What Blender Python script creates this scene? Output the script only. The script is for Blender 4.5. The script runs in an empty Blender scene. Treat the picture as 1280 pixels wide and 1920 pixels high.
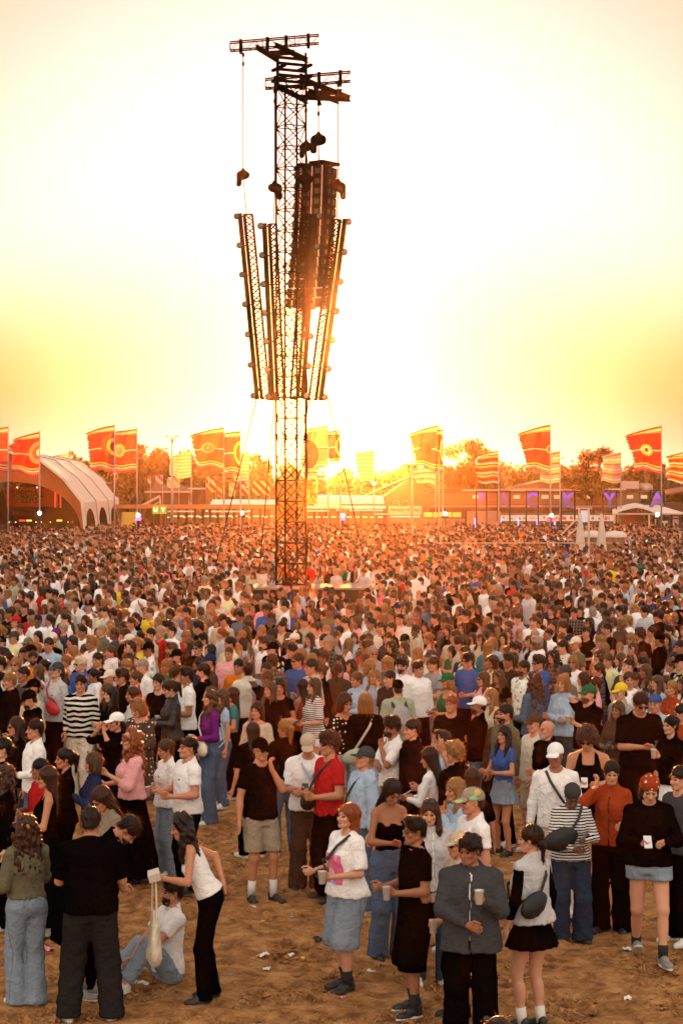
import bpy, math, random
import numpy as np
from mathutils import Vector, Matrix, Euler

# ------------------------------------------------------------------ camera, sky, sun, exposure
S = bpy.context.scene
C = S.collection
FPX = 3733.0          # focal length in photograph pixels (1280 x 1920)
CAMH = 4.65
HOR = 900.0
cam_d = bpy.data.cameras.new('camera')
cam = bpy.data.objects.new('camera', cam_d)
C.objects.link(cam)
cam.location = (0, 0, CAMH)
cam.rotation_euler = (math.radians(90), 0, 0)
cam_d.sensor_fit = 'VERTICAL'
cam_d.sensor_height = 36.0
cam_d.sensor_width = 24.0
cam_d.lens = 36.0 * FPX / 1920.0
cam_d.shift_y = (HOR - 960.0) / 1920.0
cam_d.clip_end = 5000
cam_d.clip_start = 0.1
cam_d.dof.use_dof = True
cam_d.dof.focus_distance = 28.0
cam_d.dof.aperture_fstop = 32.0
S.camera = cam

SUN_AZ = math.atan2(628 - 640, FPX)          # sun sits just left of the picture's centre
SUN_EL = math.radians(3.6)
sd = Vector((math.sin(SUN_AZ) * math.cos(SUN_EL), math.cos(SUN_AZ) * math.cos(SUN_EL), math.sin(SUN_EL)))
DISC_EL = math.atan2(900 - 862, FPX)
dd = Vector((math.sin(SUN_AZ) * math.cos(DISC_EL), math.cos(SUN_AZ) * math.cos(DISC_EL), math.sin(DISC_EL)))

world = bpy.data.worlds.new('World')
S.world = world
world.use_nodes = True
def build_world():
    nt = world.node_tree
    N, L = nt.nodes, nt.links
    N.clear()
    def math_(op, a=None, b=None, c=None, clamp=False):
        n = N.new('ShaderNodeMath'); n.operation = op; n.use_clamp = clamp
        for i, v in enumerate((a, b, c)):
            if v is None: continue
            if isinstance(v, (int, float)): n.inputs[i].default_value = v
            else: L.new(v, n.inputs[i])
        return n.outputs[0]
    def vscale(col, fac):
        n = N.new('ShaderNodeVectorMath'); n.operation = 'SCALE'
        if isinstance(col, tuple): n.inputs[0].default_value = col
        else: L.new(col, n.inputs[0])
        if isinstance(fac, (int, float)): n.inputs['Scale'].default_value = fac
        else: L.new(fac, n.inputs['Scale'])
        return n.outputs[0]
    def vadd(a, b):
        n = N.new('ShaderNodeVectorMath'); n.operation = 'ADD'
        L.new(a, n.inputs[0]); L.new(b, n.inputs[1]); return n.outputs[0]
    tc = N.new('ShaderNodeTexCoord')
    nrm = N.new('ShaderNodeVectorMath'); nrm.operation = 'NORMALIZE'
    L.new(tc.outputs['Generated'], nrm.inputs[0])
    v = nrm.outputs[0]
    sep = N.new('ShaderNodeSeparateXYZ'); L.new(v, sep.inputs[0])
    dot = N.new('ShaderNodeVectorMath'); dot.operation = 'DOT_PRODUCT'
    L.new(v, dot.inputs[0]); dot.inputs[1].default_value = dd
    cosd = math_('MINIMUM', dot.outputs['Value'], 1.0)
    ang = math_('MULTIPLY', math_('ARCCOSINE', cosd), 57.2958)          # degrees from the sun
    el = math_('MULTIPLY', math_('ARCSINE', sep.outputs['Z']), 57.2958) # elevation
    ela = math_('ABSOLUTE', el)
    # pale dome: white toward the sun, cream further out, greyer on the far side
    side = math_('MULTIPLY_ADD', cosd, 0.5, 0.5)
    def mix(f, a_, b_):
        m = N.new('ShaderNodeMix'); m.data_type = 'RGBA'
        for i, v_ in ((0, f), (6, a_), (7, b_)):
            if isinstance(v_, tuple): m.inputs[i].default_value = v_
            else: L.new(v_, m.inputs[i])
        return m.outputs[2]
    def fall(r, p): return math_('POWER', 2.71828, math_('MULTIPLY', math_('POWER', math_('DIVIDE', ang, r), p), -1.0))
    base = mix(side, SKY_BACK, SKY_FRONT)
    base = mix(fall(14.4, 6.0), base, SKY_WHITE)
    belt = math_('POWER', 2.71828, math_('MULTIPLY', math_('POWER', math_('ABSOLUTE', math_('DIVIDE', math_('SUBTRACT', el, 2.6), 3.0)), 2.0), -1.0))
    belt2 = math_('MULTIPLY', belt, math_('SUBTRACT', 1.0, math_('MULTIPLY', fall(7.5, 3.0), 0.74)))
    colr = mix(belt2, base, mix(side, (0.42, 0.37, 0.33, 1), SKY_BELT))
    tot = vadd(colr, vscale((1.0, 0.55, 0.16), math_('MULTIPLY', fall(7.0, 1.0), SKY_GLOW)))
    tot = vadd(tot, vscale((1.0, 0.45, 0.16), math_('MULTIPLY', fall(0.8, 2.0), 5.0)))
    tot = vadd(tot, vscale((1.0, 0.10, 0.004), math_('MULTIPLY', fall(0.30, 6.0), SUN_DISC)))
    up_ = N.new('ShaderNodeVectorMath'); up_.operation = 'DOT_PRODUCT'; L.new(v, up_.inputs[0]); up_.inputs[1].default_value = (dd[0] * math.cos(math.radians(7.4)), dd[1] * math.cos(math.radians(7.4)), math.sin(math.radians(8.0)))
    ang2 = math_('MULTIPLY', math_('ARCCOSINE', math_('MINIMUM', up_.outputs['Value'], 1.0)), 57.2958)
    lobe = math_('POWER', 2.71828, math_('MULTIPLY', math_('POWER', math_('DIVIDE', ang2, 4.3), 2.5), -1.0))
    tot = vadd(tot, vscale((1.0, 0.62, 0.33), math_('MULTIPLY', lobe, SKY_LOBE)))
    bg = N.new('ShaderNodeBackground'); L.new(tot, bg.inputs[0]); bg.inputs[1].default_value = 1.0
    sky = N.new('ShaderNodeTexSky'); sky.sky_type = 'NISHITA'; sky.sun_disc = False
    sky.sun_elevation = math.radians(2.3); sky.sun_rotation = SUN_AZ; sky.air_density = 1.6; sky.dust_density = 3.0
    bg2 = N.new('ShaderNodeBackground'); L.new(sky.outputs[0], bg2.inputs[0]); bg2.inputs[1].default_value = 0.05
    add = N.new('ShaderNodeAddShader'); L.new(bg.outputs[0], add.inputs[0]); L.new(bg2.outputs[0], add.inputs[1])
    out = N.new('ShaderNodeOutputWorld'); L.new(add.outputs[0], out.inputs[0])
    world.cycles.sampling_method = 'MANUAL'
    world.cycles.sample_map_resolution = 2048
SKY_FRONT = (0.08, 0.085, 0.10, 1)
SKY_BACK = (0.63, 0.54, 0.45, 1)
SKY_WHITE = (0.22, 0.22, 0.355, 1)
SKY_BELT = (0.04, 0.015, 0.045, 1)
SKY_GLOW = 0.30
SUN_DISC = 60000.0
SKY_LOBE = 0.1
build_world()

sun_d = bpy.data.lights.new('sun', 'SUN')
sun_d.energy = 5.0
sun_d.angle = math.radians(0.55)
sun_d.color = (1.0, 0.30, 0.06)
sun = bpy.data.objects.new('sun', sun_d)
C.objects.link(sun)
sun.location = (-3, 300, 30)
sun.rotation_euler = (-sd).to_track_quat('-Z', 'Y').to_euler()

vs = S.view_settings
vs.view_transform = 'Standard'
vs.look = 'None'
vs.exposure = 1.5
vs.gamma = 1.0
vs.use_curve_mapping = False
S.cycles.max_bounces = 6
S.cycles.diffuse_bounces = 3
S.cycles.transparent_max_bounces = 12
S.cycles.volume_bounces = 0
S.cycles.use_denoising = True
S.cycles.sample_clamp_indirect = 6.0
S.cycles.volume_step_rate = 4.0

# ------------------------------------------------------------------ small helpers
rng = np.random.default_rng(7)
R = random.Random(11)
def W(px, py, D):                       # a point of the place seen at photo pixel (px, py), D metres away
    return Vector(((px - 640) / FPX * D, D, CAMH - (py - HOR) / FPX * D))
def xs_(px, D): return (px - 640) / FPX * D
def zs_(py, D): return CAMH - (py - HOR) / FPX * D

def mesh_np(name, V, F, mats=(), mi=None, smooth=True):
    """V (n,3), F (m,k) quads or triangles, or list of lists"""
    me = bpy.data.meshes.new(name)
    if isinstance(F, np.ndarray):
        V = np.asarray(V, np.float32); m, k = F.shape
        me.vertices.add(len(V)); me.vertices.foreach_set('co', V.ravel())
        me.loops.add(m * k); me.loops.foreach_set('vertex_index', F.astype(np.int32).ravel())
        me.polygons.add(m)
        me.polygons.foreach_set('loop_start', np.arange(0, m * k, k, dtype=np.int32))
        me.polygons.foreach_set('loop_total', np.full(m, k, dtype=np.int32))
        me.update(calc_edges=True)
    else:
        me.from_pydata([tuple(v) for v in V], [], [tuple(f) for f in F]); me.update()
    for mt in mats: me.materials.append(mt)
    if mi is not None: me.polygons.foreach_set('material_index', np.asarray(mi, np.int32))
    me.polygons.foreach_set('use_smooth', np.full(len(me.polygons), smooth, dtype=bool))
    me.update()
    return me
def link(name, me, parent=None, loc=None, rot=None, scale=None):
    o = bpy.data.objects.new(name, me); C.objects.link(o)
    if parent is not None: o.parent = parent
    if loc is not None: o.location = loc
    if rot is not None: o.rotation_euler = rot
    if scale is not None: o.scale = scale
    return o
def tag(o, label=None, cat=None, group=None, kind=None):
    if label: o['label'] = label
    if cat: o['category'] = cat
    if group: o['group'] = group
    if kind: o['kind'] = kind
    return o
def empty(name, loc=(0, 0, 0), rotz=0.0):
    o = bpy.data.objects.new(name, None); C.objects.link(o)
    o.location = loc; o.rotation_euler = (0, 0, rotz); o.empty_display_size = 0.2
    return o

class MB:
    """collects boxes, bars, tubes, sheets and builds ONE mesh"""
    def __init__(s): s.V = []; s.F = []
    def _add(s, v, f):
        b = len(s.V); s.V += [tuple(x) for x in v]; s.F += [tuple(i + b for i in q) for q in f]; return s
    def box(s, c, d, rz=0.0):
        cx, cy, cz = c; hx, hy, hz = d[0] / 2, d[1] / 2, d[2] / 2
        cs, sn = math.cos(rz), math.sin(rz); v = []
        for z in (-hz, hz):
            for x, y in ((-hx, -hy), (hx, -hy), (hx, hy), (-hx, hy)):
                v.append((cx + x * cs - y * sn, cy + x * sn + y * cs, cz + z))
        return s._add(v, [(0, 3, 2, 1), (4, 5, 6, 7), (0, 1, 5, 4), (1, 2, 6, 5), (2, 3, 7, 6), (3, 0, 4, 7)])
    def tube(s, a, b, r, r2=None, n=8, caps=True):
        a, b = Vector(a), Vector(b); d = (b - a)
        if d.length < 1e-6: return s
        d.normalize(); u = d.orthogonal().normalized(); w = d.cross(u); r2 = r if r2 is None else r2
        v = []
        for p, rr in ((a, r), (b, r2)):
            for i in range(n):
                t = 2 * math.pi * i / n
                v.append(p + (u * math.cos(t) + w * math.sin(t)) * rr)
        f = [(i, (i + 1) % n, n + (i + 1) % n, n + i) for i in range(n)]
        if caps: f += [tuple(range(n - 1, -1, -1)), tuple(range(n, 2 * n))]
        return s._add(v, f)
    def bar(s, a, b, w, h=None, up=(0, 0, 1)):
        a, b = Vector(a), Vector(b); d = (b - a).normalized(); up = Vector(up)
        if abs(d.dot(up)) > .98: up = Vector((0, 1, 0))
        x = d.cross(up).normalized() * (w / 2); y = x.normalized().cross(d) * ((h or w) / 2)
        v = [a - x - y, a + x - y, a + x + y, a - x + y, b - x - y, b + x - y, b + x + y, b - x + y]
        return s._add(v, [(0, 3, 2, 1), (4, 5, 6, 7), (0, 1, 5, 4), (1, 2, 6, 5), (2, 3, 7, 6), (3, 0, 4, 7)])
    def path(s, pts, r, n=6):
        for a, b in zip(pts[:-1], pts[1:]): s.tube(a, b, r, n=n)
        return s
    def poly(s, pts): return s._add(pts, [tuple(range(len(pts)))])
    def prism(s, pts, axis, depth):
        """closed outline pts extruded by the vector axis*depth"""
        n = len(pts); ax = Vector(axis) * depth
        v = [Vector(p) for p in pts] + [Vector(p) + ax for p in pts]
        f = [tuple(range(n - 1, -1, -1)), tuple(range(n, 2 * n))] + [(i, (i + 1) % n, n + (i + 1) % n, n + i) for i in range(n)]
        return s._add(v, f)
    def ball(s, c, r, n=10, m=6, sc=(1, 1, 1)):
        v = [(c[0], c[1], c[2] + r * sc[2])]
        for j in range(1, m):
            ph = math.pi * j / m
            for i in range(n):
                t = 2 * math.pi * i / n
                v.append((c[0] + r * sc[0] * math.sin(ph) * math.cos(t), c[1] + r * sc[1] * math.sin(ph) * math.sin(t), c[2] + r * sc[2] * math.cos(ph)))
        v.append((c[0], c[1], c[2] - r * sc[2])); f = []
        for i in range(n): f.append((0, 1 + i, 1 + (i + 1) % n))
        for j in range(m - 2):
            for i in range(n):
                a = 1 + j * n; f.append((a + i, a + n + i, a + n + (i + 1) % n, a + (i + 1) % n))
        a = 1 + (m - 2) * n
        for i in range(n): f.append((a + i, a + n, a + (i + 1) % n))
        return s._add(v, f)
    def lathe(s, prof, c=(0, 0, 0), n=16):
        v = []; f = []
        for r, z in prof:
            for i in range(n):
                t = 2 * math.pi * i / n; v.append((c[0] + r * math.cos(t), c[1] + r * math.sin(t), c[2] + z))
        for j in range(len(prof) - 1):
            for i in range(n):
                a = j * n; f.append((a + i, a + (i + 1) % n, a + n + (i + 1) % n, a + n + i))
        return s._add(v, f)
    def mesh(s, name, m, smooth=False):
        me = bpy.data.meshes.new(name); me.from_pydata(s.V, [], s.F); me.update()
        if m is not None: me.materials.append(m)
        if smooth: me.polygons.foreach_set('use_smooth', np.ones(len(me.polygons), dtype=bool))
        return me
    def build(s, name, m, parent=None, smooth=False):
        return link(name, s.mesh(name, m, smooth), parent)

# ------------------------------------------------------------------ materials
class NT:
    def __init__(s, name):
        s.m = bpy.data.materials.new(name); s.m.use_nodes = True
        s.t = s.m.node_tree; s.N = s.t.nodes; s.L = s.t.links
        s.b = s.N['Principled BSDF']; s.out = s.N['Material Output']
    def n(s, typ, **kw):
        x = s.N.new(typ)
        for k, v in kw.items(): setattr(x, k, v)
        return x
    def mix(s, f, a, b, blend='MIX'):
        x = s.n('ShaderNodeMix', data_type='RGBA', blend_type=blend)
        for i, v in ((0, f), (6, a), (7, b)):
            if isinstance(v, bpy.types.NodeSocket): s.L.new(v, x.inputs[i])
            else: x.inputs[i].default_value = v if i == 0 else (*v[:3], 1)
        return x.outputs[2]
    def ma(s, op, a, b=None, c=None, clamp=False):
        x = s.n('ShaderNodeMath', operation=op, use_clamp=clamp)
        for i, v in enumerate((a, b, c)):
            if v is None: continue
            if isinstance(v, (int, float)): x.inputs[i].default_value = v
            else: s.L.new(v, x.inputs[i])
        return x.outputs[0]
    def noise(s, scale, detail=3, rough=.5, coord='Object', vec=None, dist=0.0):
        if vec is None:
            tc = s.n('ShaderNodeTexCoord'); vec = tc.outputs[coord]
        x = s.n('ShaderNodeTexNoise'); s.L.new(vec, x.inputs['Vector'])
        x.inputs['Scale'].default_value = scale; x.inputs['Detail'].default_value = detail
        x.inputs['Roughness'].default_value = rough; x.inputs['Distortion'].default_value = dist
        return x.outputs['Fac']
    def mapping(s, scale=(1, 1, 1), rot=(0, 0, 0), coord='Object'):
        tc = s.n('ShaderNodeTexCoord'); m = s.n('ShaderNodeMapping')
        s.L.new(tc.outputs[coord], m.inputs['Vector']); m.inputs['Scale'].default_value = scale; m.inputs['Rotation'].default_value = rot
        return m.outputs[0]
    def ramp(s, f, stops, interp='LINEAR'):
        r = s.n('ShaderNodeValToRGB'); r.color_ramp.interpolation = interp; s.L.new(f, r.inputs[0])
        e = r.color_ramp.elements
        while len(e) < len(stops): e.new(.5)
        for i, (p, c) in enumerate(stops): e[i].position = p; e[i].color = (*c[:3], 1)
        return r.outputs[0]
    def bump(s, h, strength=.4, dist=.01, normal=None):
        b = s.n('ShaderNodeBump'); b.inputs['Strength'].default_value = strength; b.inputs['Distance'].default_value = dist
        s.L.new(h, b.inputs['Height'])
        if normal is not None: s.L.new(normal, b.inputs['Normal'])
        s.L.new(b.outputs[0], s.b.inputs['Normal']); return b.outputs[0]
    def col(s, c):
        if isinstance(c, bpy.types.NodeSocket): s.L.new(c, s.b.inputs['Base Color'])
        else: s.b.inputs['Base Color'].default_value = (*c[:3], 1)
        return s
    def set(s, **kw):
        for k, v in kw.items(): s.b.inputs[k.replace('_', ' ')].default_value = v
        return s
    def translucent(s, colr, fac):
        t = s.n('ShaderNodeBsdfTranslucent'); mx = s.n('ShaderNodeMixShader'); mx.inputs[0].default_value = fac
        if isinstance(colr, bpy.types.NodeSocket): s.L.new(colr, t.inputs[0])
        else: t.inputs[0].default_value = (*colr[:3], 1)
        s.L.new(s.b.outputs[0], mx.inputs[1]); s.L.new(t.outputs[0], mx.inputs[2]); s.L.new(mx.outputs[0], s.out.inputs[0])
        return s
def simple(name, c, rough=.6, metal=0.0, var=.25, scale=6.0, bump=.0, spec=.5, coord='Object'):
    t = NT(name)
    f = t.noise(scale, 4, .6, coord)
    lo = tuple(x * (1 - var) for x in c[:3]); hi = tuple(min(1, x * (1 + var)) for x in c[:3])
    t.col(t.mix(f, lo, hi)); t.set(Roughness=rough, Metallic=metal)
    t.b.inputs['Specular IOR Level'].default_value = spec
    if bump: t.bump(t.noise(scale * 8, 4, .6, coord), bump, .01)
    return t.m
def emitter(name, c, strength):
    t = NT(name); t.col(c); t.b.inputs['Emission Color'].default_value = (*c[:3], 1); t.b.inputs['Emission Strength'].default_value = strength
    return t.m
# ================================================================== PEOPLE
def smin(a, b, k):
    if k <= 0: return np.minimum(a, b)
    h = np.clip(.5 + .5 * (b - a) / k, 0, 1)
    return b + (a - b) * h - k * h * (1 - h)
def smax(a, b, k): return -smin(-a, -b, k)
_EDG = [(0,1),(2,3),(4,5),(6,7),(0,2),(1,3),(4,6),(5,7),(0,4),(1,5),(2,6),(3,7)]
class Grid:
    def __init__(s, lo, hi, h):
        s.h = h
        s.ax = [np.arange(l - h * 1.5, u + h * 2.5, h, dtype=np.float32) for l, u in zip(lo, hi)]
        s.X, s.Y, s.Z = np.meshgrid(*s.ax, indexing='ij', sparse=False)
        s.d = np.full(s.X.shape, 1.0, np.float32)
    def sl(s, lo, hi, m):
        r = []
        for a, l, u in zip(s.ax, lo, hi):
            i0 = int(np.searchsorted(a, l - m)); i1 = int(np.searchsorted(a, u + m)); r.append(slice(max(i0, 0), max(i1, 0)))
        return tuple(r)
    def put(s, sl, dd, k, mode='u'):
        cur = s.d[sl]
        if mode == 'u': s.d[sl] = smin(cur, dd, k)
        else: s.d[sl] = smax(cur, -dd, k)
    def cap(s, a, b, ra, rb, k=.02, mode='u', sc=None):
        a = np.array(a, np.float32); b = np.array(b, np.float32); m = max(ra, rb) + k + 2.5 * s.h
        sl = s.sl(np.minimum(a, b), np.maximum(a, b), m)
        X, Y, Z = s.X[sl] - a[0], s.Y[sl] - a[1], s.Z[sl] - a[2]
        if X.size == 0: return
        ba = b - a; L2 = float(ba @ ba) + 1e-9
        t = np.clip((X * ba[0] + Y * ba[1] + Z * ba[2]) / L2, 0, 1)
        s.put(sl, np.sqrt((X - t * ba[0])**2 + (Y - t * ba[1])**2 + (Z - t * ba[2])**2) - (ra + (rb - ra) * t), k, mode)
    def ell(s, c, r, k=.02, mode='u', M=None):
        c = np.array(c, np.float32); r = np.array(r, np.float32); m = (r.max() if M is not None else 0) + k + 2.5 * s.h
        sl = s.sl(c - (r if M is None else 0), c + (r if M is None else 0), m)
        X, Y, Z = s.X[sl] - c[0], s.Y[sl] - c[1], s.Z[sl] - c[2]
        if X.size == 0: return
        if M is not None:
            X, Y, Z = (M[0][0] * X + M[1][0] * Y + M[2][0] * Z), (M[0][1] * X + M[1][1] * Y + M[2][1] * Z), (M[0][2] * X + M[1][2] * Y + M[2][2] * Z)
        k0 = np.sqrt((X / r[0])**2 + (Y / r[1])**2 + (Z / r[2])**2); k1 = np.sqrt((X / r[0]**2)**2 + (Y / r[1]**2)**2 + (Z / r[2]**2)**2) + 1e-6
        s.put(sl, k0 * (k0 - 1) / k1, k, mode)
    def prof(s, Mi, tab, k=.03, zlo=None, zhi=None, p=2.3, tilt=0.0, g=0.0, ff=None):
        """lofted elliptical column: tab rows (z, half width, half depth, y offset) in the frame Mi (inverse 4x4)"""
        X, Y, Z = s.frame(Mi)
        T = np.array(tab, np.float32)
        hw = np.interp(Z, T[:, 0], T[:, 1] + g).astype(np.float32); hd = np.interp(Z, T[:, 0], T[:, 2] + g).astype(np.float32); yo = np.interp(Z, T[:, 0], T[:, 3]).astype(np.float32)
        q = ((np.abs(X) / hw)**p + (np.abs(Y - yo) / hd)**p)**(1 / p)
        dd = (q - 1) * np.minimum(hw, hd)
        if ff is not None: dd = dd + ff(X, Y, Z)
        zl = T[0, 0] if zlo is None else zlo; zh = T[-1, 0] if zhi is None else zhi
        dd = smax(dd, zl - Z, .008); dd = smax(dd, Z - zh - tilt * Y, .015)
        s.d = smin(s.d, dd, k)
    def frame(s, Mi):
        if Mi is None: return s.X, s.Y, s.Z
        m = np.array(Mi, np.float32)
        return tuple(m[i, 0] * s.X + m[i, 1] * s.Y + m[i, 2] * s.Z + m[i, 3] for i in range(3))
    def cut(s, dd, k=.006): s.d = smax(s.d, dd, k)
    def folds(s, amp, seed=0, f=1.0, zs=.42):
        r = np.random.default_rng(seed); n = 0
        for i in range(4):
            k = r.normal(size=3); k /= np.linalg.norm(k); k[2] *= zs; k *= (34 + 17 * i) * f
            q = r.normal(size=3) * 9 * f; a, b = r.uniform(0, 6.28, 2)
            n = n + (1 - np.abs(np.sin((k[0] * s.X + k[1] * s.Y + k[2] * s.Z + 1.6 * np.sin(q[0] * s.X + q[1] * s.Y + q[2] * s.Z + a) + b))) * 2 - .35) / (1 + .5 * i)
        n = np.clip((n + 2.2) / 3.6, 0, 1)
        s.d = s.d - amp * 1.25 * n.astype(np.float32) + amp * .1
    def nets(s):
        F = s.d; h = s.h
        I = F < 0
        c = [I[i:I.shape[0] - 1 + i, j:I.shape[1] - 1 + j, k:I.shape[2] - 1 + k] for k in (0, 1) for j in (0, 1) for i in (0, 1)]
        cnt = sum(x.astype(np.int8) for x in c)
        act = (cnt > 0) & (cnt < 8)
        idx = np.argwhere(act)
        if len(idx) == 0: return np.zeros((0, 3), np.float32), np.zeros((0, 4), np.int32)
        vid = np.full(act.shape, -1, np.int32); vid[act] = np.arange(len(idx))
        offs = np.array([(i, j, k) for k in (0, 1) for j in (0, 1) for i in (0, 1)])
        vals = np.stack([F[idx[:, 0] + o[0], idx[:, 1] + o[1], idx[:, 2] + o[2]] for o in offs], 1)
        acc = np.zeros((len(idx), 3)); num = np.zeros(len(idx))
        for a, b in _EDG:
            va, vb = vals[:, a], vals[:, b]; m = (va < 0) != (vb < 0)
            t = np.where(m, va / np.where(m, va - vb, 1), 0)
            acc += np.where(m[:, None], offs[a] + t[:, None] * (offs[b] - offs[a]), 0); num += m
        V = (idx + acc / num[:, None]) * h + np.array([a[0] for a in s.ax])
        Q = []
        for ax in range(3):
            o = [0, 0, 0]; o[ax] = 1
            A = I[:I.shape[0] - o[0], :I.shape[1] - o[1], :I.shape[2] - o[2]]; B = I[o[0]:, o[1]:, o[2]:]
            e = np.argwhere(A != B); u, w = [(1, 2), (2, 0), (0, 1)][ax]
            e = e[(e[:, u] > 0) & (e[:, w] > 0)]; lim = act.shape
            e = e[(e[:, u] < lim[u]) & (e[:, w] < lim[w]) & (e[:, ax] < lim[ax])]
            if not len(e): continue
            ins = I[e[:, 0], e[:, 1], e[:, 2]]
            def at(du, dw):
                q = e.copy(); q[:, u] -= du; q[:, w] -= dw; return vid[q[:, 0], q[:, 1], q[:, 2]]
            q = np.stack([at(1, 1), at(0, 1), at(0, 0), at(1, 0)], 1)
            q[~ins] = q[~ins][:, ::-1]; Q.append(q)
        Q = np.concatenate(Q); Q = Q[(Q >= 0).all(1)]
        return V.astype(np.float32), Q.astype(np.int32)
def xf(V, M):
    m = np.array(M, np.float32); return V @ m[:3, :3].T + m[:3, 3]
def v3(*a): return np.array(a, float)
def unit(a): return a / (np.linalg.norm(a) + 1e-9)
def ik(Sx, Wt, l1, l2, hint):
    d = Wt - Sx; L = np.linalg.norm(d); Lm = l1 + l2 - .006
    if L > Lm: Wt = Sx + d / L * Lm; L = Lm
    if L < abs(l1 - l2) + .03: L = abs(l1 - l2) + .03; Wt = Sx + unit(d) * L
    a = (l1 * l1 - l2 * l2 + L * L) / (2 * L); hh = math.sqrt(max(l1 * l1 - a * a, 0)); n = unit(Wt - Sx)
    pp = hint - n * (hint @ n); pp = unit(pp)
    return Sx + n * a + pp * hh, Wt

_cache = {}
def cached(key, fn):
    if key not in _cache: _cache[key] = fn()
    return _cache[key]

# ---- head (head-local: face towards -Y, eyes at z = 0)
def head_geo(sex, h):
    def mk():
        g = Grid((-.1, -.135, -.215), (.1, .125, .14), h); m = sex == 'm'
        g.ell((0, .014, .04), (.075, .096, .09), 0)
        g.ell((0, -.03, -.035), (.06 if m else .055, .064, .078), .035)
        g.ell((0, -.066, -.092), (.028 if m else .022, .024, .022), .03)
        for sx in (-1, 1):
            g.cap((sx * .052, .0, -.055), (sx * .022, -.06, -.09), .016, .016, .03)
            g.ell((sx * .04, -.066, -.025), (.024, .022, .024), .02)
        g.cap((0, .02, -.06), (0, .03, -.2), .054 if m else .044, .058 if m else .047, .025)
        g.cap((0, -.083, .022), (0, -.083, .022), .016, .016, .02)
        g.ell((0, -.08, .024), (.052, .018, .010), .012)
        for sx in (-1, 1): g.ell((sx * .031, -.1, .0), (.019, .02, .013), .014, 'd')
        g.cap((0, -.088, .008), (0, -.113, -.033), .007, .0125, .008)
        for sx in (-1, 1):
            g.ell((sx * .011, -.1, -.037), (.008, .010, .007), .006)
            g.ell((sx * .031, -.083, .0), (.0125, .011, .0115), .001)
            g.ell((sx * .077, .012, -.004), (.009, .018, .031), .006)
            g.ell((sx * .084, .008, -.002), (.005, .010, .018), .004, 'd')
        g.ell((0, -.091, -.060), (.025, .012, .0055), .004); g.ell((0, -.090, -.069), (.021, .011, .0055), .003)
        V, F = g.nets(); cc = V[F].mean(1); ax = np.abs(cc[:, 0])
        mi = np.zeros(len(F), np.int32)
        mi[(((ax - .031) / .0165)**2 + ((cc[:, 2]) / .0085)**2 < 1) & (cc[:, 1] < -.06)] = 1
        br = .026 + (.006 if not m else .004) - (ax - .031)**2 * 12
        mi[(np.abs(cc[:, 2] - br) < (.0052 if m else .0038)) & (ax > .013) & (ax < .052) & (cc[:, 1] < -.05)] = 3
        mi[((cc[:, 0] / .026)**2 + ((cc[:, 2] + .0645) / .0105)**2 < 1) & (cc[:, 1] < -.085)] = 2
        return V, F, mi
    return cached(('head', sex, h), mk)

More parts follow.
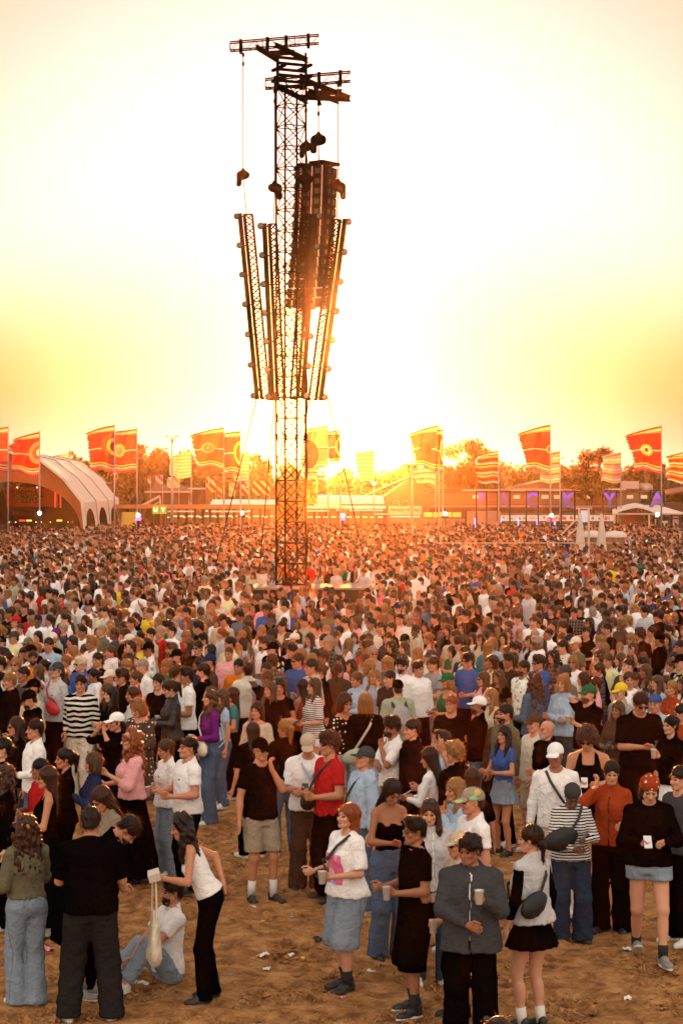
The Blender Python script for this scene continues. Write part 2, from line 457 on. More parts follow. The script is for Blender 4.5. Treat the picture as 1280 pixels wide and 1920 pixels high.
def hair_sdf(style, h, seed=0, hat=False):
    def mk():
        r = np.random.default_rng(seed + 5)
        long_ = style in ('long', 'wavy', 'longback', 'curlylong', 'straight')
        lo = (-.17, -.15, -.42 if long_ else -.2); hi = (.17, .22, .2)
        g = Grid(lo, hi, h); X, Y, Z = g.X, g.Y, g.Z
        def face(k=.014, w=.066, top=.062):
            g.ell((0, -.125, -.045), (w, .078, top + .045), k, 'd')
        amp, fq = .004, 55
        if style in ('short', 'crop', 'quiff', 'tousled', 'curly', 'afro'):
            e = {'short': .010, 'crop': .004, 'quiff': .010, 'tousled': .018, 'curly': .024, 'afro': .052}[style]
            g.ell((0, .018, .05), (.077 + e, .098 + e, .088 + e), 0)
            if style == 'quiff': g.ell((0, -.05, .12), (.06, .055, .038), .02)
            if style == 'tousled': g.ell((.01, -.055, .1), (.065, .055, .04), .02)
            if style == 'curly': g.ell((0, -.04, .11), (.075, .07, .045), .03)
            if style in ('short', 'quiff', 'tousled', 'curly'): g.ell((0, .075, -.02), (.062, .04, .06), .02)
            g.ell((0, -.14, -.05), (.085, .09, .105 if style in ('tousled', 'curly') else .115), .012, 'd')
            g.cut(-.012 - Z - .5 * np.clip(Y, -.02, .2) - (0 if style != 'afro' else .03), .01)
            for sx in (-1, 1): g.ell((sx * .09, -.005, -.02), (.03, .035, .045), .01, 'd')
            if style in ('curly', 'afro'): amp, fq = .012, 95
            if style == 'tousled': amp, fq = .009, 60
            if style == 'crop': amp = .0015
        else:
            g.ell((0, .02, .045), (.089, .108, .1), 0)
            if style == 'bob':
                g.prof(None, [(-.14, .092, .07, .04), (-.09, .108, .088, .03), (0, .1, .1, .02), (.05, .085, .1, .02)], .03, p=2.4)
            elif long_:
                w = {'long': .1, 'wavy': .125, 'curlylong': .14, 'straight': .095, 'longback': .1}[style]
                g.prof(None, [(-.41, w * .72, .022, .105), (-.34, w * .92, .034, .10), (-.22, w, .045, .085), (-.12, w * .98, .062, .06), (-.03, w * .94, .085, .035), (.05, .088, .1, .02)], .03, p=2.4)
                if style in ('long', 'wavy', 'curlylong'):
                    for sx in (-1, 1):
                        g.cap((sx * .082, .01, .0), (sx * .095, -.035, -.17), .028, .034, .025)
                        g.cap((sx * .095, -.035, -.17), (sx * .09, -.085, -.31 if style != 'curlylong' else -.28), .034, .012 if style == 'long' else .022, .025)
            elif style == 'ponytail':
                g.cap((0, .11, .05), (0, .165, .02), .03, .036, .02); g.cap((0, .165, .02), (.01, .15, -.17), .036, .014, .02)
                g.ell((0, .09, -.03), (.06, .03, .055), .02)
            elif style == 'bun':
                g.ell((0, .12, .055), (.042, .038, .04), .008); g.ell((0, .085, -.03), (.06, .03, .05), .02)
            elif style == 'lowpony':
                g.ell((0, .1, -.03), (.05, .035, .045), .015); g.cap((0, .12, -.05), (.0, .115, -.24), .028, .012, .02)
            if style == 'wavy': amp, fq = .010, 45
            if style == 'curlylong': amp, fq = .017, 60
            face(.012, .064 if style != 'curlylong' else .072)
            g.ell((0, -.06, -.13), (.062, .08, .07), .012, 'd')
        a = np.arctan2(X, Y + .0)
        n = 0
        if amp > .008:
            for i in range(8):
                k = r.normal(size=3); k = k / np.linalg.norm(k) * fq * (.8 + .22 * i); k[2] *= .8; ph = r.uniform(0, 6.3)
                n = n + np.sin(k[0] * X + k[1] * Y + k[2] * Z + ph + 1.3 * np.sin(k[1] * .4 * X - k[0] * .4 * Z + ph)) / (1 + .08 * i)
            n = n * .42
        else:
            n = np.sin(a * 17 + 5 * np.sin(Z * 14 + seed)) * .6 + np.sin(a * 31 + 9 * np.sin(Z * 9 + 1 + seed)) * .4
        g.d = g.d + (amp * n).astype(np.float32)
        if hat: g.cut(Z - .032 - .0 * Y, .01); g.d = g.d + .006 * (Z > -.01)
        V, F = g.nets()
        return V, F
    return cached(('hair', style, h, seed, hat), mk)

def with_wisps(V, F, n, seed, ln=.035, w=.0013, drop=.8):
    """loose single strands standing off the hair's surface"""
    if n <= 0 or len(F) == 0: return V, F, np.zeros(len(F), np.int32)
    r = np.random.default_rng(seed)
    fi = r.integers(0, len(F), n); P = V[F[fi]]
    c = P.mean(1); nr = np.cross(P[:, 2] - P[:, 0], P[:, 3] - P[:, 1]); nr /= (np.linalg.norm(nr, axis=1)[:, None] + 1e-9)
    dn = np.array([0, 0, -1.0]) - nr * (-nr[:, 2])[:, None]
    dn /= (np.linalg.norm(dn, axis=1)[:, None] + 1e-6)
    L = ln * r.uniform(.5, 1.3, n)[:, None]
    side = np.cross(dn, nr); side /= (np.linalg.norm(side, axis=1)[:, None] + 1e-6)
    j = r.normal(size=(n, 3)) * .35
    m = c + (dn * drop * .5 + nr * .45 + j * .3) * L; e = c + (dn * drop + nr * .5 + j) * L
    ww = w * r.uniform(.7, 1.4, n)[:, None]
    A = np.concatenate([c - side * ww, c + side * ww, m + side * ww * .8, m - side * ww * .8, e + side * ww * .3, e - side * ww * .3])
    i = np.arange(n); b = len(V)
    Q = np.concatenate([np.stack([b + i, b + n + i, b + 2 * n + i, b + 3 * n + i], 1), np.stack([b + 3 * n + i, b + 2 * n + i, b + 4 * n + i, b + 5 * n + i], 1)])
    return np.concatenate([V, A]).astype(np.float32), np.concatenate([F, Q]).astype(np.int32), np.concatenate([np.zeros(len(F)), np.ones(len(Q))]).astype(np.int32)

# ---- hand (fingers along +X, thumb side +Y, palm faces +Z)
def hand_geo(kind, h):
    def mk():
        g = Grid((-.03, -.07, -.03), (.2, .1, .11), h)
        g.ell((.045, 0, 0), (.052, .041, .016), 0); g.cap((-.03, 0, 0), (.02, 0, 0), .026, .026, .02)
        g.ell((.03, .026, .01), (.032, .016, .015), .01)
        curl = {'relaxed': (.35, .5, .4), 'grip': (.95, 1.1, .7), 'flat': (.08, .1, .08), 'hold': (.75, .75, .45), 'point': (1.2, 1.4, 1.0)}[kind]
        for i, (ty, L) in enumerate(((.029, .072), (.010, .080), (-.009, .075), (-.027, .060))):
            p = v3(.083 - abs(i - 1) * .004, ty, 0); a = 0; c = curl if not (kind == 'point' and i == 0) else (.05, .05, .05)
            rr = .0092 - .0006 * i
            for j, fr in enumerate((.45, .31, .24)):
                a += c[j] * (1 + .08 * i); q = p + v3(math.cos(a), ty * .12, math.sin(a)) * L * fr
                g.cap(p, q, rr - j * .001, rr - (j + 1) * .001, .002); p = q
        t = .5 if kind in ('grip', 'hold') else .15
        p0 = v3(.018, .030, .006); p1 = v3(.05, .056, .02 + .02 * t); p2 = p1 + v3(.03, .006 - .02 * t, .018 * t * 2); p3 = p2 + v3(.024, -.012 * t, .012 * t)
        g.cap(p0, p1, .014, .011, .008); g.cap(p1, p2, .011, .0095, .003); g.cap(p2, p3, .0095, .0075, .002)
        return g.nets()
    return cached(('hand', kind, h), mk)

# ---- arm targets for the person's LEFT (+X) arm in upper-body coordinates; (wrist, elbow hint, thumb hint, palm sign, hand kind)
ARMS = {
    'down':   (v3(.285, -.03, .87), v3(.3, 1, 0), v3(0, -1, 0), 'relaxed'),
    'pocket': (v3(.20, -.05, .97), v3(.5, 1, 0), v3(0, -1, 0), 'relaxed'),
    'hold':   (v3(.155, -.24, 1.12), v3(.5, .6, -1), v3(0, 0, 1), 'grip'),
    'holdhi': (v3(.10, -.27, 1.27), v3(.6, .3, -1), v3(0, 0, 1), 'grip'),
    'phone':  (v3(.085, -.25, 1.15), v3(.8, .4, -1), v3(.3, -.2, 1), 'hold'),
    'cross':  (v3(-.09, -.205, 1.17), v3(1, .1, -.6), v3(0, 0, 1), 'flat'),
    'cross2': (v3(-.07, -.235, 1.14), v3(1, .1, -.6), v3(0, 0, 1), 'flat'),
    'belly':  (v3(.02, -.235, 1.06), v3(1, .2, -.4), v3(0, 0, 1), 'relaxed'),
    'chin':   (v3(.05, -.19, 1.40), v3(.4, -.2, -1), v3(0, 1, .4), 'point'),
    'mouth':  (v3(.04, -.19, 1.44), v3(.45, -.3, -1), v3(0, 1, .4), 'hold'),
    'ear':    (v3(.14, -.11, 1.50), v3(.7, -.6, -1), v3(0, 1, .3), 'hold'),
    'eyes':   (v3(.11, -.21, 1.53), v3(1, -.3, -.6), v3(-.5, 1, 0), 'hold'),
    'up':     (v3(.27, -.22, 1.86), v3(1, 0, -.3), v3(-1, 0, 0), 'point'),
    'raise':  (v3(.30, -.20, 1.60), v3(1, 0, -1), v3(-1, 0, .2), 'point'),
    'nape':   (v3(.13, .03, 1.56), v3(1, -.3, 0), v3(-.2, 0, 1), 'flat'),
    'hip':    (v3(.19, .10, 1.0), v3(1, 1, 0), v3(0, -.4, -1), 'flat'),
    'back':   (v3(.10, .17, .99), v3(1, 1, .1), v3(0, 0, 1), 'flat'),
    'fore':   (v3(.19, -.30, .98), v3(.4, 1, -.5), v3(0, 0, 1), 'hold'),
    'knee':   (v3(.12, -.42, 1.02), v3(1, 0, -.2), v3(0, 0, 1), 'relaxed'),
    'kneelo': (v3(.02, -.40, .96), v3(1, 0, -.4), v3(0, 0, 1), 'relaxed'),
    'lowout': (v3(.24, -.26, .93), v3(.4, 1, -.2), v3(0, -1, .4), 'grip'),
}
TORSO = {
    'm': [(.84, .12, .09, .0), (.92, .165, .112, .01), (.98, .165, .118, .012), (1.06, .150, .108, .0), (1.15, .150, .106, -.004), (1.27, .168, .118, -.004), (1.36, .172, .112, .004), (1.42, .160, .088, .014), (1.47, .10, .066, .02), (1.52, .058, .054, .026)],
    'f': [(.84, .12, .09, .0), (.91, .172, .115, .014), (.97, .165, .112, .014), (1.07, .125, .090, .0), (1.15, .122, .088, -.002), (1.26, .142, .098, .0), (1.34, .145, .092, .006), (1.40, .138, .075, .014), (1.45, .085, .058, .02), (1.50, .05, .047, .026)],
}
def skeleton(sex, p):
    J = {}
    lean = math.radians(p.get('lean', 0)); sl = math.radians(p.get('side', 0)); tw = math.radians(p.get('twist', 0))
    hipz = p.get('hipz', 0.0)
    Mp = Matrix.Translation((0, 0, hipz))
    Mu = Mp @ Matrix.Translation((0, 0, .96)) @ Matrix.Rotation(sl, 4, 'Y') @ Matrix.Rotation(lean, 4, 'X') @ Matrix.Rotation(tw, 4, 'Z') @ Matrix.Translation((0, 0, -.96))
    J['Mp'], J['Mu'] = Mp, Mu
    U = lambda v: np.array(Mu @ Vector(v))
    sw = .178 if sex == 'm' else .152
    J['neck'] = U((0, .024, 1.50))
    hy, hp, hr = (math.radians(a) for a in p.get('head', (0, 0, 0)))
    Mh = Mu @ Matrix.Translation((0, .012, 1.51)) @ Matrix.Rotation(hy, 4, 'Z') @ Matrix.Rotation(hp, 4, 'X') @ Matrix.Rotation(hr, 4, 'Y') @ Matrix.Translation((0, -.012, .116)) @ Matrix.Scale(.93, 4)
    J['Mh'] = Mh
    for s_, nm in ((1, 'L'), (-1, 'R')):
        a = p.get('arm' + nm, 'down'); w, hint, th, kind = ARMS[a] if isinstance(a, str) else a
        m = v3(s_, 1, 1)
        if a in ('cross', ) and nm == 'R': w, hint, th, kind = ARMS['cross2']
        Sx = v3(sw * s_, .012, 1.405); w = w * m; hint = hint * m; th = th * m
        E, Wt = ik(Sx, w, .285, .25, hint)
        J['S' + nm], J['E' + nm], J['W' + nm] = U(Sx), U(E), U(Wt)
        fa = unit(U(Wt) - U(E)); R3 = np.array(Mu.to_3x3()); thw = R3 @ th
        if kind in ('hold', 'grip') and a in ('phone', 'hold', 'fore'): fa = unit(fa + R3 @ v3(-s_ * .25, -.2, .1))
        if a in ('belly', 'cross', 'cross2', 'back'): fa = unit(fa + R3 @ v3(-s_ * .5, 0, 0))
        if a in ('chin', 'mouth', 'ear', 'eyes'): fa = unit(R3 @ v3(-s_ * .25, .15, 1))
        if a in ('up', 'raise'): fa = unit(R3 @ v3(0, -.1, 1))
        ty = unit(thw - fa * (thw @ fa)); tz = np.cross(fa, ty)
        if s_ == 1: tz = -tz     # palms face each other
        Mw = np.eye(4); Mw[:3, 0], Mw[:3, 1], Mw[:3, 2], Mw[:3, 3] = fa, ty, tz, J['W' + nm] + fa * .012
        J['M' + nm], J['K' + nm] = Mw, kind
        J['grip' + nm] = J['W' + nm] + fa * .088 + tz * .034
        hj = np.array(Mp @ Vector((.092 * s_, .0, .91)))
        st = p.get('stance', 'stand'); k = .0
        ft = {'stand': ((.12, .0, .085), (.12, .02, .085)), 'contra': ((.13, -.05, .085), (.10, .04, .085)),
              'walk': ((.09, -.26, .085), (.09, .22, .12)), 'wide': ((.17, .0, .085), (.17, .03, .085)), 'close': ((.08, -.03, .085), (.075, .05, .085)),
              'sit': ((.20, -.52, .09), (.30, -.42, .09))}[st][0 if s_ == 1 else 1]
        fw = v3(ft[0] * s_, ft[1], ft[2]); kh = v3(.12 * s_, -1, 0)
        if st == 'sit': kh = v3(.25 * s_, -.4, 1) if s_ == 1 else v3(-1, -.5, .35)
        K, A = ik(hj, fw, .425, .41, kh)
        J['H' + nm], J['K2' + nm], J['A' + nm] = hj, K, A
        J['toe' + nm] = math.radians(12 * s_)
    return J

def bounds(J, m=.2):
    P = np.array([J[k] for k in ('SL', 'SR', 'EL', 'ER', 'WL', 'WR', 'HL', 'HR', 'K2L', 'K2R', 'AL', 'AR', 'neck')])
    return P.min(0) - m, P.max(0) + m
def inv(M): return np.array(M.inverted())

def body_geo(sex, p, h, hh, hw_):
    J = skeleton(sex, p); lo, hi = bounds(J, .14); hi[2] = J['neck'][2] + .03; m = sex == 'm'
    lo[2] = min(J['AL'][2], J['AR'][2]) - .02
    g = Grid(lo, hi, h); Mu = inv(J['Mu'])
    T = TORSO[sex]
    g.prof(Mu, [(r[0], r[1] - .012, r[2] - .012, r[3]) for r in T if r[0] >= .96], .03, zlo=1.0 if p.get('lean', 0) > 20 else .98, zhi=1.5); g.prof(inv(J['Mp']), [(r[0], r[1] - .016, r[2] - .016, r[3]) for r in T if r[0] < 1.08], .03)
    for nm in 'LR':
        s_ = 1 if nm == 'L' else -1
        Sx, E, Wt = J['S' + nm], J['E' + nm], J['W' + nm]; ua, fa, wr = ((.053, .041, .027) if m else (.043, .035, .0225))
        g.cap(J['neck'] * .7 + Sx * .3, Sx, .042 if m else .034, ua * .95, .04); g.cap(Sx, E, ua, fa, .03)
        mid = E + (Wt - E) * .3; g.cap(E, mid, fa, fa * 1.02, .015); g.cap(mid, Wt, fa * 1.02, wr, .015)
        H_, K, A = J['H' + nm], J['K2' + nm], J['A' + nm]; th = .088 if m else .09
        g.cap(H_ + v3(0, .01, -.02), K, th - .006, .056, .03); kd = unit(A - K); g.cap(K, A, .05, .036, .03); b = K + kd * .12
        g.cap(b + v3(0, .02, 0), b + kd * .08 + v3(0, .016, 0), .046, .04, .03)
        if not m: g.cap(np.array(J['Mu'] @ Vector((s_ * .07, -.085, 1.27))), np.array(J['Mu'] @ Vector((s_ * .068, -.08, 1.25))), .045, .048, .03)
    g.cap(J['neck'] - v3(0, 0, .06), J['neck'] + v3(0, -.005, .03), .056 if m else .046, .054 if m else .044, .02)
    V, F = g.nets(); parts = [(V, F, np.zeros(len(F), np.int32))]
    hv, hf, hm = head_geo(sex, hh); parts.append((xf(hv, J['Mh']), hf, hm))
    for nm in 'LR':
        a, b = hand_geo(J['K' + nm], hw_); Mw = J['M' + nm].copy()
        if not m: Mw[:3, :3] *= .9
        fl = np.linalg.det(Mw[:3, :3]) < 0
        parts.append((xf(a, Mw), b[:, ::-1] if fl else b, np.zeros(len(b), np.int32)))
    return join(parts), J
def join(parts):
    V, F, M_, o = [], [], [], 0
    for v, f, m in parts: V.append(v); F.append(f + o); M_.append(m); o += len(v)
    return np.concatenate(V), np.concatenate(F), np.concatenate(M_)

# garments: g inflation, hem height, sl sleeve (0..2), sg sleeve inflation, neck line z
TOPS = {
    'tee':     dict(g=.016, hem=.90, sl=.62, sg=.018, neck=1.475, flare=.018),
    'boxy':    dict(g=.026, hem=.90, sl=.86, sg=.028, neck=1.475, flare=.03),
    'fitted':  dict(g=.010, hem=.96, sl=.5, sg=.010, neck=1.46, flare=.004),
    'longtee': dict(g=.020, hem=.90, sl=1.97, sg=.015, neck=1.475, flare=.02),
    'longfit': dict(g=.010, hem=.98, sl=1.97, sg=.010, neck=1.465, flare=.0),
    'sweater': dict(g=.026, hem=.91, sl=1.95, sg=.020, neck=1.485, flare=.02, amp=1.3),
    'hoodie':  dict(g=.030, hem=.92, sl=1.95, sg=.022, neck=1.485, flare=.015, hood=1, amp=1.4),
    'jacket':  dict(g=.028, hem=.90, sl=1.95, sg=.020, neck=1.495, flare=.02, collar=1, open=1, amp=1.2),
    'bomber':  dict(g=.036, hem=1.0, sl=1.95, sg=.032, neck=1.49, flare=-.01, collar=1, amp=1.8),
    'blazer':  dict(g=.032, hem=.80, sl=1.95, sg=.024, neck=1.49, flare=.035, collar=1, open=1, amp=1.1),
    'shirt':   dict(g=.019, hem=.89, sl=.8, sg=.022, neck=1.485, flare=.02, collar=1, open=1),
    'polo':    dict(g=.014, hem=.90, sl=.66, sg=.016, neck=1.48, flare=.015, collar=1),
    'tank':    dict(g=.014, hem=.92, sl=0, sg=0, neck=1.40, flare=.01, tank=1),
    'strapless': dict(g=.010, hem=.97, sl=0, sg=0, neck=1.335, flare=.0),
    'cami':    dict(g=.014, hem=.97, sl=0, sg=0, neck=1.35, flare=.02, strap=1),
    'vest':    dict(g=.032, hem=.93, sl=.10, sg=.012, neck=1.475, flare=.03),
    'crop':    dict(g=.012, hem=1.10, sl=.5, sg=.012, neck=1.45, flare=.0),
    'coat':    dict(g=.034, hem=.50, sl=1.95, sg=.026, neck=1.49, flare=.05, collar=1, open=1, amp=1.2),
    'puff':    dict(g=.022, hem=.98, sl=1.3, sg=.032, neck=1.42, flare=.02, amp=1.5),
}
def top_geo(kind, sex, p, h, seed=0):
    J = skeleton(sex, p); t = TOPS[kind]; lo, hi = bounds(J, .16); lo[2] = min(lo[2] + .0, J['Mp'].translation.z + t['hem'] - .12); lo[2] = min(min(J['WL'][2], J['WR'][2]) - .05, J['Mp'].translation.z + t['hem'] - .06)
    hi[2] = max(J['neck'][2] + .09, J['EL'][2] + .1, J['ER'][2] + .1, (max(J['WL'][2], J['WR'][2]) + .05) if t['sl'] > 1.3 else 0)
    g = Grid(lo, hi, h); Mu = inv(J['Mu']); m = sex == 'm'; T = [list(r) for r in TORSO[sex]]
    X, Y, Z = g.frame(Mu)
    hem = t['hem']; tab = []
    wz = np.array(T); base = float(np.interp(1.27, wz[:, 0], wz[:, 1]))
    for z in (min(hem, .80) - .02, .80, .88, .95, 1.0, 1.06, 1.15, 1.22, 1.27, 1.32, 1.36, 1.40, 1.44, 1.48, 1.52):
        zz = max(z, .92); hw = np.interp(zz, wz[:, 0], wz[:, 1]); hd = np.interp(zz, wz[:, 0], wz[:, 2]); yo = np.interp(zz, wz[:, 0], wz[:, 3])
        if z < 1.27:
            loose = min(t['g'] / .03, 1.3); hw = hw + (max(base - hw, 0)) * .75 * min(loose, 1)
            fl = t['flare'] * (1.27 - z) / .35; hw += fl; hd += fl
        tab.append((z, hw + t['g'] * (1 if z < 1.42 else .55), hd + t['g'] * (1 if z < 1.42 else .6), yo))
    g.prof(Mu, tab, 0, zlo=hem, zhi=1.56)
    if not m:
        for s_ in (-1, 1): g.cap(np.array(J['Mu'] @ Vector((s_ * .068, -.082, 1.27))), np.array(J['Mu'] @ Vector((s_ * .066, -.078, 1.25))), .052 + t['g'] * .6, .054 + t['g'] * .6, .05)
    if t['sl'] > 0:
        for nm in 'LR':
            Sx, E, Wt = J['S' + nm], J['E' + nm], J['W' + nm]; ua, fa, wr = ((.053, .041, .027) if m else (.043, .035, .0225)); sg = t['sg']
            g2 = Grid.__new__(Grid); g2.__dict__.update(g.__dict__); g2.d = np.full(g.d.shape, 1.0, np.float32)
            e1 = Sx + (E - Sx) * min(t['sl'], 1)
            g2.cap(J['neck'] * .78 + Sx * .22 - v3(0, 0, .012), Sx, .040 + t['g'] * .5, ua * .95 + sg * .7, .03)
            fr = min(t['sl'], 1)
            g2.cap(Sx, Sx + (E - Sx) * min(1, fr + .12), ua + sg * .8, (ua + (fa - ua) * fr) + sg * 1.15, .03)
            if t['sl'] < 1:
                ax = unit(E - Sx); L = np.linalg.norm(E - Sx)
                q = ((g.X - Sx[0]) * ax[0] + (g.Y - Sx[1]) * ax[1] + (g.Z - Sx[2]) * ax[2]) - L * fr
                g2.d = smax(g2.d, q, .006)
            else:
                fr2 = t['sl'] - 1; e2 = E + (Wt - E) * fr2
                g2.cap(E, e2, fa + sg, wr + sg * .75, .025)
                ax = unit(Wt - E); q = ((g.X - e2[0]) * ax[0] + (g.Y - e2[1]) * ax[1] + (g.Z - e2[2]) * ax[2])
                near = (g.X - e2[0])**2 + (g.Y - e2[1])**2 + (g.Z - e2[2])**2 < .012
                g2.d = np.where(near, smax(g2.d, q - .012, .006), g2.d)
            g.d = smin(g.d, g2.d, .014)
    else:
        zc = 1.33
        if t.get('tank'):
            g.cut(np.where(Z > 1.29, np.abs(X) - (.150 - .035 * np.clip((Z - 1.29) / .15, 0, 1)), -1).astype(np.float32), .012)
            g.d = smin(g.d, 1.0 + 0 * g.d, 0)
        if t.get('strap'):
            pass
    nk = t['neck']
    g.folds(.010 * t.get('amp', 1) * (1 if t['g'] > .015 else .6), seed)
    g.cut(hem - Z + .004 * np.sin(np.arctan2(X, Y) * 5 + seed), .004)
    if t.get('tank'):
        hole = np.maximum(np.abs(X) - .068, (1.40 - Z) * .7 + Y * .4); g.cut(-hole, .01)
    elif t['sl'] == 0:
        g.cut(Z - nk - .35 * Y + .0, .008)
    else:
        g.cut(Z - nk - .035 - .35 * Y, .010)
        q = np.sqrt((X / .070)**2 + ((Y + .025) / .082)**2 + ((Z - 1.50 - (nk - 1.475)) / .050)**2); g.cut(((1 - q) * .055).astype(np.float32), .006)
    if t.get('strap') or (t['sl'] == 0 and t.get('strap')):
        for s_ in (-1, 1): g.cap(np.array(J['Mu'] @ Vector((s_ * .085, -.10, 1.32))), np.array(J['Mu'] @ Vector((s_ * .09, .0, 1.445))), .008, .008, .004); g.cap(np.array(J['Mu'] @ Vector((s_ * .09, .0, 1.445))), np.array(J['Mu'] @ Vector((s_ * .08, .09, 1.33))), .008, .008, .004)
    if t.get('collar'):
        nn = J['Mu'] @ Vector((0, .02, 1.49)); g.ell(nn, (.072, .075, .03), .01); g.ell(nn + Vector((0, -.01, .03)), (.05 if m else .042, .055, .05), .004, 'd')
    if t.get('hood'):
        g.ell(J['Mu'] @ Vector((0, .085, 1.46)), (.11, .06, .065), .03); g.ell(J['Mu'] @ Vector((0, .05, 1.53)), (.06, .05, .045), .02, 'd'); nn = J['Mu'] @ Vector((0, .02, 1.48)); g.ell(nn, (.08, .085, .03), .02)
    if t.get('open'):
        g.cut(-(np.maximum(np.abs(X + .004 * np.sin(Z * 30)) - .0065, np.maximum(Y + .05, 1.02 - Z - .9))), .004) if h < .02 else None
    return g.nets()

BOTS = {
    'trousers': dict(g=.016, ank=.075, cut=.045), 'black': dict(g=.016, ank=.075, cut=.045), 'skinny': dict(g=.008, ank=.046, cut=.06), 'wide': dict(g=.020, ank=.108, knee=.092, cut=.03),
    'baggy': dict(g=.030, ank=.098, knee=.098, cut=.04), 'shorts': dict(g=.028, cut=.56, knee=.10, ank=.1), 'mini': dict(g=.020, cut=.78, knee=.11, ank=.1),
    'jorts': dict(g=.034, cut=.42, knee=.125, ank=.12), 'skirt': dict(g=.014, skirt=.60, sw=.05), 'miniskirt': dict(g=.014, skirt=.72, sw=.06), 'maxi': dict(g=.014, skirt=.12, sw=.14),
    'midi': dict(g=.014, skirt=.42, sw=.10),
}
def bot_geo(kind, sex, p, h, seed=0):
    J = skeleton(sex, p); t = BOTS[kind]; P = np.array([J[k] for k in ('HL', 'HR', 'K2L', 'K2R', 'AL', 'AR')]); lo = P.min(0) - .22; hi = P.max(0) + .22
    zp = J['Mp'].translation.z; hi[2] = max(zp + 1.08, P[:, 2].max() + .1); lo[2] = .0 if zp < -.1 else t.get('skirt', t.get('cut', .04)) - .05
    g = Grid(lo, hi, h); m = sex == 'm'; T = np.array(TORSO[sex]); Mp = inv(J['Mp'])
    wz = (1.02 if m else 1.06)
    if p.get('lean', 0) > 12: wz = 1.0
    wz = min(wz, p.get('wz', 9))
    tab = [(z, np.interp(z, T[:, 0], T[:, 1]), np.interp(z, T[:, 0], T[:, 2]), np.interp(z, T[:, 0], T[:, 3])) for z in (.84, .88, .92, .96, 1.0, 1.04, 1.08)]
    if 'wz' in p: tab = [(z, w - (max(t['g'] - .006, 0) if z > p['wz'] - .075 else 0), dd - (max(t['g'] - .006, 0) if z > p['wz'] - .075 else 0), y) for z, w, dd, y in tab]
    if 'skirt' in t:
        sk = t['skirt']; tab = [r for r in tab if r[0] > .9]
        tab = [(sk - .05, .172 + t['sw'], .125 + t['sw'], .01), (sk, .172 + t['sw'], .125 + t['sw'], .01), ((sk + .9) / 2, .18 + t['sw'] * .45, .125 + t['sw'] * .45, .012)] + tab
        ff = (lambda X, Y, Z: (.014 * np.clip((.95 - Z) / .3, 0, 1) * np.sin(np.arctan2(X, Y) * 14 + 2 * np.sin(Z * 9))).astype(np.float32))
        g.prof(Mp, tab, 0, zlo=sk, zhi=wz, g=t['g'], ff=ff)
    else:
        g.prof(Mp, tab, 0, zhi=wz, g=t['g'])
        gg = t['g']
        for nm in 'LR':
            H_, K, A = J['H' + nm], J['K2' + nm], J['A' + nm]; kn = t.get('knee', .058 + gg); ak = t['ank']
            ex = v3(0, 0, 0)
            g.cap(H_ + v3(0, .01, -.02), K, .090 + gg, kn, .035); g.cap(K, A + unit(A - K) * .03, kn, ak, .03)
            if kind in ('trousers', 'skinny', 'black'): kd = unit(A - K); g.cap(K + kd * .1 + v3(0, .015, 0), K + kd * .18 + v3(0, .01, 0), .052 + gg * .7, .046 + gg * .7, .03)
        g.folds(.008 if kind not in ('wide', 'baggy') else .013, seed + 3, .9, .35 if kind in ('wide', 'maxi') else .8)
        if zp > -.1: g.cut(t['cut'] - g.Z, .006)
        else:
            for nm in 'LR':
                K, A = J['K2' + nm], J['A' + nm]; ax = unit(A - K); e = A - ax * .03
                q = ((g.X - e[0]) * ax[0] + (g.Y - e[1]) * ax[1] + (g.Z - e[2]) * ax[2]); near = (g.X - e[0])**2 + (g.Y - e[1])**2 + (g.Z - e[2])**2 < .02
                g.d = np.where(near, smax(g.d, q, .006), g.d)
            g.cut(.012 - g.Z, .01)
    if 'skirt' in t: g.folds(.008, seed + 3, .9, .3); g.cut(t['skirt'] - g.Z, .006)
    return g.nets()

def shoe_geo(kind, h):
    def mk():
        g = Grid((-.07, -.22, -.1), (.07, .12, .12), h)
        g.ell((0, -.12, -.055), (.047, .085, .038), 0); g.ell((0, .0, -.045), (.037, .075, .05), .02); g.cap((0, .02, -.03), (0, .025, .0 if kind != 'boot' else .09), .04, .042, .02)
        g.ell((0, -.05, -.02), (.034, .06, .035), .02)
        g.ell((0, -.065, -.085), (.050, .155, .028), .004)
        g.cut(-.085 - g.Z, .003)
        V, F = g.nets(); c = V[F].mean(1)
        return V, F, (c[:, 2] < -.062).astype(np.int32)
    return cached(('shoe', kind, h), mk)
def sock_geo(J, nm, top, r=.042):
    A, K = J['A' + nm], J['K2' + nm]; d = unit(K - A)
    return MB().tube(A - d * .02, A + d * top, r, r + .004, n=12)

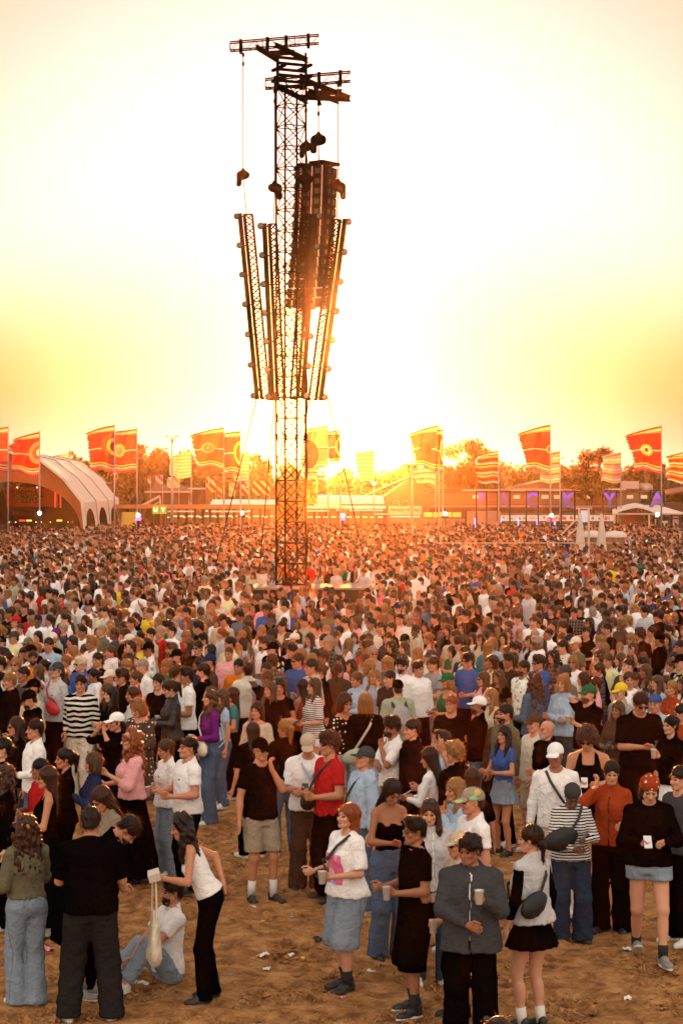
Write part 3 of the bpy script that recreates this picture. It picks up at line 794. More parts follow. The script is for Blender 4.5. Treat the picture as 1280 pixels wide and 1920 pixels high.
def cap_geo(kind, h):
    def mk():
        g = Grid((-.13, -.22, -.06), (.13, .15, .2), h)
        if kind == 'cap':
            g.ell((0, .015, .055), (.096, .112, .098), 0); g.cut(.03 - g.Z - .12 * g.Y, .004)
            g2 = Grid((-.13, -.22, -.06), (.13, .15, .2), h); g2.ell((0, -.105, .03), (.076, .085, .5), 0)
            pl = np.abs(g2.Z - (.040 + .25 * (g2.Y + .1) + -3.0 * g2.X**2)) - .0065
            g2.d = smax(g2.d, pl.astype(np.float32), .003); g2.d = smax(g2.d, (g2.Y + .06), .003)
            g.d = smin(g.d, g2.d, .006)
        elif kind == 'capback':
            g.ell((0, .015, .055), (.096, .112, .098), 0); g.cut(.03 - g.Z + .12 * g.Y, .004)
        elif kind == 'bucket':
            g.prof(None, [(.02, .135, .15, .01), (.06, .1, .115, .015), (.14, .085, .098, .015), (.165, .06, .07, .015)], 0, p=2.0)
        elif kind == 'fedora':
            g.prof(None, [(.045, .15, .17, .01), (.062, .15, .17, .01)], 0, p=2.0); g.prof(None, [(.05, .098, .115, .015), (.17, .08, .09, .015)], .01, p=2.0)
        elif kind == 'beanie':
            g.ell((0, .022, .07), (.095, .112, .105), 0); g.cut(.025 - g.Z, .006); g.prof(None, [(.025, .097, .114, .02), (.065, .099, .115, .02)], .01, p=2.0)
        elif kind == 'scarf':
            g.ell((0, .02, .055), (.095, .112, .1), 0); g.cut(.022 - g.Z + .25 * g.Y, .006); g.ell((0, .12, .03), (.04, .02, .035), .02); g.folds(.006, 4, 1.4, 1)
        V, F = g.nets(); return V, F
    return cached(('cap', kind, h), mk)
def glasses_mb(z=.0, y=0.0):
    b = MB()
    for sx in (-1, 1):
        pts = []
        for i in range(10):
            t = 2 * math.pi * i / 10; pts.append((sx * .033 + .024 * math.cos(t), -.108 + .35 * abs(.034 + .027 * math.cos(t) * sx) * .35 + y, z + .0165 * math.sin(t)))
        b.prism(pts, (0, 1, 0), .004)
        b.bar((sx * .06, -.098 + y, z + .006), (sx * .082, -.0 + y, z + .008), .004, .005)
    b.bar((-.01, -.109 + y, z + .004), (.01, -.109 + y, z + .004), .004, .004)
    return b
def beard_geo(sex, h, full=1):
    def mk():
        g = Grid((-.1, -.14, -.17), (.1, .06, .03), h)
        g.ell((0, -.034, -.047), (.0635, .0665, .0745), 0); g.ell((0, -.066, -.097), (.031, .029, .031), .03)
        g.ell((0, -.11, .02), (.08, .06, .062), .012, 'd'); g.ell((0, -.115, -.064), (.022, .03, .0075), .004, 'd'); g.cut(g.Z + .047 + .25 * (g.Y + .06), .01); g.cut(g.Y - .01, .01)
        g.folds(.006, 9, 3, 1); V, F = g.nets(); return V, F
    return cached(('beard', h), mk)
# ================================================================== GROUND
def ground_mat():
    t = NT('dry_sandy_soil')
    tc = t.n('ShaderNodeTexCoord'); v = tc.outputs['Object']
    n1 = t.noise(.35, 4, .6, vec=v); n2 = t.noise(4.2, 6, .72, vec=v, dist=.4); n3 = t.noise(26, 4, .7, vec=v)
    c = t.ramp(n2, [(.36, (.16, .066, .021)), (.5, (.44, .212, .074)), (.64, (.70, .39, .165))])  # mottled soil; its contrast also paints relief shading, pits darker and crests lighter
    c = t.mix(t.ma('MULTIPLY', n1, .55), c, (.26, .115, .040)); c = t.mix(t.ma('MULTIPLY', n3, .5), c, (.42, .28, .16), 'OVERLAY')
    t.col(c); t.set(Roughness=.95); t.b.inputs['Specular IOR Level'].default_value = .15
    h = t.ma('ADD', t.ma('MULTIPLY', n2, .6), t.ma('MULTIPLY', n3, .35)); h = t.ma('ADD', h, t.ma('MULTIPLY', t.noise(90, 3, .6, vec=v), .12))
    t.bump(h, 1.0, .09)
    return t.m
M_ground = ground_mat()
def build_ground():
    x0, x1, y0, y1, st = -7.5, 7.5, 14.5, 38.0, .045
    xs = np.arange(x0, x1 + .01, st); ys = np.arange(y0, y1 + .01, st)
    X, Y = np.meshgrid(xs, ys)
    r = np.random.default_rng(3)
    Z = np.zeros_like(X)
    for i in range(26):
        k = r.normal(size=2); k /= np.linalg.norm(k); L = 2 * math.pi / r.uniform(.22, 1.3); k = k * L; ph = r.uniform(0, 6.28)
        w = np.sin(k[0] * X + k[1] * Y * .7 + ph + 1.5 * np.sin(.9 * X + ph) + 1.2 * np.sin(1.3 * Y - ph))
        Z += w * .16 / (L ** 1.0) * .30
    Z = np.abs(Z) * -.6 + Z * .7
    for i in range(2600):       # footprints and clods trodden into the dry soil
        cx, cy = r.uniform(x0, x1), r.uniform(y0, y1); a = r.uniform(0, 3.14); ln, wd = r.uniform(.10, .17), r.uniform(.05, .08); amp = r.choice([-1, -1, 1]) * r.uniform(.012, .036)
        i0, i1 = int((cx - .35 - x0) / st), int((cx + .35 - x0) / st); j0, j1 = int((cy - .35 - y0) / st), int((cy + .35 - y0) / st)
        i0, j0 = max(i0, 0), max(j0, 0); xx, yy = X[j0:j1, i0:i1] - cx, Y[j0:j1, i0:i1] - cy
        u, w = xx * math.cos(a) + yy * math.sin(a), -xx * math.sin(a) + yy * math.cos(a)
        q = (u / ln)**2 + (w / wd)**2; Z[j0:j1, i0:i1] += amp * (np.exp(-q) - .55 * np.exp(-(np.sqrt(q) - 1.4)**2 * 3))
    Z += r.normal(size=Z.shape) * .0022
    e = np.minimum(np.minimum(X - x0, x1 - X), np.minimum(Y - y0, y1 - Y)); Z = (Z + .012) * np.clip(e / .8, 0, 1) + .006
    n, m = X.shape; V = np.stack([X.ravel(), Y.ravel(), Z.ravel()], 1)
    i = np.arange(n * m).reshape(n, m); F = np.stack([i[:-1, :-1].ravel(), i[:-1, 1:].ravel(), i[1:, 1:].ravel(), i[1:, :-1].ravel()], 1)
    o = link('trodden_ground', mesh_np('trodden_ground', V, F, (M_ground,))); tag(o, kind='structure')
    a = 1600
    vv = [(-a, -60, 0), (a, -60, 0), (a, y0 + .3, 0), (-a, y0 + .3, 0), (x0 + .3, y0 + .3, 0), (x1 - .3, y0 + .3, 0), (x1 - .3, y1 - .3, 0), (x0 + .3, y1 - .3, 0), (-a, y1 - .3, 0), (a, y1 - .3, 0), (-a, 2400, 0), (a, 2400, 0)]
    ff = [(0, 1, 2, 5, 4, 3), (3, 4, 7, 8), (5, 2, 9, 6), (8, 7, 6, 9, 11, 10)]
    o = link('ground', mesh_np('ground', vv, ff, (M_ground,), smooth=False)); tag(o, kind='structure')
build_ground()
def clods():
    r = np.random.default_rng(8); n = 11000; px = r.uniform(-60, 1340, n); py = 1470 + (1990 - 1470) * r.uniform(0, 1, n) ** .9; D = CAMH * FPX / (py - HOR); c = np.stack([(px - 640) / FPX * D, D, np.zeros(n)], 1)
    s = r.gamma(2.0, .007, n)[:, None] + .004; base = np.array([(1, 0, 0), (0, 1, 0), (-1, 0, 0), (0, -1, 0), (0, 0, .8), (0, 0, -.6)]); V = c[:, None, :] + base[None] * s[:, :, None] * r.uniform(.6, 1.5, (n, 6, 1)) + r.normal(size=(n, 6, 3)) * s[:, :, None] * .25
    V[:, :, 2] += .004; F = np.array([(0, 1, 4), (1, 2, 4), (2, 3, 4), (3, 0, 4), (1, 0, 5), (2, 1, 5), (3, 2, 5), (0, 3, 5)])
    o = link('soil_clods', mesh_np('soil_clods', V.reshape(-1, 3), (F[None] + (np.arange(n) * 6)[:, None, None]).reshape(-1, 3), (M_ground,), smooth=False)); tag(o, kind='stuff')
    n = 5200; px = r.uniform(-60, 1340, n); py = 1470 + 520 * r.uniform(0, 1, n); D = CAMH * FPX / (py - HOR); c = np.stack([(px - 640) / FPX * D, D, np.full(n, .014)], 1); a = r.uniform(0, 6.28, n); L = r.uniform(.015, .06, n)
    d = np.stack([np.cos(a) * L, np.sin(a) * L, r.uniform(-.1, .35, n) * L], 1); w = np.stack([-np.sin(a), np.cos(a), np.zeros(n)], 1) * .0028
    V = np.concatenate([c - d - w, c - d + w, c + d + w, c + d - w]); i = np.arange(n); o = link('dry_straw', mesh_np('dry_straw', V, np.stack([i, i + n, i + 2 * n, i + 3 * n], 1), (simple('straw', (.50, .30, .13), .8),), smooth=False)); tag(o, kind='stuff')
clods()

# ================================================================== TREES
def leaf_mat(name, c):
    t = NT(name); f = t.noise(.9, 3, .6, coord='Object'); g = t.n('ShaderNodeNewGeometry')
    cc = t.mix(t.ma('MULTIPLY', g.outputs['Random Per Island'], 1.0), tuple(x * .6 for x in c), tuple(x * 1.5 for x in c)); cc = t.mix(t.ma('MULTIPLY', f, .5), cc, (c[0] * 1.5, c[1], c[2] * .5))
    t.col(cc); t.set(Roughness=.6); t.translucent(t.mix(1, cc, (1.7, 1.3, .7), 'MULTIPLY'), .35); return t.m
M_leaf = leaf_mat('leaves', (.075, .085, .030)); M_leaf2 = leaf_mat('leaves_sparse', (.10, .09, .03)); M_bark = simple('bark', (.07, .045, .03), .9, var=.3)
def leaves_mesh(name, blobs, n, size, seed, mat, shell=.45):
    r = np.random.default_rng(seed); B = np.array(blobs, float); vol = (B[:, 3] * B[:, 4] * B[:, 5]) ** .8; pr = vol / vol.sum()
    k = r.choice(len(B), n, p=pr); d = r.normal(size=(n, 3)); d /= np.linalg.norm(d, axis=1)[:, None]
    rad = shell + (1 - shell) * r.uniform(0, 1, n) ** .6; rad = rad * (1 + .10 * r.normal(size=n))
    c = B[k, :3] + d * B[k, 3:6] * rad[:, None]; c[:, 2] = np.maximum(c[:, 2], .3)
    a = r.normal(size=(n, 3)); a /= np.linalg.norm(a, axis=1)[:, None]; b = np.cross(a, r.normal(size=(n, 3))); b /= np.linalg.norm(b, axis=1)[:, None]
    s = size * r.uniform(.5, 1.3, n)[:, None]
    V = np.concatenate([c - a * s, c + b * s * .55, c + a * s, c - b * s * .55]); i = np.arange(n)
    return mesh_np(name, V, np.stack([i, i + n, i + 2 * n, i + 3 * n], 1), (mat,), smooth=False)
tree_n = [0]
def tree(x, y, h, w, label, seed, n=2600, leaf=.30, sparse=False, group='trees along the far edge of the field'):
    r = random.Random(seed); e = empty('tree', (x, y, 0)); tag(e, label, 'tree', group)
    tk = MB(); tk.tube((0, 0, 0), (0, 0, h * .45), .028 * h, .018 * h, 8)
    blobs = []
    nb = 9 if not sparse else 22
    for i in range(nb):
        t = i / (nb - 1); a = r.uniform(0, 6.28); rr = w * .5 * r.uniform(.15, .8) * (1 - .45 * t)
        z = h * (.34 + .55 * t) if not sparse else h * r.uniform(.45, .92)
        if sparse: rr = w * .5 * r.uniform(.1, .85) * math.sqrt(max(.1, 1 - ((z / h - .66) / .36) ** 2))
        bx, by = math.cos(a) * rr, math.sin(a) * rr
        if sparse: s = w * r.uniform(.09, .16); blobs.append((bx, by, z, s, s, s * .8))
        else: s = w * r.uniform(.22, .34) * (1 - .3 * t); blobs.append((bx, by, z, s, s, s * .85))
        z0 = h * r.uniform(.25, .5)
        tk.tube((0, 0, z0), (bx * .9, by * .9, z), .010 * h, .003 * h, 5, caps=False)
        if sparse:
            for q in range(3):
                tk.tube((bx * .7, by * .7, z0 + (z - z0) * .7), (bx + r.uniform(-1, 1) * s, by + r.uniform(-1, 1) * s, z + r.uniform(-.2, 1) * s), .004 * h, .0015 * h, 4, caps=False)
    if not sparse: blobs.append((0, 0, h * .5, w * .36, w * .36, h * .3)); blobs.append((0, 0, h * .25, w * .42, w * .42, h * .2))
    tk.build('trunk', M_bark, e, smooth=True)
    link('crown', leaves_mesh('crown', blobs, n, leaf, seed, M_leaf2 if sparse else M_leaf, .3 if not sparse else .1), e)
# skyline read from the photograph: (pixel x, pixel y of the crown's top, distance, crown width px)
TREES = [(22, 826, 190, 60), (112, 852, 230, 60), (150, 846, 215, 60), (195, 858, 205, 55), (248, 828, 175, 60), (290, 838, 190, 56), (318, 850, 200, 50), (350, 842, 185, 60), (400, 852, 195, 60), (447, 848, 190, 50), (493, 846, 180, 50),
         (540, 862, 210, 55), (585, 872, 225, 60), (640, 878, 240, 60), (690, 882, 250, 62), (735, 884, 255, 60), (776, 866, 235, 60), (820, 858, 215, 58), (868, 862, 205, 66), (925, 868, 205, 60), (972, 874, 215, 60), (1015, 872, 205, 60), (1062, 872, 212, 52),
         (1100, 878, 205, 56), (1148, 880, 210, 58), (1195, 868, 195, 60), (1240, 858, 175, 64), (1288, 850, 170, 66), (-30, 840, 200, 70)]
TANC = [(16, 'leftmost coral flag'), (75, 'half white disc flag'), (130, 'yellow flag behind the marquee'), (215, 'dark disc flag'), (257, 'yellow flower flag'), (323, 'two armed lamp mast'), (359, 'small yellow striped flag'), (420, 'pale ring flag'), (451, 'yellow half circle flag'), (545, 'loudspeaker mast'), (615, 'peach and red flag'), (638, 'pale flag in front of the sun'), (701, 'striped flag right of the sun'),
        (772, 'straight lamp mast'), (822, 'coral scalloped disc flag'), (884, 'first sparse tree'), (934, 'striped orange flag'), (1031, 'tall red flag'), (1049, 'striped pink flag'), (1106, 'second sparse tree'), (1163, 'pink and white striped flag'), (1239, 'torn red flag'), (1291, 'rightmost striped flag')]
tused = set()
for i, (px, py, D, wpx) in enumerate(TREES):
    h = zs_(py, D); w = wpx / FPX * D * 1.45; lab = None
    for a, nm in sorted(TANC, key=lambda q: abs(q[0] - px)):
        for rel in (('just left of' if px < a else 'just right of'), ('far left of' if px < a else 'far right of')):
            if (rel, nm) not in tused and lab is None: tused.add((rel, nm)); lab = f'dense distant tree, {rel} the {nm}'
    tree(xs_(px, D), D, h, w, lab, 100 + i, n=3000, leaf=.26)
tree(xs_(884, 165), 165, zs_(818, 165), 7.0, 'sparse tree with see-through crown beside the striped flag right of the barn', 501, 8500, .125, True, None)
tree(xs_(1106, 160), 160, zs_(832, 160), 5.6, 'sparse tree with see-through crown in front of the slatted building', 502, 6500, .12, True, None)
tree(xs_(20, 150), 150, zs_(824, 150), 2.0, 'small twiggy tree top showing between the two leftmost flags', 503, 1200, .09, True, None)
tree(xs_(262, 165), 165, zs_(822, 165), 2.4, 'twiggy tree top right of the pair of flags by the tent', 504, 1500, .09, True, None)

# far wooded land behind the tree line closes the horizon
def woods():
    r = np.random.default_rng(5); bl = []
    for i in range(150):
        D = r.uniform(235, 330); px = r.uniform(-250, 1530); h = r.uniform(4.5, 6.6) + (abs(px - 690) > 250) * 1.2
        bl.append((xs_(px, D), D, h * .45, r.uniform(6, 10), r.uniform(4, 8), h * .5))
    o = link('distant_woods', leaves_mesh('distant_woods', bl, 42000, .42, 9, M_leaf, .2)); tag(o, kind='stuff')
woods()

# ================================================================== BUILDINGS AND TENTS
M_dwood = simple('dark_timber', (.085, .05, .032), .8, var=.3, scale=3); M_wood = simple('timber', (.22, .13, .07), .8, var=.3, scale=4); M_roof = simple('roof_felt', (.10, .065, .05), .9, var=.2)
M_white = simple('white_canvas', (.74, .68, .60), .85, var=.08, scale=1.2, bump=.2); M_metal = simple('steel', (.30, .28, .26), .45, metal=.6, var=.15); M_pale = simple('pale_fascia', (.55, .40, .30), .7); M_panel = simple('green_panel', (.10, .13, .07), .8)
M_glow = emitter('lit_strip', (1, .75, .38), 1.6); M_bulb = emitter('bulb', (1.0, .92, .82), 9.0); M_pinklamp = emitter('pink_led', (1.0, .05, .75), 2.4); M_bluetube = emitter('blue_led_tube', (.15, .25, 1.0), 1.6); M_redlamp = emitter('red_led', (1.0, .03, .06), 2.0)
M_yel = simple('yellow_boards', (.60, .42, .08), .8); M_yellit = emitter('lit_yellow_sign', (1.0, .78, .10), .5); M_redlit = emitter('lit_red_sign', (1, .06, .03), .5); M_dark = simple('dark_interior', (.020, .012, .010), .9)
M_orangecan = None
def canvas(name, c, tr):
    t = NT(name); f = t.noise(1.5, 4, .6); cc = t.mix(f, tuple(x * .88 for x in c), c); t.col(cc); t.set(Roughness=.85); t.translucent(cc, tr)
    t.bump(t.noise(1.0, 3, .6, vec=t.mapping((.6, 5, .6))), .4, .05); return t.m
M_tentw = canvas('tent_roof_canvas', (.78, .70, .60), .22); M_tento = canvas('tent_front_canvas', (.50, .155, .045), .40)
def text_mesh(s, size, mat, name='lettering', depth=.01, bold=False):
    cu = bpy.data.curves.new(name, 'FONT'); cu.body = s; cu.size = size; cu.align_x = 'CENTER'; cu.align_y = 'CENTER'; cu.extrude = depth
    if bold: cu.offset = size * .035
    ob = bpy.data.objects.new('t', cu); C.objects.link(ob); dg = bpy.context.evaluated_depsgraph_get(); me = bpy.data.meshes.new_from_object(ob.evaluated_get(dg)); bpy.data.objects.remove(ob)
    me.name = name; me.materials.clear(); me.materials.append(mat); return me
def put_text(s, loc, size, mat, parent=None, rotz=0.0, sx=1.0, bold=False, name='lettering'):
    o = link(name, text_mesh(s, size, mat, name, bold=bold), parent, loc, (math.radians(90), 0, rotz)); o.scale = (sx, 1, 1); return o

def marquee():
    D = 130; cx = xs_(20, D); e = empty('marquee', (cx, D, 0)); tag(e, 'large arched marquee with white panelled roof and orange front sheet', 'tent')
    pr = [(0, 6.45), (1.92, 5.97), (3.48, 4.72), (4.70, 3.2), (5.02, 0)]
    prof = [(-x, z) for x, z in pr[::-1][:-1]] + pr
    L = 21.0; nb = 3
    for b in range(nb):
        y0, y1 = b * L / nb, (b + 1) * L / nb
        for i in range(len(prof) - 1):
            (xa, za), (xb, zb) = prof[i], prof[i + 1]
            if min(za, zb) < .1: continue
            m = MB(); sub = 6
            for j in range(sub):       # each panel sags a little between its ribs
                for q in range(1):
                    t0, t1 = j / sub, (j + 1) / sub; s0, s1 = -.07 * math.sin(math.pi * t0), -.07 * math.sin(math.pi * t1)
                    ya, yb = y0 + .05 + (y1 - y0 - .1) * t0, y0 + .05 + (y1 - y0 - .1) * t1
                    m._add([(xa, ya, za + s0), (xb, ya, zb + s0), (xb, yb, zb + s1), (xa, yb, za + s1), (xa, ya, za + s0 - .03), (xb, ya, zb + s0 - .03), (xb, yb, zb + s1 - .03), (xa, yb, za + s1 - .03)],
                           [(0, 1, 2, 3), (7, 6, 5, 4), (0, 4, 5, 1), (3, 2, 6, 7), (0, 3, 7, 4), (1, 5, 6, 2)])
            m.build('roof_panel', M_tentw, e)
        for sx in (-1, 1):             # side walls with an arched opening in each bay
            (xa, za), (xb, zb) = pr[-2], pr[-1]; m = MB(); n = 14; out = []; inn = []
            yc, hw = (y0 + y1) / 2, (y1 - y0) / 2
            for i in range(n + 1):
                a = math.pi * i / n; yy = -math.cos(a) * hw * .70; zz = 1.7 + math.sin(a) * 1.05
                inn.append((yy, zz)); out.append((-hw + 2 * hw * i / n, za - .02))
            inn = [(-hw * .70, 0)] + inn + [(hw * .70, 0)]; out = [(-hw, 0)] + out + [(hw, 0)]
            fx = lambda z: xa + (xb - xa) * (za - z) / za
            v = [(sx * fx(z), yc + y, z) for y, z in inn] + [(sx * fx(z), yc + y, z) for y, z in out]; v += [(x - sx * .04, y, z) for x, y, z in v]; k = len(inn)
            f = [(i, i + 1, k + i + 1, k + i) for i in range(k - 1)] + [(2 * k + i, 3 * k + i, 3 * k + i + 1, 2 * k + i + 1) for i in range(k - 1)] + [(i, 2 * k + i, 2 * k + i + 1, i + 1) for i in range(k - 1)]
            m._add(v, f); m.build('side_wall', M_tentw, e)
    for b in range(nb + 1):
        m = MB(); y = b * L / nb
        for (xa, za), (xb, zb) in zip(prof[:-1], prof[1:]): m.bar((xa, y, za + .03), (xb, y, zb + .03), .10, .12, up=(0, 1, 0))
        m.build('rib', M_metal, e)
    # front sheet: the outer outline minus a round arch
    n = 28; inn = []; out = []
    def outer(t):
        segs = [math.dist(a, b) for a, b in zip(prof[:-1], prof[1:])]; s = t * sum(segs)
        for (a, b), l in zip(zip(prof[:-1], prof[1:]), segs):
            if s <= l: q = s / l; return (a[0] + (b[0] - a[0]) * q, a[1] + (b[1] - a[1]) * q)
            s -= l
        return prof[-1]
    for i in range(n + 1):
        a = math.pi * (1 - i / n); inn.append((4.62 * math.cos(a), 1.0 + 3.55 * math.sin(a) ** .85 if math.sin(a) > 0 else 1.0)); out.append(outer(i / n))
    inn[0] = (-4.85, .0); inn[-1] = (4.85, .0)
    m = MB(); v = [(x, -.03, z) for x, z in inn] + [(x, -.03, z) for x, z in out]; v += [(x, .02, z) for x, y, z in v]; k = n + 1
    m._add(v, [(i, i + 1, k + i + 1, k + i) for i in range(n)] + [(2 * k + i, 3 * k + i, 3 * k + i + 1, 2 * k + i + 1) for i in range(n)] + [(i, 2 * k + i, 2 * k + i + 1, i + 1) for i in range(n)])
    m.build('front_sheet', M_tento, e)
    m = MB()
    for (xa, za), (xb, zb) in zip(prof[:-1], prof[1:]): m.bar((xa, -.16, za + .02), (xb, -.16, zb + .02), .16, .22, up=(0, 1, 0))
    m.build('front_edge', M_tentw, e)
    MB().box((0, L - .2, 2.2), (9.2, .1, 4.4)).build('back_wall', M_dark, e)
    # bar inside
    b = empty('beer_bar', (cx, D + 12, 0)); tag(b, 'red bar sign with dark lettering inside the arched marquee', 'bar')
    M_redsign = simple('red_sign', (.36, .02, .015), .8); M_let = simple('sign_lettering', (.05, .015, .01), .8)
    x0, x1 = xs_(12, D + 12) - cx, xs_(108, D + 12) - cx
    MB().box(((x0 + x1) / 2, 0, zs_(932, D + 12)), (x1 - x0, .12, 1.4)).build('sign_board', M_redsign, b)
    put_text('SPECIAL', (xs_(52, D + 12) - cx, -.08, zs_(926, D + 12)), .62, M_let, b, sx=1.0, bold=True); put_text('BEERS', (xs_(52, D + 12) - cx, -.08, zs_(938, D + 12)), .62, M_let, b, bold=True)
    MB().box((0, .4, .55), (8, .6, 1.1)).build('counter', M_dwood, b)
    for px in (104, 114): MB().box((xs_(px, D + 11) - cx, -1, zs_(935, D + 11)), (.07, .07, 1.25)).build('red_light_tube', M_redlit, b)
    for px, mt in ((42, M_redlit), (55, M_yellit), (112, M_yellit)): MB().box((xs_(px, D + 10) - cx, -2, zs_(976, D + 10)), (.38, .06, .11)).build('lit_sign', mt, b)
    for px in (33, 70): MB().ball((xs_(px, D + 10) - cx, -2, zs_(914, D + 10)), .05).build('lamp', M_glow, b)
    for px in (18, 30, 68, 78, 128, 95): MB().ball((xs_(px, D + 10) - cx, -2, zs_(979, D + 10)), .035).build('lamp', M_glow, b)
marquee()

def pergola():
    D = 150
    e = empty('pergola_bar', (xs_(330, D), D, 0)); ox = xs_(330, D); tag(e, 'long timber pergola bar with lit fascia left of the loudspeaker mast', 'bar')
    x0, x1 = xs_(216, D) - ox, xs_(520, D) - ox
    MB().box(((x0 + x1) / 2, 0, zs_(951, D)), (x1 - x0, 4.5, .22)).build('roof_slab', M_dwood, e)
    MB().box(((x0 + x1) / 2, -2.3, zs_(949, D)), (x1 - x0, .08, .30)).build('fascia', simple('orange_fascia', (.45, .16, .05), .7), e)
    pm = MB().box((0, 0, 1.25), (.20, .20, 2.5)).mesh('post', M_dwood)
    for px in (245, 275, 297, 312, 325, 339, 354, 369, 384, 398, 412, 428, 442, 458, 474, 490, 506): link('post', pm, e, (xs_(px, D) - ox, -2.0, 0))
    for px in (262, 292, 318, 346, 378, 405, 436, 466, 498): link('post', pm, e, (xs_(px, D) - ox, 2.0, 0))
    MB().box(((x0 + x1) / 2, 2.1, 1.3), (x1 - x0, .1, 2.3)).build('back_wall', M_wood, e)
    MB().box(((x0 + x1) / 2, 1.2, .55), (x1 - x0, .5, 1.1)).build('counter', M_dwood, e)
    for a, b_ in ((338, 368), (400, 470), (320, 336)): MB().box(((xs_(a, D) + xs_(b_, D)) / 2 - ox, -2.36, zs_(958, D)), (xs_(b_, D) - xs_(a, D), .05, .10)).build('awning', M_white, e)
    lb = MB().box((0, 0, 0), (.16, .04, .05)).mesh('lamp', M_glow); r = random.Random(4)
    for k in range(46): link('lamp', lb, e, (xs_(318 + k * 4.3, D) - ox, -.9 + r.uniform(-.2, .2), zs_(967.5 + (k % 7 == 0) * 2, D)))
    for px in (300, 392, 455, 470): link('lamp', lb, e, (xs_(px, D) - ox, -2.4, zs_(957, D)))
    # green sign
    g = empty('green_sign', (xs_(299, D - 3), D - 3, 0)); tag(g, 'pair of lit green signs with white symbols at the left end of the pergola', 'sign')
    M_gs = emitter('green_sign_face', (.25, .42, .03), .10); M_w = emitter('white_symbol', (.95, .95, .8), .35)
    for px, s in ((292, 'U'), (306, 'Y')):
        MB().box((xs_(px, D - 3) - g.location.x, 0, zs_(956, D - 3)), (.50, .08, .62)).build('sign_board', M_gs, g); put_text(s, (xs_(px, D - 3) - g.location.x, -.06, zs_(956, D - 3)), .42, M_w, g, bold=True)
    for px in (286, 299, 312): MB().box((xs_(px, D - 3) - g.location.x, .1, 1.3), (.08, .08, 2.6)).build('post', M_dwood, g)
    # yellow boards at the left
    y = empty('yellow_board_fence', (xs_(242, D - 4), D - 4, 0)); tag(y, 'yellow vertical board fence right of the marquee', 'fence')
    bm = MB().box((0, 0, 1.15), (.13, .05, 2.3)).mesh('board', M_yel)
    for k in range(9): link('board', bm, y, (xs_(230 + k * 3.4, D - 4) - y.location.x, 0, 0))
    # two tented roofs behind
    for nm, lab, pxa, pxb, pyr, pye, DD in (('hipped_roof_hall', 'low hall with hipped roof behind the pergola, left of the lamp mast', 276, 362, 908, 922, 172), ('flat_roof_pavilion', 'flat-roofed pavilion behind the pergola and small striped banners', 340, 392, 912, 916, 176)):
        h = empty(nm, (xs_((pxa + pxb) / 2, DD), DD, 0)); tag(h, lab, 'building'); hx = (xs_(pxb, DD) - xs_(pxa, DD)) / 2; ze = zs_(pye, DD); zr = zs_(pyr, DD)
        MB().box((0, 0, ze / 2), (hx * 1.8, 5, ze)).build('wall', M_dwood, h)
        MB()._add([(-hx, -3, ze), (hx, -3, ze), (hx, 3, ze), (-hx, 3, ze), (-hx * .45, 0, zr), (hx * .45, 0, zr)], [(0, 1, 5, 4), (1, 2, 5), (2, 3, 4, 5), (3, 0, 4), (0, 3, 2, 1)]).build('roof', M_roof, h)
        MB().box((0, -3.03, ze), (hx * 2, .06, .10)).build('eaves_board', M_pale, h)
    # white low tents behind
    t = empty('white_stall_roof', (xs_(430, 160), 160, 0)); tag(t, 'long white stall roof behind the pergola, left of the mast', 'stall'); a, b_ = xs_(396, 160) - t.location.x, xs_(520, 160) - t.location.x
    MB()._add([(a, -2, zs_(947, 160)), (b_, -2, zs_(947, 160)), (b_, 2, zs_(937, 160)), (a, 2, zs_(937, 160)), (a, -2, zs_(949, 160)), (b_, -2, zs_(949, 160))], [(0, 1, 2, 3), (4, 5, 1, 0)]).build('roof', M_white, t)
    MB().box(((a + b_) / 2, 2.1, 1.3), (b_ - a, .1, 2.6)).build('back_wall', M_wood, t)
    # scaffold ramp
    s = empty('conveyor_ramp', (xs_(280, 158), 158, 0)); tag(s, 'slanting metal ramp frame beside the hipped roof hall', 'frame')
    A, B = W(264, 949, 158) - s.location, W(300, 930, 158) - s.location; m = MB(); m.bar(A, B, .12, .16); m.bar(A + Vector((.2, 0, -.35)), B + Vector((.1, 0, -.4)), .07); m.build('beam', M_pale, s)
    m = MB(); m.bar(B, (B.x + .2, 0, 0), .09); m.bar((A.x + .5, 0, 0), A + (B - A) * .4, .09); m.build('leg', M_pale, s)
pergola()

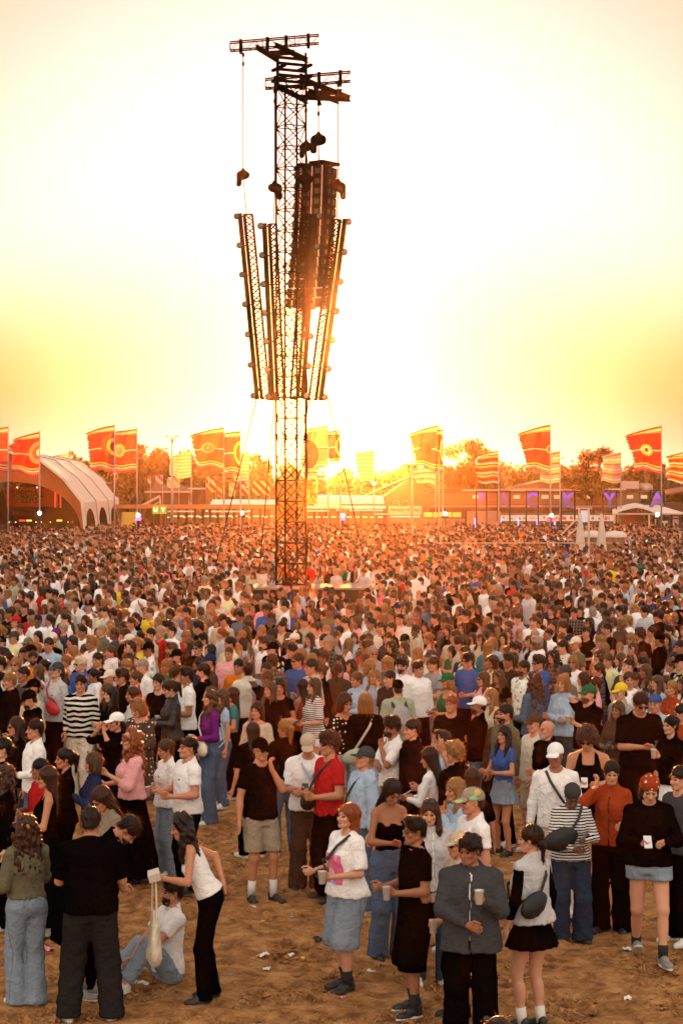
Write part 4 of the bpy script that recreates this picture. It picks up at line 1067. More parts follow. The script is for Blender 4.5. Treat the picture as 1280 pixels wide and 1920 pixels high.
def central_bars():
    D = 152
    e = empty('long_food_bar', (xs_(650, D), D, 0)); ox = e.location.x; tag(e, 'row of white-roofed food counters behind the crowd under the sun', 'food bar')
    x0, x1 = xs_(571, D) - ox, xs_(722, D) - ox
    MB().box(((x0 + x1) / 2, 2, 1.4), (x1 - x0, .1, 2.8)).build('back_wall', M_wood, e)
    MB().box(((x0 + x1) / 2, 0, zs_(951, D)), (x1 - x0, 4.2, .16)).build('roof_slab', M_white, e)
    for a, b_, py in ((573, 618, 957), (655, 716, 956), (590, 640, 946), (700, 724, 963)): MB().box(((xs_(a, D) + xs_(b_, D)) / 2 - ox, -2.3, zs_(py, D)), (xs_(b_, D) - xs_(a, D), .6, .09)).build('awning', M_white, e)
    pm = MB().box((0, 0, 1.2), (.14, .14, 2.4)).mesh('post', M_dwood)
    for px in (573, 590, 612, 634, 652, 676, 700, 718): link('post', pm, e, (xs_(px, D) - ox, -2.0, 0))
    MB().box(((x0 + x1) / 2, -1.4, .55), (x1 - x0, .4, 1.1)).build('counter', M_wood, e)
    lb = MB().box((0, 0, 0), (.14, .04, .05)).mesh('lamp', M_glow)
    for k in range(30):
        if k % 6 != 3: link('lamp', lb, e, (xs_(575 + k * 4.8, D) - ox, -2.3, zs_(968.5 if k % 3 else 956, D)))
    w = empty('white_marquee_roof', (xs_(655, 175), 175, 0)); tag(w, 'long pale marquee roof showing behind the food counters', 'tent'); wx = w.location.x
    MB()._add([(xs_(594, 175) - wx, -3, zs_(934, 175)), (xs_(719, 175) - wx, -3, zs_(942, 175)), (xs_(719, 175) - wx, 3, zs_(930, 175)), (xs_(597, 175) - wx, 3, zs_(928, 175)), (xs_(594, 175) - wx, -3, 0), (xs_(719, 175) - wx, -3, 0)], [(0, 1, 2, 3), (4, 5, 1, 0)]).build('roof', M_white, w)
    h = empty('burger_stall', (xs_(759, 148), 148, 0)); hx = h.location.x; tag(h, 'food stall with wide lettered sign board right of the sun', 'stall'); DD = 148
    M_sb = simple('sign_board_pale', (.62, .46, .30), .7); M_lt = simple('brown_letters', (.16, .07, .03), .8)
    a, b_ = xs_(728, DD) - hx, xs_(790, DD) - hx
    MB().box(((a + b_) / 2, 0, zs_(957, DD)), (b_ - a, .12, .66)).build('sign_board', M_sb, h); put_text('Hamburger & Wraps', (0, -.08, zs_(955.5, DD)), .32, M_lt, h, sx=.78, bold=True)
    MB().box(((a + b_) / 2, 1.6, 1.15), (b_ - a, 3.0, 2.3)).build('kitchen_box', M_wood, h)
    for k in range(12): link('lamp', lb, h, (a + .25 + k * (b_ - a - .5) / 11, -.12, zs_(968.5, DD)))
    for px in (743, 760):
        m = MB(); c = W(px, 944, DD)
        for i in range(8):
            t0, t1 = math.pi * i / 8, math.pi * (i + 1) / 8; m.tube((c.x - hx + .22 * math.cos(t0), 0, c.z + .22 * math.sin(t0)), (c.x - hx + .22 * math.cos(t1), 0, c.z + .22 * math.sin(t1)), .018, n=5)
        m.tube((c.x - hx + .22, 0, c.z), (c.x - hx + .22, 0, c.z - .3), .018, n=5); m.build('hoop_lamp', M_metal, h)
    # barn
    DD = 185; b = empty('barn', (xs_(782, DD), DD, 0)); bx = b.location.x; tag(b, 'large dark gabled barn behind the burger stall', 'barn')
    p = [(xs_(672, DD) - bx, zs_(938, DD)), (xs_(770, DD) - bx, zs_(896, DD)), (xs_(806, DD) - bx, zs_(914, DD))]; z0 = 0
    MB().prism([(p[0][0] + 2, 0, 0), (p[0][0] + 2, 0, p[0][1] + .1), (p[1][0], 0, p[1][1] - .1), (p[2][0], 0, p[2][1] - .1), (p[2][0], 0, 0)], (0, 1, 0), 9).build('wall', M_dwood, b)
    m = MB(); m.prism([(p[0][0], -.5, p[0][1]), (p[1][0], -.5, p[1][1]), (p[1][0], -.5, p[1][1] + .14), (p[0][0], -.5, p[0][1] + .14)], (0, 1, 0), 10); m.prism([(p[1][0], -.5, p[1][1] + .002), (p[2][0] + .2, -.5, p[2][1]), (p[2][0] + .2, -.5, p[2][1] + .14), (p[1][0], -.5, p[1][1] + .142)], (0, 1, 0), 10); m.build('roof', M_roof, b)
    y = empty('yellow_lit_counter', (xs_(830, 145), 145, 0)); yx = y.location.x; tag(y, 'counter with yellow lit panels between the burger stall and the letter frames', 'counter')
    pm2 = MB().box((0, 0, 0), (.62, .08, .34)).mesh('lit_panel', emitter('amber_panel', (.85, .42, .06), .25))
    for k in range(4): link('lit_panel', pm2, y, (xs_(802 + k * 18, 145) - yx, 0, zs_(965, 145)))
    MB().box((0, .6, .9), (3.2, 1, 1.8)).build('body', M_wood, y)
central_bars()

def slatted_building():
    D = 160; e = empty('slatted_building', (xs_(980, D), D, 0)); ox = e.location.x; tag(e, 'long two storey timber building with slatted upper facade', 'building')
    x0, x1 = xs_(805, D) - ox, xs_(1196, D) - ox; zt, zb = zs_(921, D), zs_(949, D)
    MB().box(((x0 + x1) / 2, 3.2, (zt) / 2), (x1 - x0, 6, zt - .02)).build('wall', M_dwood, e)
    MB().box(((x0 + x1) / 2, 2.9, zt + .12), (x1 - x0 + .3, 7, .14)).build('roof', M_roof, e)
    MB().box((xs_(988, D) - ox, -.68, zs_(919, D)), (xs_(1112, D) - xs_(866, D), .06, .10)).build('roof_edge', M_pale, e); MB().box((xs_(1146, D) - ox, -.68, zs_(917.5, D)), (xs_(1168, D) - xs_(1120, D), .06, .10)).build('roof_edge', M_pale, e)
    MB().box(((x0 + x1) / 2, -.05, zb - .06), (x1 - x0, .3, .12)).build('balcony_beam', M_wood, e)
    MB().box(((x0 + x1) / 2, -.22, zb + .02), (x1 - x0, .05, .05)).build('light_line', M_pale, e)
    sl = MB().box((0, 0, 0), (.075, .05, zt - zb - .25)).mesh('slat', M_wood); n = 290
    for k in range(n): link('slat', sl, e, (x0 + (x1 - x0) * (k + .5) / n, -.05, (zt + zb) / 2))
    # small white price boards
    words = ['BURGER', 'FRIES', 'SALAD', 'PIZZA', 'TACOS', 'PASTA', 'KEBAB']
    M_wl = emitter('menu_letters', (.95, .80, .55), .12)
    for px, s in zip((905, 968, 1022, 1044, 1101, 1180, 1208), words[:0] or [''] * 7): pass
    mk = MB().box((0, 0, 0), (.055, .03, .28)).mesh('menu_stroke', M_wl)
    for px in (892, 968, 1021, 1044, 1099, 1180, 1206):
        for k in range(6): link('menu_stroke', mk, e, (xs_(px - 5.5 + k * 2.1, D) - ox, -.12, zs_(931.5, D)))
    MB().box(((xs_(870, D) + xs_(938, D)) / 2 - ox, -1.4, 1.0), (xs_(938, D) - xs_(878, D), 1.2, 2.3)).build('container', simple('container_grey', (.28, .17, .12), .7), e)
    g = MB(); g.box(((xs_(936, D) + xs_(1166, D)) / 2 - ox, -.3, 1.0), (xs_(1166, D) - xs_(936, D), .12, 2.0)); g.build('hoarding', M_panel, e)
    # white banner strip with pink graphics
    ban = empty('white_banner', (xs_(1050, D - 1), D - 1, 0)); bx = ban.location.x; tag(ban, 'long white banner with pink and grey graphics under the slatted balcony', 'banner')
    MB().box(((xs_(938, D - 1) + xs_(1150, D - 1)) / 2 - bx, 0, zs_(971.5, D - 1)), (xs_(1150, D - 1) - xs_(938, D - 1), .05, .46)).build('banner_sheet', M_white, ban)
    M_pk = simple('pink_print', (.70, .05, .12), .8); M_gy = simple('grey_print', (.25, .2, .17), .8)
    for px, s, mt, sz in ((1137, 'IN', M_pk, .42), (1052, '#&', M_pk, .40), (1000, 'oO', M_gy, .3)): put_text(s, (xs_(px, D - 1) - bx, -.04, zs_(971.5, D - 1)), sz, mt, ban, bold=True, name='print')
    r = random.Random(8)
    for k in range(16):
        px = 945 + k * 12.5 + r.uniform(-3, 3); MB().ball((xs_(px, D - 1) - bx, -.03, zs_(971.5, D - 1) + r.uniform(-.06, .06)), r.uniform(.06, .15), sc=(1, .12, 1)).build('print', M_pk if k in (8, 9) else M_gy, ban)
    # blue tubes
    tb = MB().box((0, 0, 0), (.07, .07, .75)).mesh('led_tube', M_bluetube)
    for px in (890, 939, 971, 1006, 1039): o = link('led_tube', tb, None, W(px, 981, D - 4)); tag(o, 'upright blue LED tube ' + {890: 'on the grey container', 939: 'left of the second letter frame', 971: 'midway between the A and C frames', 1006: 'beside the C frame', 1039: 'right of the red mast lamp'}[px], 'light tube')
    # letters on frames
    def grad():
        t = NT('purple_letter'); sx = t.n('ShaderNodeSeparateXYZ'); tc = t.n('ShaderNodeTexCoord'); t.L.new(tc.outputs['Generated'], sx.inputs[0])
        t.col((.17, .10, .27)); t.b.inputs['Emission Color'].default_value = (.10, .015, 1.0, 1); t.L.new(t.ramp(sx.outputs['Y'], [(.25, (.01, .01, .01)), (.6, (.07, .07, .07)), (.85, (.26, .26, .26))]), t.b.inputs['Emission Strength']); return t.m
    M_let = grad(); DL = 141
    for px, ch, hgt, sx, y0, y1 in ((902, 'B', .95, .8, 926, 952), (944, 'A', .95, .8, 925, 952), (997, 'C', .98, 1.0, 925, 953), (1064, 'K', 1.05, 1.0, 925, 955), (1142, 'Y', 1.05, 1.0, 925, 955), (1231, 'A', 1.05, 1.25, 925, 955)):
        f = empty('letter_frame', (xs_(px, DL), DL, 0)); tag(f, 'purple lit letter ' + ch + ' hung in a black post frame' + (' nearest the barn' if px == 944 else ' above the arched entrance' if px == 1231 else ''), 'letter sign', 'letter frames in a row')
        ww = .36 if px < 910 else .42 if px < 1010 else .48
        for s_ in (-1, 1): MB().box((s_ * ww, .05, zs_(y0 - 4, DL) / 2), (.11, .11, zs_(y0 - 4, DL))).build('post', M_dark, f)
        MB().box((0, .05, zs_(y0 - 4, DL) + .03), (ww * 2 + .1, .1, .06)).build('crossbar', M_dark, f); MB().box((0, .05, zs_(y1 + 4, DL)), (ww * 2 - .13, .06, .05)).build('crossbar', M_dark, f)
        put_text(ch, (0, -.05, zs_((y0 + y1) / 2, DL)), hgt * 1.42, M_let, f, sx=sx * .8, bold=True, name='letter')
    # entrance tent at the right
    DT = 138; t = empty('arched_entrance_tent', (xs_(1216, DT), DT, 0)); tx = t.location.x; tag(t, 'entrance tent with arched pale roof at the right edge', 'tent')
    m = MB(); pts = [(1148, 962), (1165, 955), (1180, 951), (1192, 949), (1205, 951), (1222, 957), (1238, 964)]
    fr = [(xs_(a, DT) - tx, 0, zs_(b_, DT)) for a, b_ in pts]; bk = [(x + .75, 6, z + .15) for x, y, z in fr]
    fr2 = [(x, y, z - .12) for x, y, z in fr]; bk2 = [(x, y, z - .12) for x, y, z in bk]
    k = len(fr); m._add(fr + bk + fr2 + bk2, [(i, i + 1, k + i + 1, k + i) for i in range(k - 1)] + [(2 * k + i, 3 * k + i, 3 * k + i + 1, 2 * k + i + 1) for i in range(k - 1)] + [(i, 2 * k + i, 2 * k + i + 1, i + 1) for i in range(k - 1)]); m.build('roof', M_tentw, t)
    m = MB(); a_, c_, d_ = W(1218, 949, DT), W(1250, 948, DT), W(1283, 962, DT)
    m._add([(fr[-1][0], 0, fr[-1][2]), (d_.x - tx, 0, d_.z), (c_.x - tx, 4, c_.z), (fr[3][0] + .5, 4, fr[3][2])], [(0, 1, 2, 3)]); m.build('roof', M_tentw, t)
    MB().box(((xs_(1148, DT) + xs_(1283, DT)) / 2 - tx, -.02, zs_(963.5, DT)), (xs_(1283, DT) - xs_(1148, DT), .08, .10)).build('eaves_beam', M_pale, t)
    for px in (1151, 1216, 1229, 1258, 1279): MB().box((xs_(px, DT) - tx, 0, zs_(964, DT) / 2), (.12, .12, zs_(964, DT))).build('post', M_pale if px < 1230 else M_dark, t)
    MB().box((xs_(1190, DT) - tx, 1.5, 1.1), (1.6, .1, 2.3)).build('inner_wall', simple('rust_wall', (.22, .07, .035), .8), t)
    MB().box((xs_(1247, DT) - tx, .3, 1.5), (.40, .05, .62)).build('notice_board', M_white, t)
    MB().box((xs_(1267, DT) - tx, .6, 1.4), (.5, .05, 1.4)).build('panel', M_pale, t)
    MB().box((xs_(1262, DT) - tx, -.1, zs_(972, DT)), (xs_(1286, DT) - xs_(1234, DT), .1, .08)).build('crossbeam', M_dark, t)
    rr = empty('brown_roofed_shed', (xs_(1262, 165), 165, 0)); tag(rr, 'brown sloping roof shed behind the last letter frame', 'shed'); rx = rr.location.x
    MB()._add([(xs_(1243, 165) - rx, -2, zs_(925, 165)), (xs_(1310, 165) - rx, -2, zs_(911, 165)), (xs_(1310, 165) - rx, 4, zs_(909, 165)), (xs_(1243, 165) - rx, 4, zs_(922, 165)), (xs_(1243, 165) - rx, -2, zs_(928, 165)), (xs_(1310, 165) - rx, -2, zs_(914, 165))], [(0, 1, 2, 3), (4, 5, 1, 0)]).build('roof', simple('rust_roof', (.28, .10, .05), .8), rr)
    MB().box((1.0, 1, 1.4), (4.4, 3, 2.8)).build('wall', M_dwood, rr)
    # water tank and dormer on the roof
    o = MB().lathe([(.0, 0), (.62, 0), (.62, .5), (.45, .68), (0, .72)], n=20).build('roof_vent', M_metal, e, smooth=True); o.location = (xs_(1216, D) - ox, 2, zs_(923, D))
    MB().box((xs_(1186, D) - ox, 2.0, zs_(911, D)), (1.35, 1.2, .75)).build('dormer', M_pale, e)
    # bigger roof behind
    q = empty('wide_low_roof', (xs_(1020, 180), 180, 0)); tag(q, 'low wide gable roof rising behind the slatted building', 'building'); qx = q.location.x
    MB().prism([(xs_(960, 180) - qx, 0, 0), (xs_(960, 180) - qx, 0, zs_(915, 180)), (xs_(1032, 180) - qx, 0, zs_(898, 180)), (xs_(1110, 180) - qx, 0, zs_(914, 180)), (xs_(1110, 180) - qx, 0, 0)], (0, 1, 0), 8).build('roof', M_roof, q)
slatted_building()

# closed parasols, domes and barrier at the right
def right_bits():
    D = 92
    for px, py0, lab in ((1087, 962, 'closed white parasol left of the pair by the domes'), (1127, 964, 'closed white parasol right of the pair by the domes')):
        e = empty('parasol', (xs_(px, D), D, 0)); tag(e, lab, 'parasol', 'closed white parasols')
        zt = zs_(py0, D); m = MB(); n = 16; v = []; f = []
        for z, r0 in ((.75, .21), (1.1, .20), (1.7, .15), (2.2, .08), (2.45, .04)):
            for i in range(n): a = 2 * math.pi * i / n; rr = r0 * (1 + .22 * math.cos(8 * a)); v.append((rr * math.cos(a), rr * math.sin(a), z * zt / 2.45))
        for j in range(4): f += [(j * n + i, j * n + (i + 1) % n, (j + 1) * n + (i + 1) % n, (j + 1) * n + i) for i in range(n)]
        m._add(v, f + [tuple(range(4 * n, 5 * n))]); m.build('folded_canopy', M_tentw, e, smooth=True); MB().tube((0, 0, 0), (0, 0, zt + .1), .03).build('pole', M_metal, e)
    for px, w_, lab in ((1110, 46, 'low white dome roof left, behind the closed parasols'), (1152, 44, 'low white dome roof right of the closed parasols')):
        DD = 95; e = empty('dome_bar', (xs_(px, DD), DD, 0)); tag(e, lab, 'dome tent', 'white dome roofs'); rr = w_ / FPX * DD / 2 * 1.02
        MB().lathe([(rr, zs_(1007, DD)), (rr * 1.0, zs_(1004, DD)), (rr * .9, zs_(1000, DD)), (rr * .6, zs_(996.5, DD)), (.01, zs_(995, DD))], n=24).build('dome_roof', M_tentw, e, smooth=True)
        MB().tube((0, 0, 0), (0, 0, zs_(1005, DD)), rr * .8, rr * .8, 20).build('bar_body', M_wood, e)
    e = empty('ladder_stand', (xs_(1100, 94), 94, 0)); tag(e, 'metal stair stand with a lit white panel left of the parasols', 'stand'); ex = e.location.x
    m = MB(); 
    for a in (1085, 1103): m.box((xs_(a, 94) - ex, 0, zs_(953, 94) / 2), (.09, .09, zs_(953, 94)))
    m.box((xs_(1094, 94) - ex, 0, zs_(953, 94)), (.75, .09, .08)); m.bar((xs_(1050, 94) - ex, -.2, zs_(1003, 94)), (xs_(1081, 94) - ex, -.2, zs_(971, 94)), .07); m.bar((xs_(1062, 94) - ex, -.2, zs_(1006, 94)), (xs_(1086, 94) - ex, -.2, zs_(984, 94)), .07); m.build('frame', M_pale, e)
    MB().box((xs_(1096, 94) - ex, .05, zs_(968, 94)), (.38, .05, .55)).build('panel', emitter('blue_white_panel', (.45, .5, .62), .15), e)
    # crowd barrier rail
    D = 90; e = empty('crowd_barrier', (xs_(1000, D), D, 0)); ex = e.location.x; tag(e, 'long white topped crowd barrier across the right rear crowd', 'barrier')
    MB().box(((xs_(815, D) + xs_(1160, D)) / 2 - ex, 0, zs_(1018, D)), (xs_(1160, D) - xs_(815, D), .05, .035)).build('top_rail', M_pale, e)
    pm = MB().box((0, 0, .6), (.05, .05, 1.2)).mesh('upright', M_metal)
    for k in range(12): link('upright', pm, e, (xs_(815 + k * 31.3, D) - ex, 0, 0))
right_bits()

# lamp masts, LED posts, wind turbines, small banners
def lamp_mast(px, ytop, D, lab, double):
    e = empty('lamp_mast', (xs_(px, D), D, 0)); tag(e, lab, 'lamp post'); zt = zs_(ytop, D)
    MB().tube((0, 0, 0), (0, 0, zt), .13, .05, 10).build('pole', M_metal, e, smooth=True)
    for s_ in (-1, 1):
        w_ = .30 if double else .13; m = MB(); m.path([(0, 0, zt - .55 if double else zt - .1), (s_ * w_ * .45, 0, zt - .15), (s_ * w_ * .8, 0, zt + .04), (s_ * w_ * 1.1, 0, zt + .02)], .03); m.build('arm', M_dwood, e)
        MB().box((s_ * w_ * 1.2, 0, zt), (.22, .12, .07)).build('lamp_head', M_dark, e)
lamp_mast(323, 818, 135, 'tall lamp mast with two curved arms left of the striped flag', True)
lamp_mast(772, 820, 145, 'tall straight lamp mast beside the flag near the barn', False)
for px, py, D, kind, lab in ((75, 962, 118, 0, 'bright bulb on flagpole base in the marquee opening'), (260, 966, 122, 1, 'bulb above a pink LED lamp right of the marquee'), (453, 962, 126, 0, 'bright bulb on a dark post left of the mast'), (642, 966, 126, 1, 'bulb above a pink LED lamp right of the mast'),
                             (834, 963, 122, 0, 'bright bulb on a dark post by the burger stall'), (1032, 966, 122, 2, 'bulb above twin red lamps below the tall red flag'), (1231, 965, 122, 0, 'bright bulb on a post in the arched entrance'), (701, 907, 165, 0, 'bright bulb on a thin mast over the pale marquee roof')):
    e = empty('lamp_post', (xs_(px, D), D, 0)); tag(e, lab, 'lamp post', 'lamp posts along the far edge'); z = zs_(py, D)
    MB().ball((0, -.12, z), .11, 12, 8).build('bulb', M_bulb, e, smooth=True); thick = .14 if py > 940 else .04
    MB().box((0, 0, (z - .15) / 2), (thick, thick, z - .15)).build('post', M_dark, e)
    if py > 940: MB().box((0, 0, z - .22), (.5, .16, .09)).build('bracket', M_dark, e)
    if kind == 1: MB().box((0, -.14, zs_(973, D)), (.34, .12, .15)).build('pink_led', M_pinklamp, e)
    if kind == 2:
        for s_ in (-1, 1): MB().box((s_ * .17, -.14, zs_(975, D)), (.18, .12, .18)).build('red_led', M_redlamp, e)
for px, py, s_ in ((713, 884, 1.0), (725, 884, 1.1)):
    D = 1500; e = empty('wind_turbine', (xs_(px, D), D, 0)); tag(e, 'distant wind turbine ' + ('left of the two' if px == 713 else 'right of the two') + ' beside the striped flag near the sun', 'wind turbine', 'distant wind turbines')
    z = zs_(py + 2, D); MB().tube((0, 0, 0), (0, 0, z), .9, .5, 8).build('tower', M_metal, e)
    for k in range(3):
        a = k * 2.094 + (1.6 if px == 713 else 1.2); b = MB().bar((0, -1, z), (4.6 * math.cos(a) * s_, -1, z + 4.6 * math.sin(a) * s_), .5, .2).build('blade', M_metal, e)
def stripe_banner_mat(c1, c2):
    t = NT('striped_banner'); w = t.n('ShaderNodeTexWave', wave_type='BANDS', bands_direction='DIAGONAL'); t.L.new(t.mapping((1, 1, 1)), w.inputs[0]); w.inputs['Scale'].default_value = .9
    c = t.mix(t.ma('GREATER_THAN', w.outputs['Fac'], .55), c1, c2); t.col(c); t.translucent(c, .4); return t.m
MBn = [stripe_banner_mat((.72, .12, .13), (.75, .55, .50)), stripe_banner_mat((.60, .06, .07), (.80, .48, .08)), stripe_banner_mat((.75, .42, .08), (.72, .60, .45))]
for px, py, w_, h_, k, lab in ((280, 899, 5, 14, 0, 'narrow pink banner edge left of the pink striped panel'), (299, 899, 14, 17, 0, 'pink and white diagonal striped panel over the hall roof'), (325, 905, 24, 20, 2, 'yellow striped round-cornered panel below the striped flag'),
                               (396, 908, 20, 30, 1, 'red panel with white emblem and yellow stripes'), (412, 921, 8, 20, 1, 'narrow leaning striped blade banner'), (435, 918, 11, 25, 2, 'pale yellow striped blade banner'), (460, 916, 15, 25, 1, 'red striped blade banner with small symbols'), (490, 915, 34, 27, 1, 'wide red striped banner left of the mast')):
    D = 163; e = empty('small_banner', W(px, py + h_ / 2, D)); e.location.z = 0; tag(e, lab, 'banner', 'small striped banners behind the bars'); hw, hh = w_ / FPX * D / 2, h_ / FPX * D / 2; zc = zs_(py, D)
    c = min(hw, hh) * .35; out = [(-hw + c, -hh), (hw - c, -hh), (hw, -hh + c), (hw, hh - c), (hw - c, hh), (-hw + c, hh), (-hw, hh - c), (-hw, -hh + c)]
    MB().prism([(x, -.02, zc + z) for x, z in out], (0, 1, 0), .04).build('panel', MBn[k], e); MB().tube((hw * .9, .06, 0), (hw * .9, .06, zc + hh), .03).build('pole', M_metal, e)
    if px in (396,): 
        for sx in (-1, 1): put_text('♪' if False else 'J', (sx * hw * .45, -.04, zc + hh * .3), .42, M_white, e, bold=True, name='emblem')
    if px == 460: put_text('% x', (0, -.04, zc + hh * .3), .35, M_white, e, bold=True, name='emblem')

# ================================================================== FLAGS
FL = {'red': (.62, .030, .016), 'coral': (.66, .060, .035), 'orange': (.70, .10, .03), 'yellow': (.80, .52, .08), 'white': (.78, .66, .55), 'pink': (.74, .30, .26), 'peach': (.74, .26, .12), 'plum': (.30, .03, .05), 'brown': (.25, .09, .04)}
def flag_mat(name, base, stripes, emblem):
    """stripes: (v0, v1, colour) across the cloth; emblem: list of (u, v, radius, colour, petals) drawn in order"""
    t = NT(name); uv = t.n('ShaderNodeUVMap'); sx = t.n('ShaderNodeSeparateXYZ'); t.L.new(uv.outputs[0], sx.inputs[0]); u, v = sx.outputs[0], sx.outputs[1]
    c = t.mix(0.0, FL[base], FL[base])
    for v0, v1, cl in stripes:
        f = t.ma('MULTIPLY', t.ma('GREATER_THAN', v, v0), t.ma('LESS_THAN', v, v1)); c = t.mix(f, c, FL[cl])
    for (eu, ev, rad, cl, pet) in emblem:
        du, dv = t.ma('SUBTRACT', u, eu), t.ma('MULTIPLY', t.ma('SUBTRACT', v, ev), 1.6); r2 = t.ma('SQRT', t.ma('ADD', t.ma('MULTIPLY', du, du), t.ma('MULTIPLY', dv, dv)))
        if pet: r2 = t.ma('ADD', r2, t.ma('MULTIPLY', t.ma('SINE', t.ma('MULTIPLY', t.ma('ARCTAN2', dv, du), pet)), .022))
        c = t.mix(t.ma('LESS_THAN', r2, rad), c, FL[cl])
    f = t.noise(3, 3, .5); c = t.mix(f, t.mix(1, c, (.86, .85, .85), 'MULTIPLY'), c)
    t.col(c); t.set(Roughness=.8); t.translucent(c, .62)
    t.bump(t.noise(1, 3, .6, vec=t.mapping((1.5, 1, 5))), .35, .06)
    return t.m
ST_A = [(.90, .93, 'white'), (.93, .96, 'yellow'), (.86, .885, 'peach'), (.13, .16, 'yellow'), (.07, .10, 'white'), (.03, .05, 'pink'), (.48, .50, 'white'), (.452, .47, 'orange')]
STR = [(i / 12, i / 12 + .042, ('yellow', 'white', 'pink', 'orange')[i % 4]) for i in range(12)]
FM = {
 'red_white_disc': flag_mat('flag_red_white_disc', 'red', ST_A, [(0.02, .52, .42, 'peach', 0), (0.02, .52, .26, 'orange', 0), (0, .52, .14, 'white', 0)]),
 'red_dark_disc': flag_mat('flag_red_dark_disc', 'red', ST_A, [(0.0, .55, .48, 'brown', 7), (0.0, .55, .30, 'yellow', 0), (0, .55, .17, 'plum', 0)]),
 'coral_flower': flag_mat('flag_coral_flower', 'coral', ST_A, [(.75, .50, .25, 'yellow', 14), (.75, .50, .15, 'pink', 0)]),
 'orange_flower': flag_mat('flag_orange_flower', 'orange', ST_A, [(.52, .50, .22, 'peach', 0), (.52, .50, .13, 'orange', 0), (.52, .5, .07, 'peach', 0)]),
 'red_ring': flag_mat('flag_red_ring', 'red', ST_A, [(.5, .48, .21, 'yellow', 14), (.5, .48, .14, 'white', 0), (.5, .48, .08, 'red', 0)]),
 'red_plain': flag_mat('flag_red', 'red', ST_A, [(.0, .5, .14, 'yellow', 0), (0, .5, .10, 'coral', 0)]),
 'coral_disc': flag_mat('flag_coral_disc', 'coral', ST_A, [(.52, .48, .24, 'red', 12), (.02, .5, .12, 'peach', 0)]),
 'half': flag_mat('flag_half', 'peach', ST_A, [(.95, .35, .55, 'coral', 0), (.95, .3, .2, 'orange', 0)]),
 'fan': flag_mat('flag_fan', 'coral', ST_A, [(-.05, .5, .45, 'yellow', 0), (-.05, .5, .33, 'orange', 0)]),
 'stripes': flag_mat('flag_stripes', 'pink', STR, []), 'stripes_yellow': flag_mat('flag_stripes_yellow', 'yellow', [(i / 8, i / 8 + .06, 'white') for i in range(8)], []), 'stripes_warm': flag_mat('flag_stripes_warm', 'orange', [(i / 10, i / 10 + .05, ('white', 'red', 'yellow')[i % 3]) for i in range(10)], []),
}
def flag(px, ptop, pbot, pw, D, m, lab, fringe=True, seed=0, droop=0.12, fold=.35):
    """cloth hangs from the pole at pixel px and blows to the left"""
    e = empty('flag', (xs_(px, D), D, 0)); tag(e, lab, 'flag', 'tall flags on poles at the back of the field')
    zt, zb = zs_(ptop, D), zs_(pbot, D); w = pw / FPX * D; H_ = zt - zb; r = random.Random(seed)
    MB().tube((0, 0, 0), (0, 0, zt + .12), .055, .03, 8).build('pole', M_metal, e, smooth=True)
    nu, nv = 26, 34; V = []; UV = []; F = []; ph = r.uniform(0, 6.28)
    for j in range(nv + 1):
        v = j / nv
        ww = w * (1 - .10 * math.sin(v * 3 + ph) - (fold * .5) * max(0, .42 - v) ** 1.0)
        for i in range(nu + 1):
            u = i / nu; edge = 0
            if fringe and i >= nu - 1: edge = (.10 if j % 2 else -.07) * w * .55 + r.uniform(-.03, .03) * w
            x = -(ww * u + (edge if i == nu else edge * .3))
            y = -.26 * math.sin(u * 7.5 + v * 3.0 + ph) * u - .10 * math.sin(u * 15 + v * 7 + ph * 2) * u - .35 * math.sin(v * 4 + ph) * u * u
            z = zb + H_ * v - droop * w * (u ** 1.5) * (1.0 - 1.7 * (1 - v)) - .05 * w * math.sin(u * 6 + ph) * (1 - v) - (.10 * w * u if v > .9 else 0)
            if fringe and j == 0: z += (.05 if i % 2 else -.06) * w
            V.append((x, y, z)); UV.append((u, v))
    for j in range(nv):
        for i in range(nu): a = j * (nu + 1) + i; F.append((a, a + nu + 1, a + nu + 2, a + 1))
    me = mesh_np('cloth', np.array(V), np.array(F), (m,)); ul = me.uv_layers.new(name='UVMap'); li = np.zeros(len(me.loops), np.int32); me.loops.foreach_get('vertex_index', li); ul.data.foreach_set('uv', np.array(UV, np.float32)[li].ravel())
    link('cloth', me, e)
flag(16, 800, 882, 62, 122, FM['coral_flower'], 'coral flag cut by the left picture edge', seed=1)
flag(75, 810, 890, 52, 120, FM['red_white_disc'], 'red flag with half white disc in front of the marquee', seed=2, droop=.16)
flag(130, 849, 876, 34, 160, FM['stripes_yellow'], 'yellow and white flag behind the marquee roof', False, 3)
flag(215, 797, 884, 50, 120, FM['red_dark_disc'], 'red flag with dark disc right of the marquee', seed=4, droop=.18)
flag(257, 804, 884, 42, 122, FM['coral_flower'], 'coral flag with yellow flower next to the dark disc flag', seed=5, droop=.03, fold=.0)
flag(359, 846, 896, 40, 150, FM['stripes_yellow'], 'small yellow striped flag by the lamp mast', False, 6, .12)
flag(420, 801, 880, 56, 122, FM['orange_flower'], 'orange flag with pale ring left of the mast', seed=7, droop=.14)
flag(451, 808, 890, 32, 122, FM['fan'], 'orange flag with yellow half circle left of the mast', seed=8, droop=.03, fold=0)
flag(467, 848, 903, 30, 150, FM['stripes_yellow'], 'small pale striped flag behind the fan flag', False, 9)
flag(615, 797, 880, 42, 122, FM['half'], 'peach and red flag just right of the mast', seed=10, droop=.08)
flag(638, 806, 870, 22, 122, FM['fan'], 'pale flag in front of the sun', seed=11, droop=.02, fold=0)
flag(594, 850, 900, 26, 150, FM['stripes'], 'small pale striped flag behind the mast', False, 12)
flag(701, 845, 903, 32, 140, FM['stripes_yellow'], 'small yellow striped flag right of the sun', False, 13, .06)
flag(822, 797, 882, 52, 122, FM['coral_disc'], 'coral flag with red scalloped disc near the barn', seed=14, droop=.22)
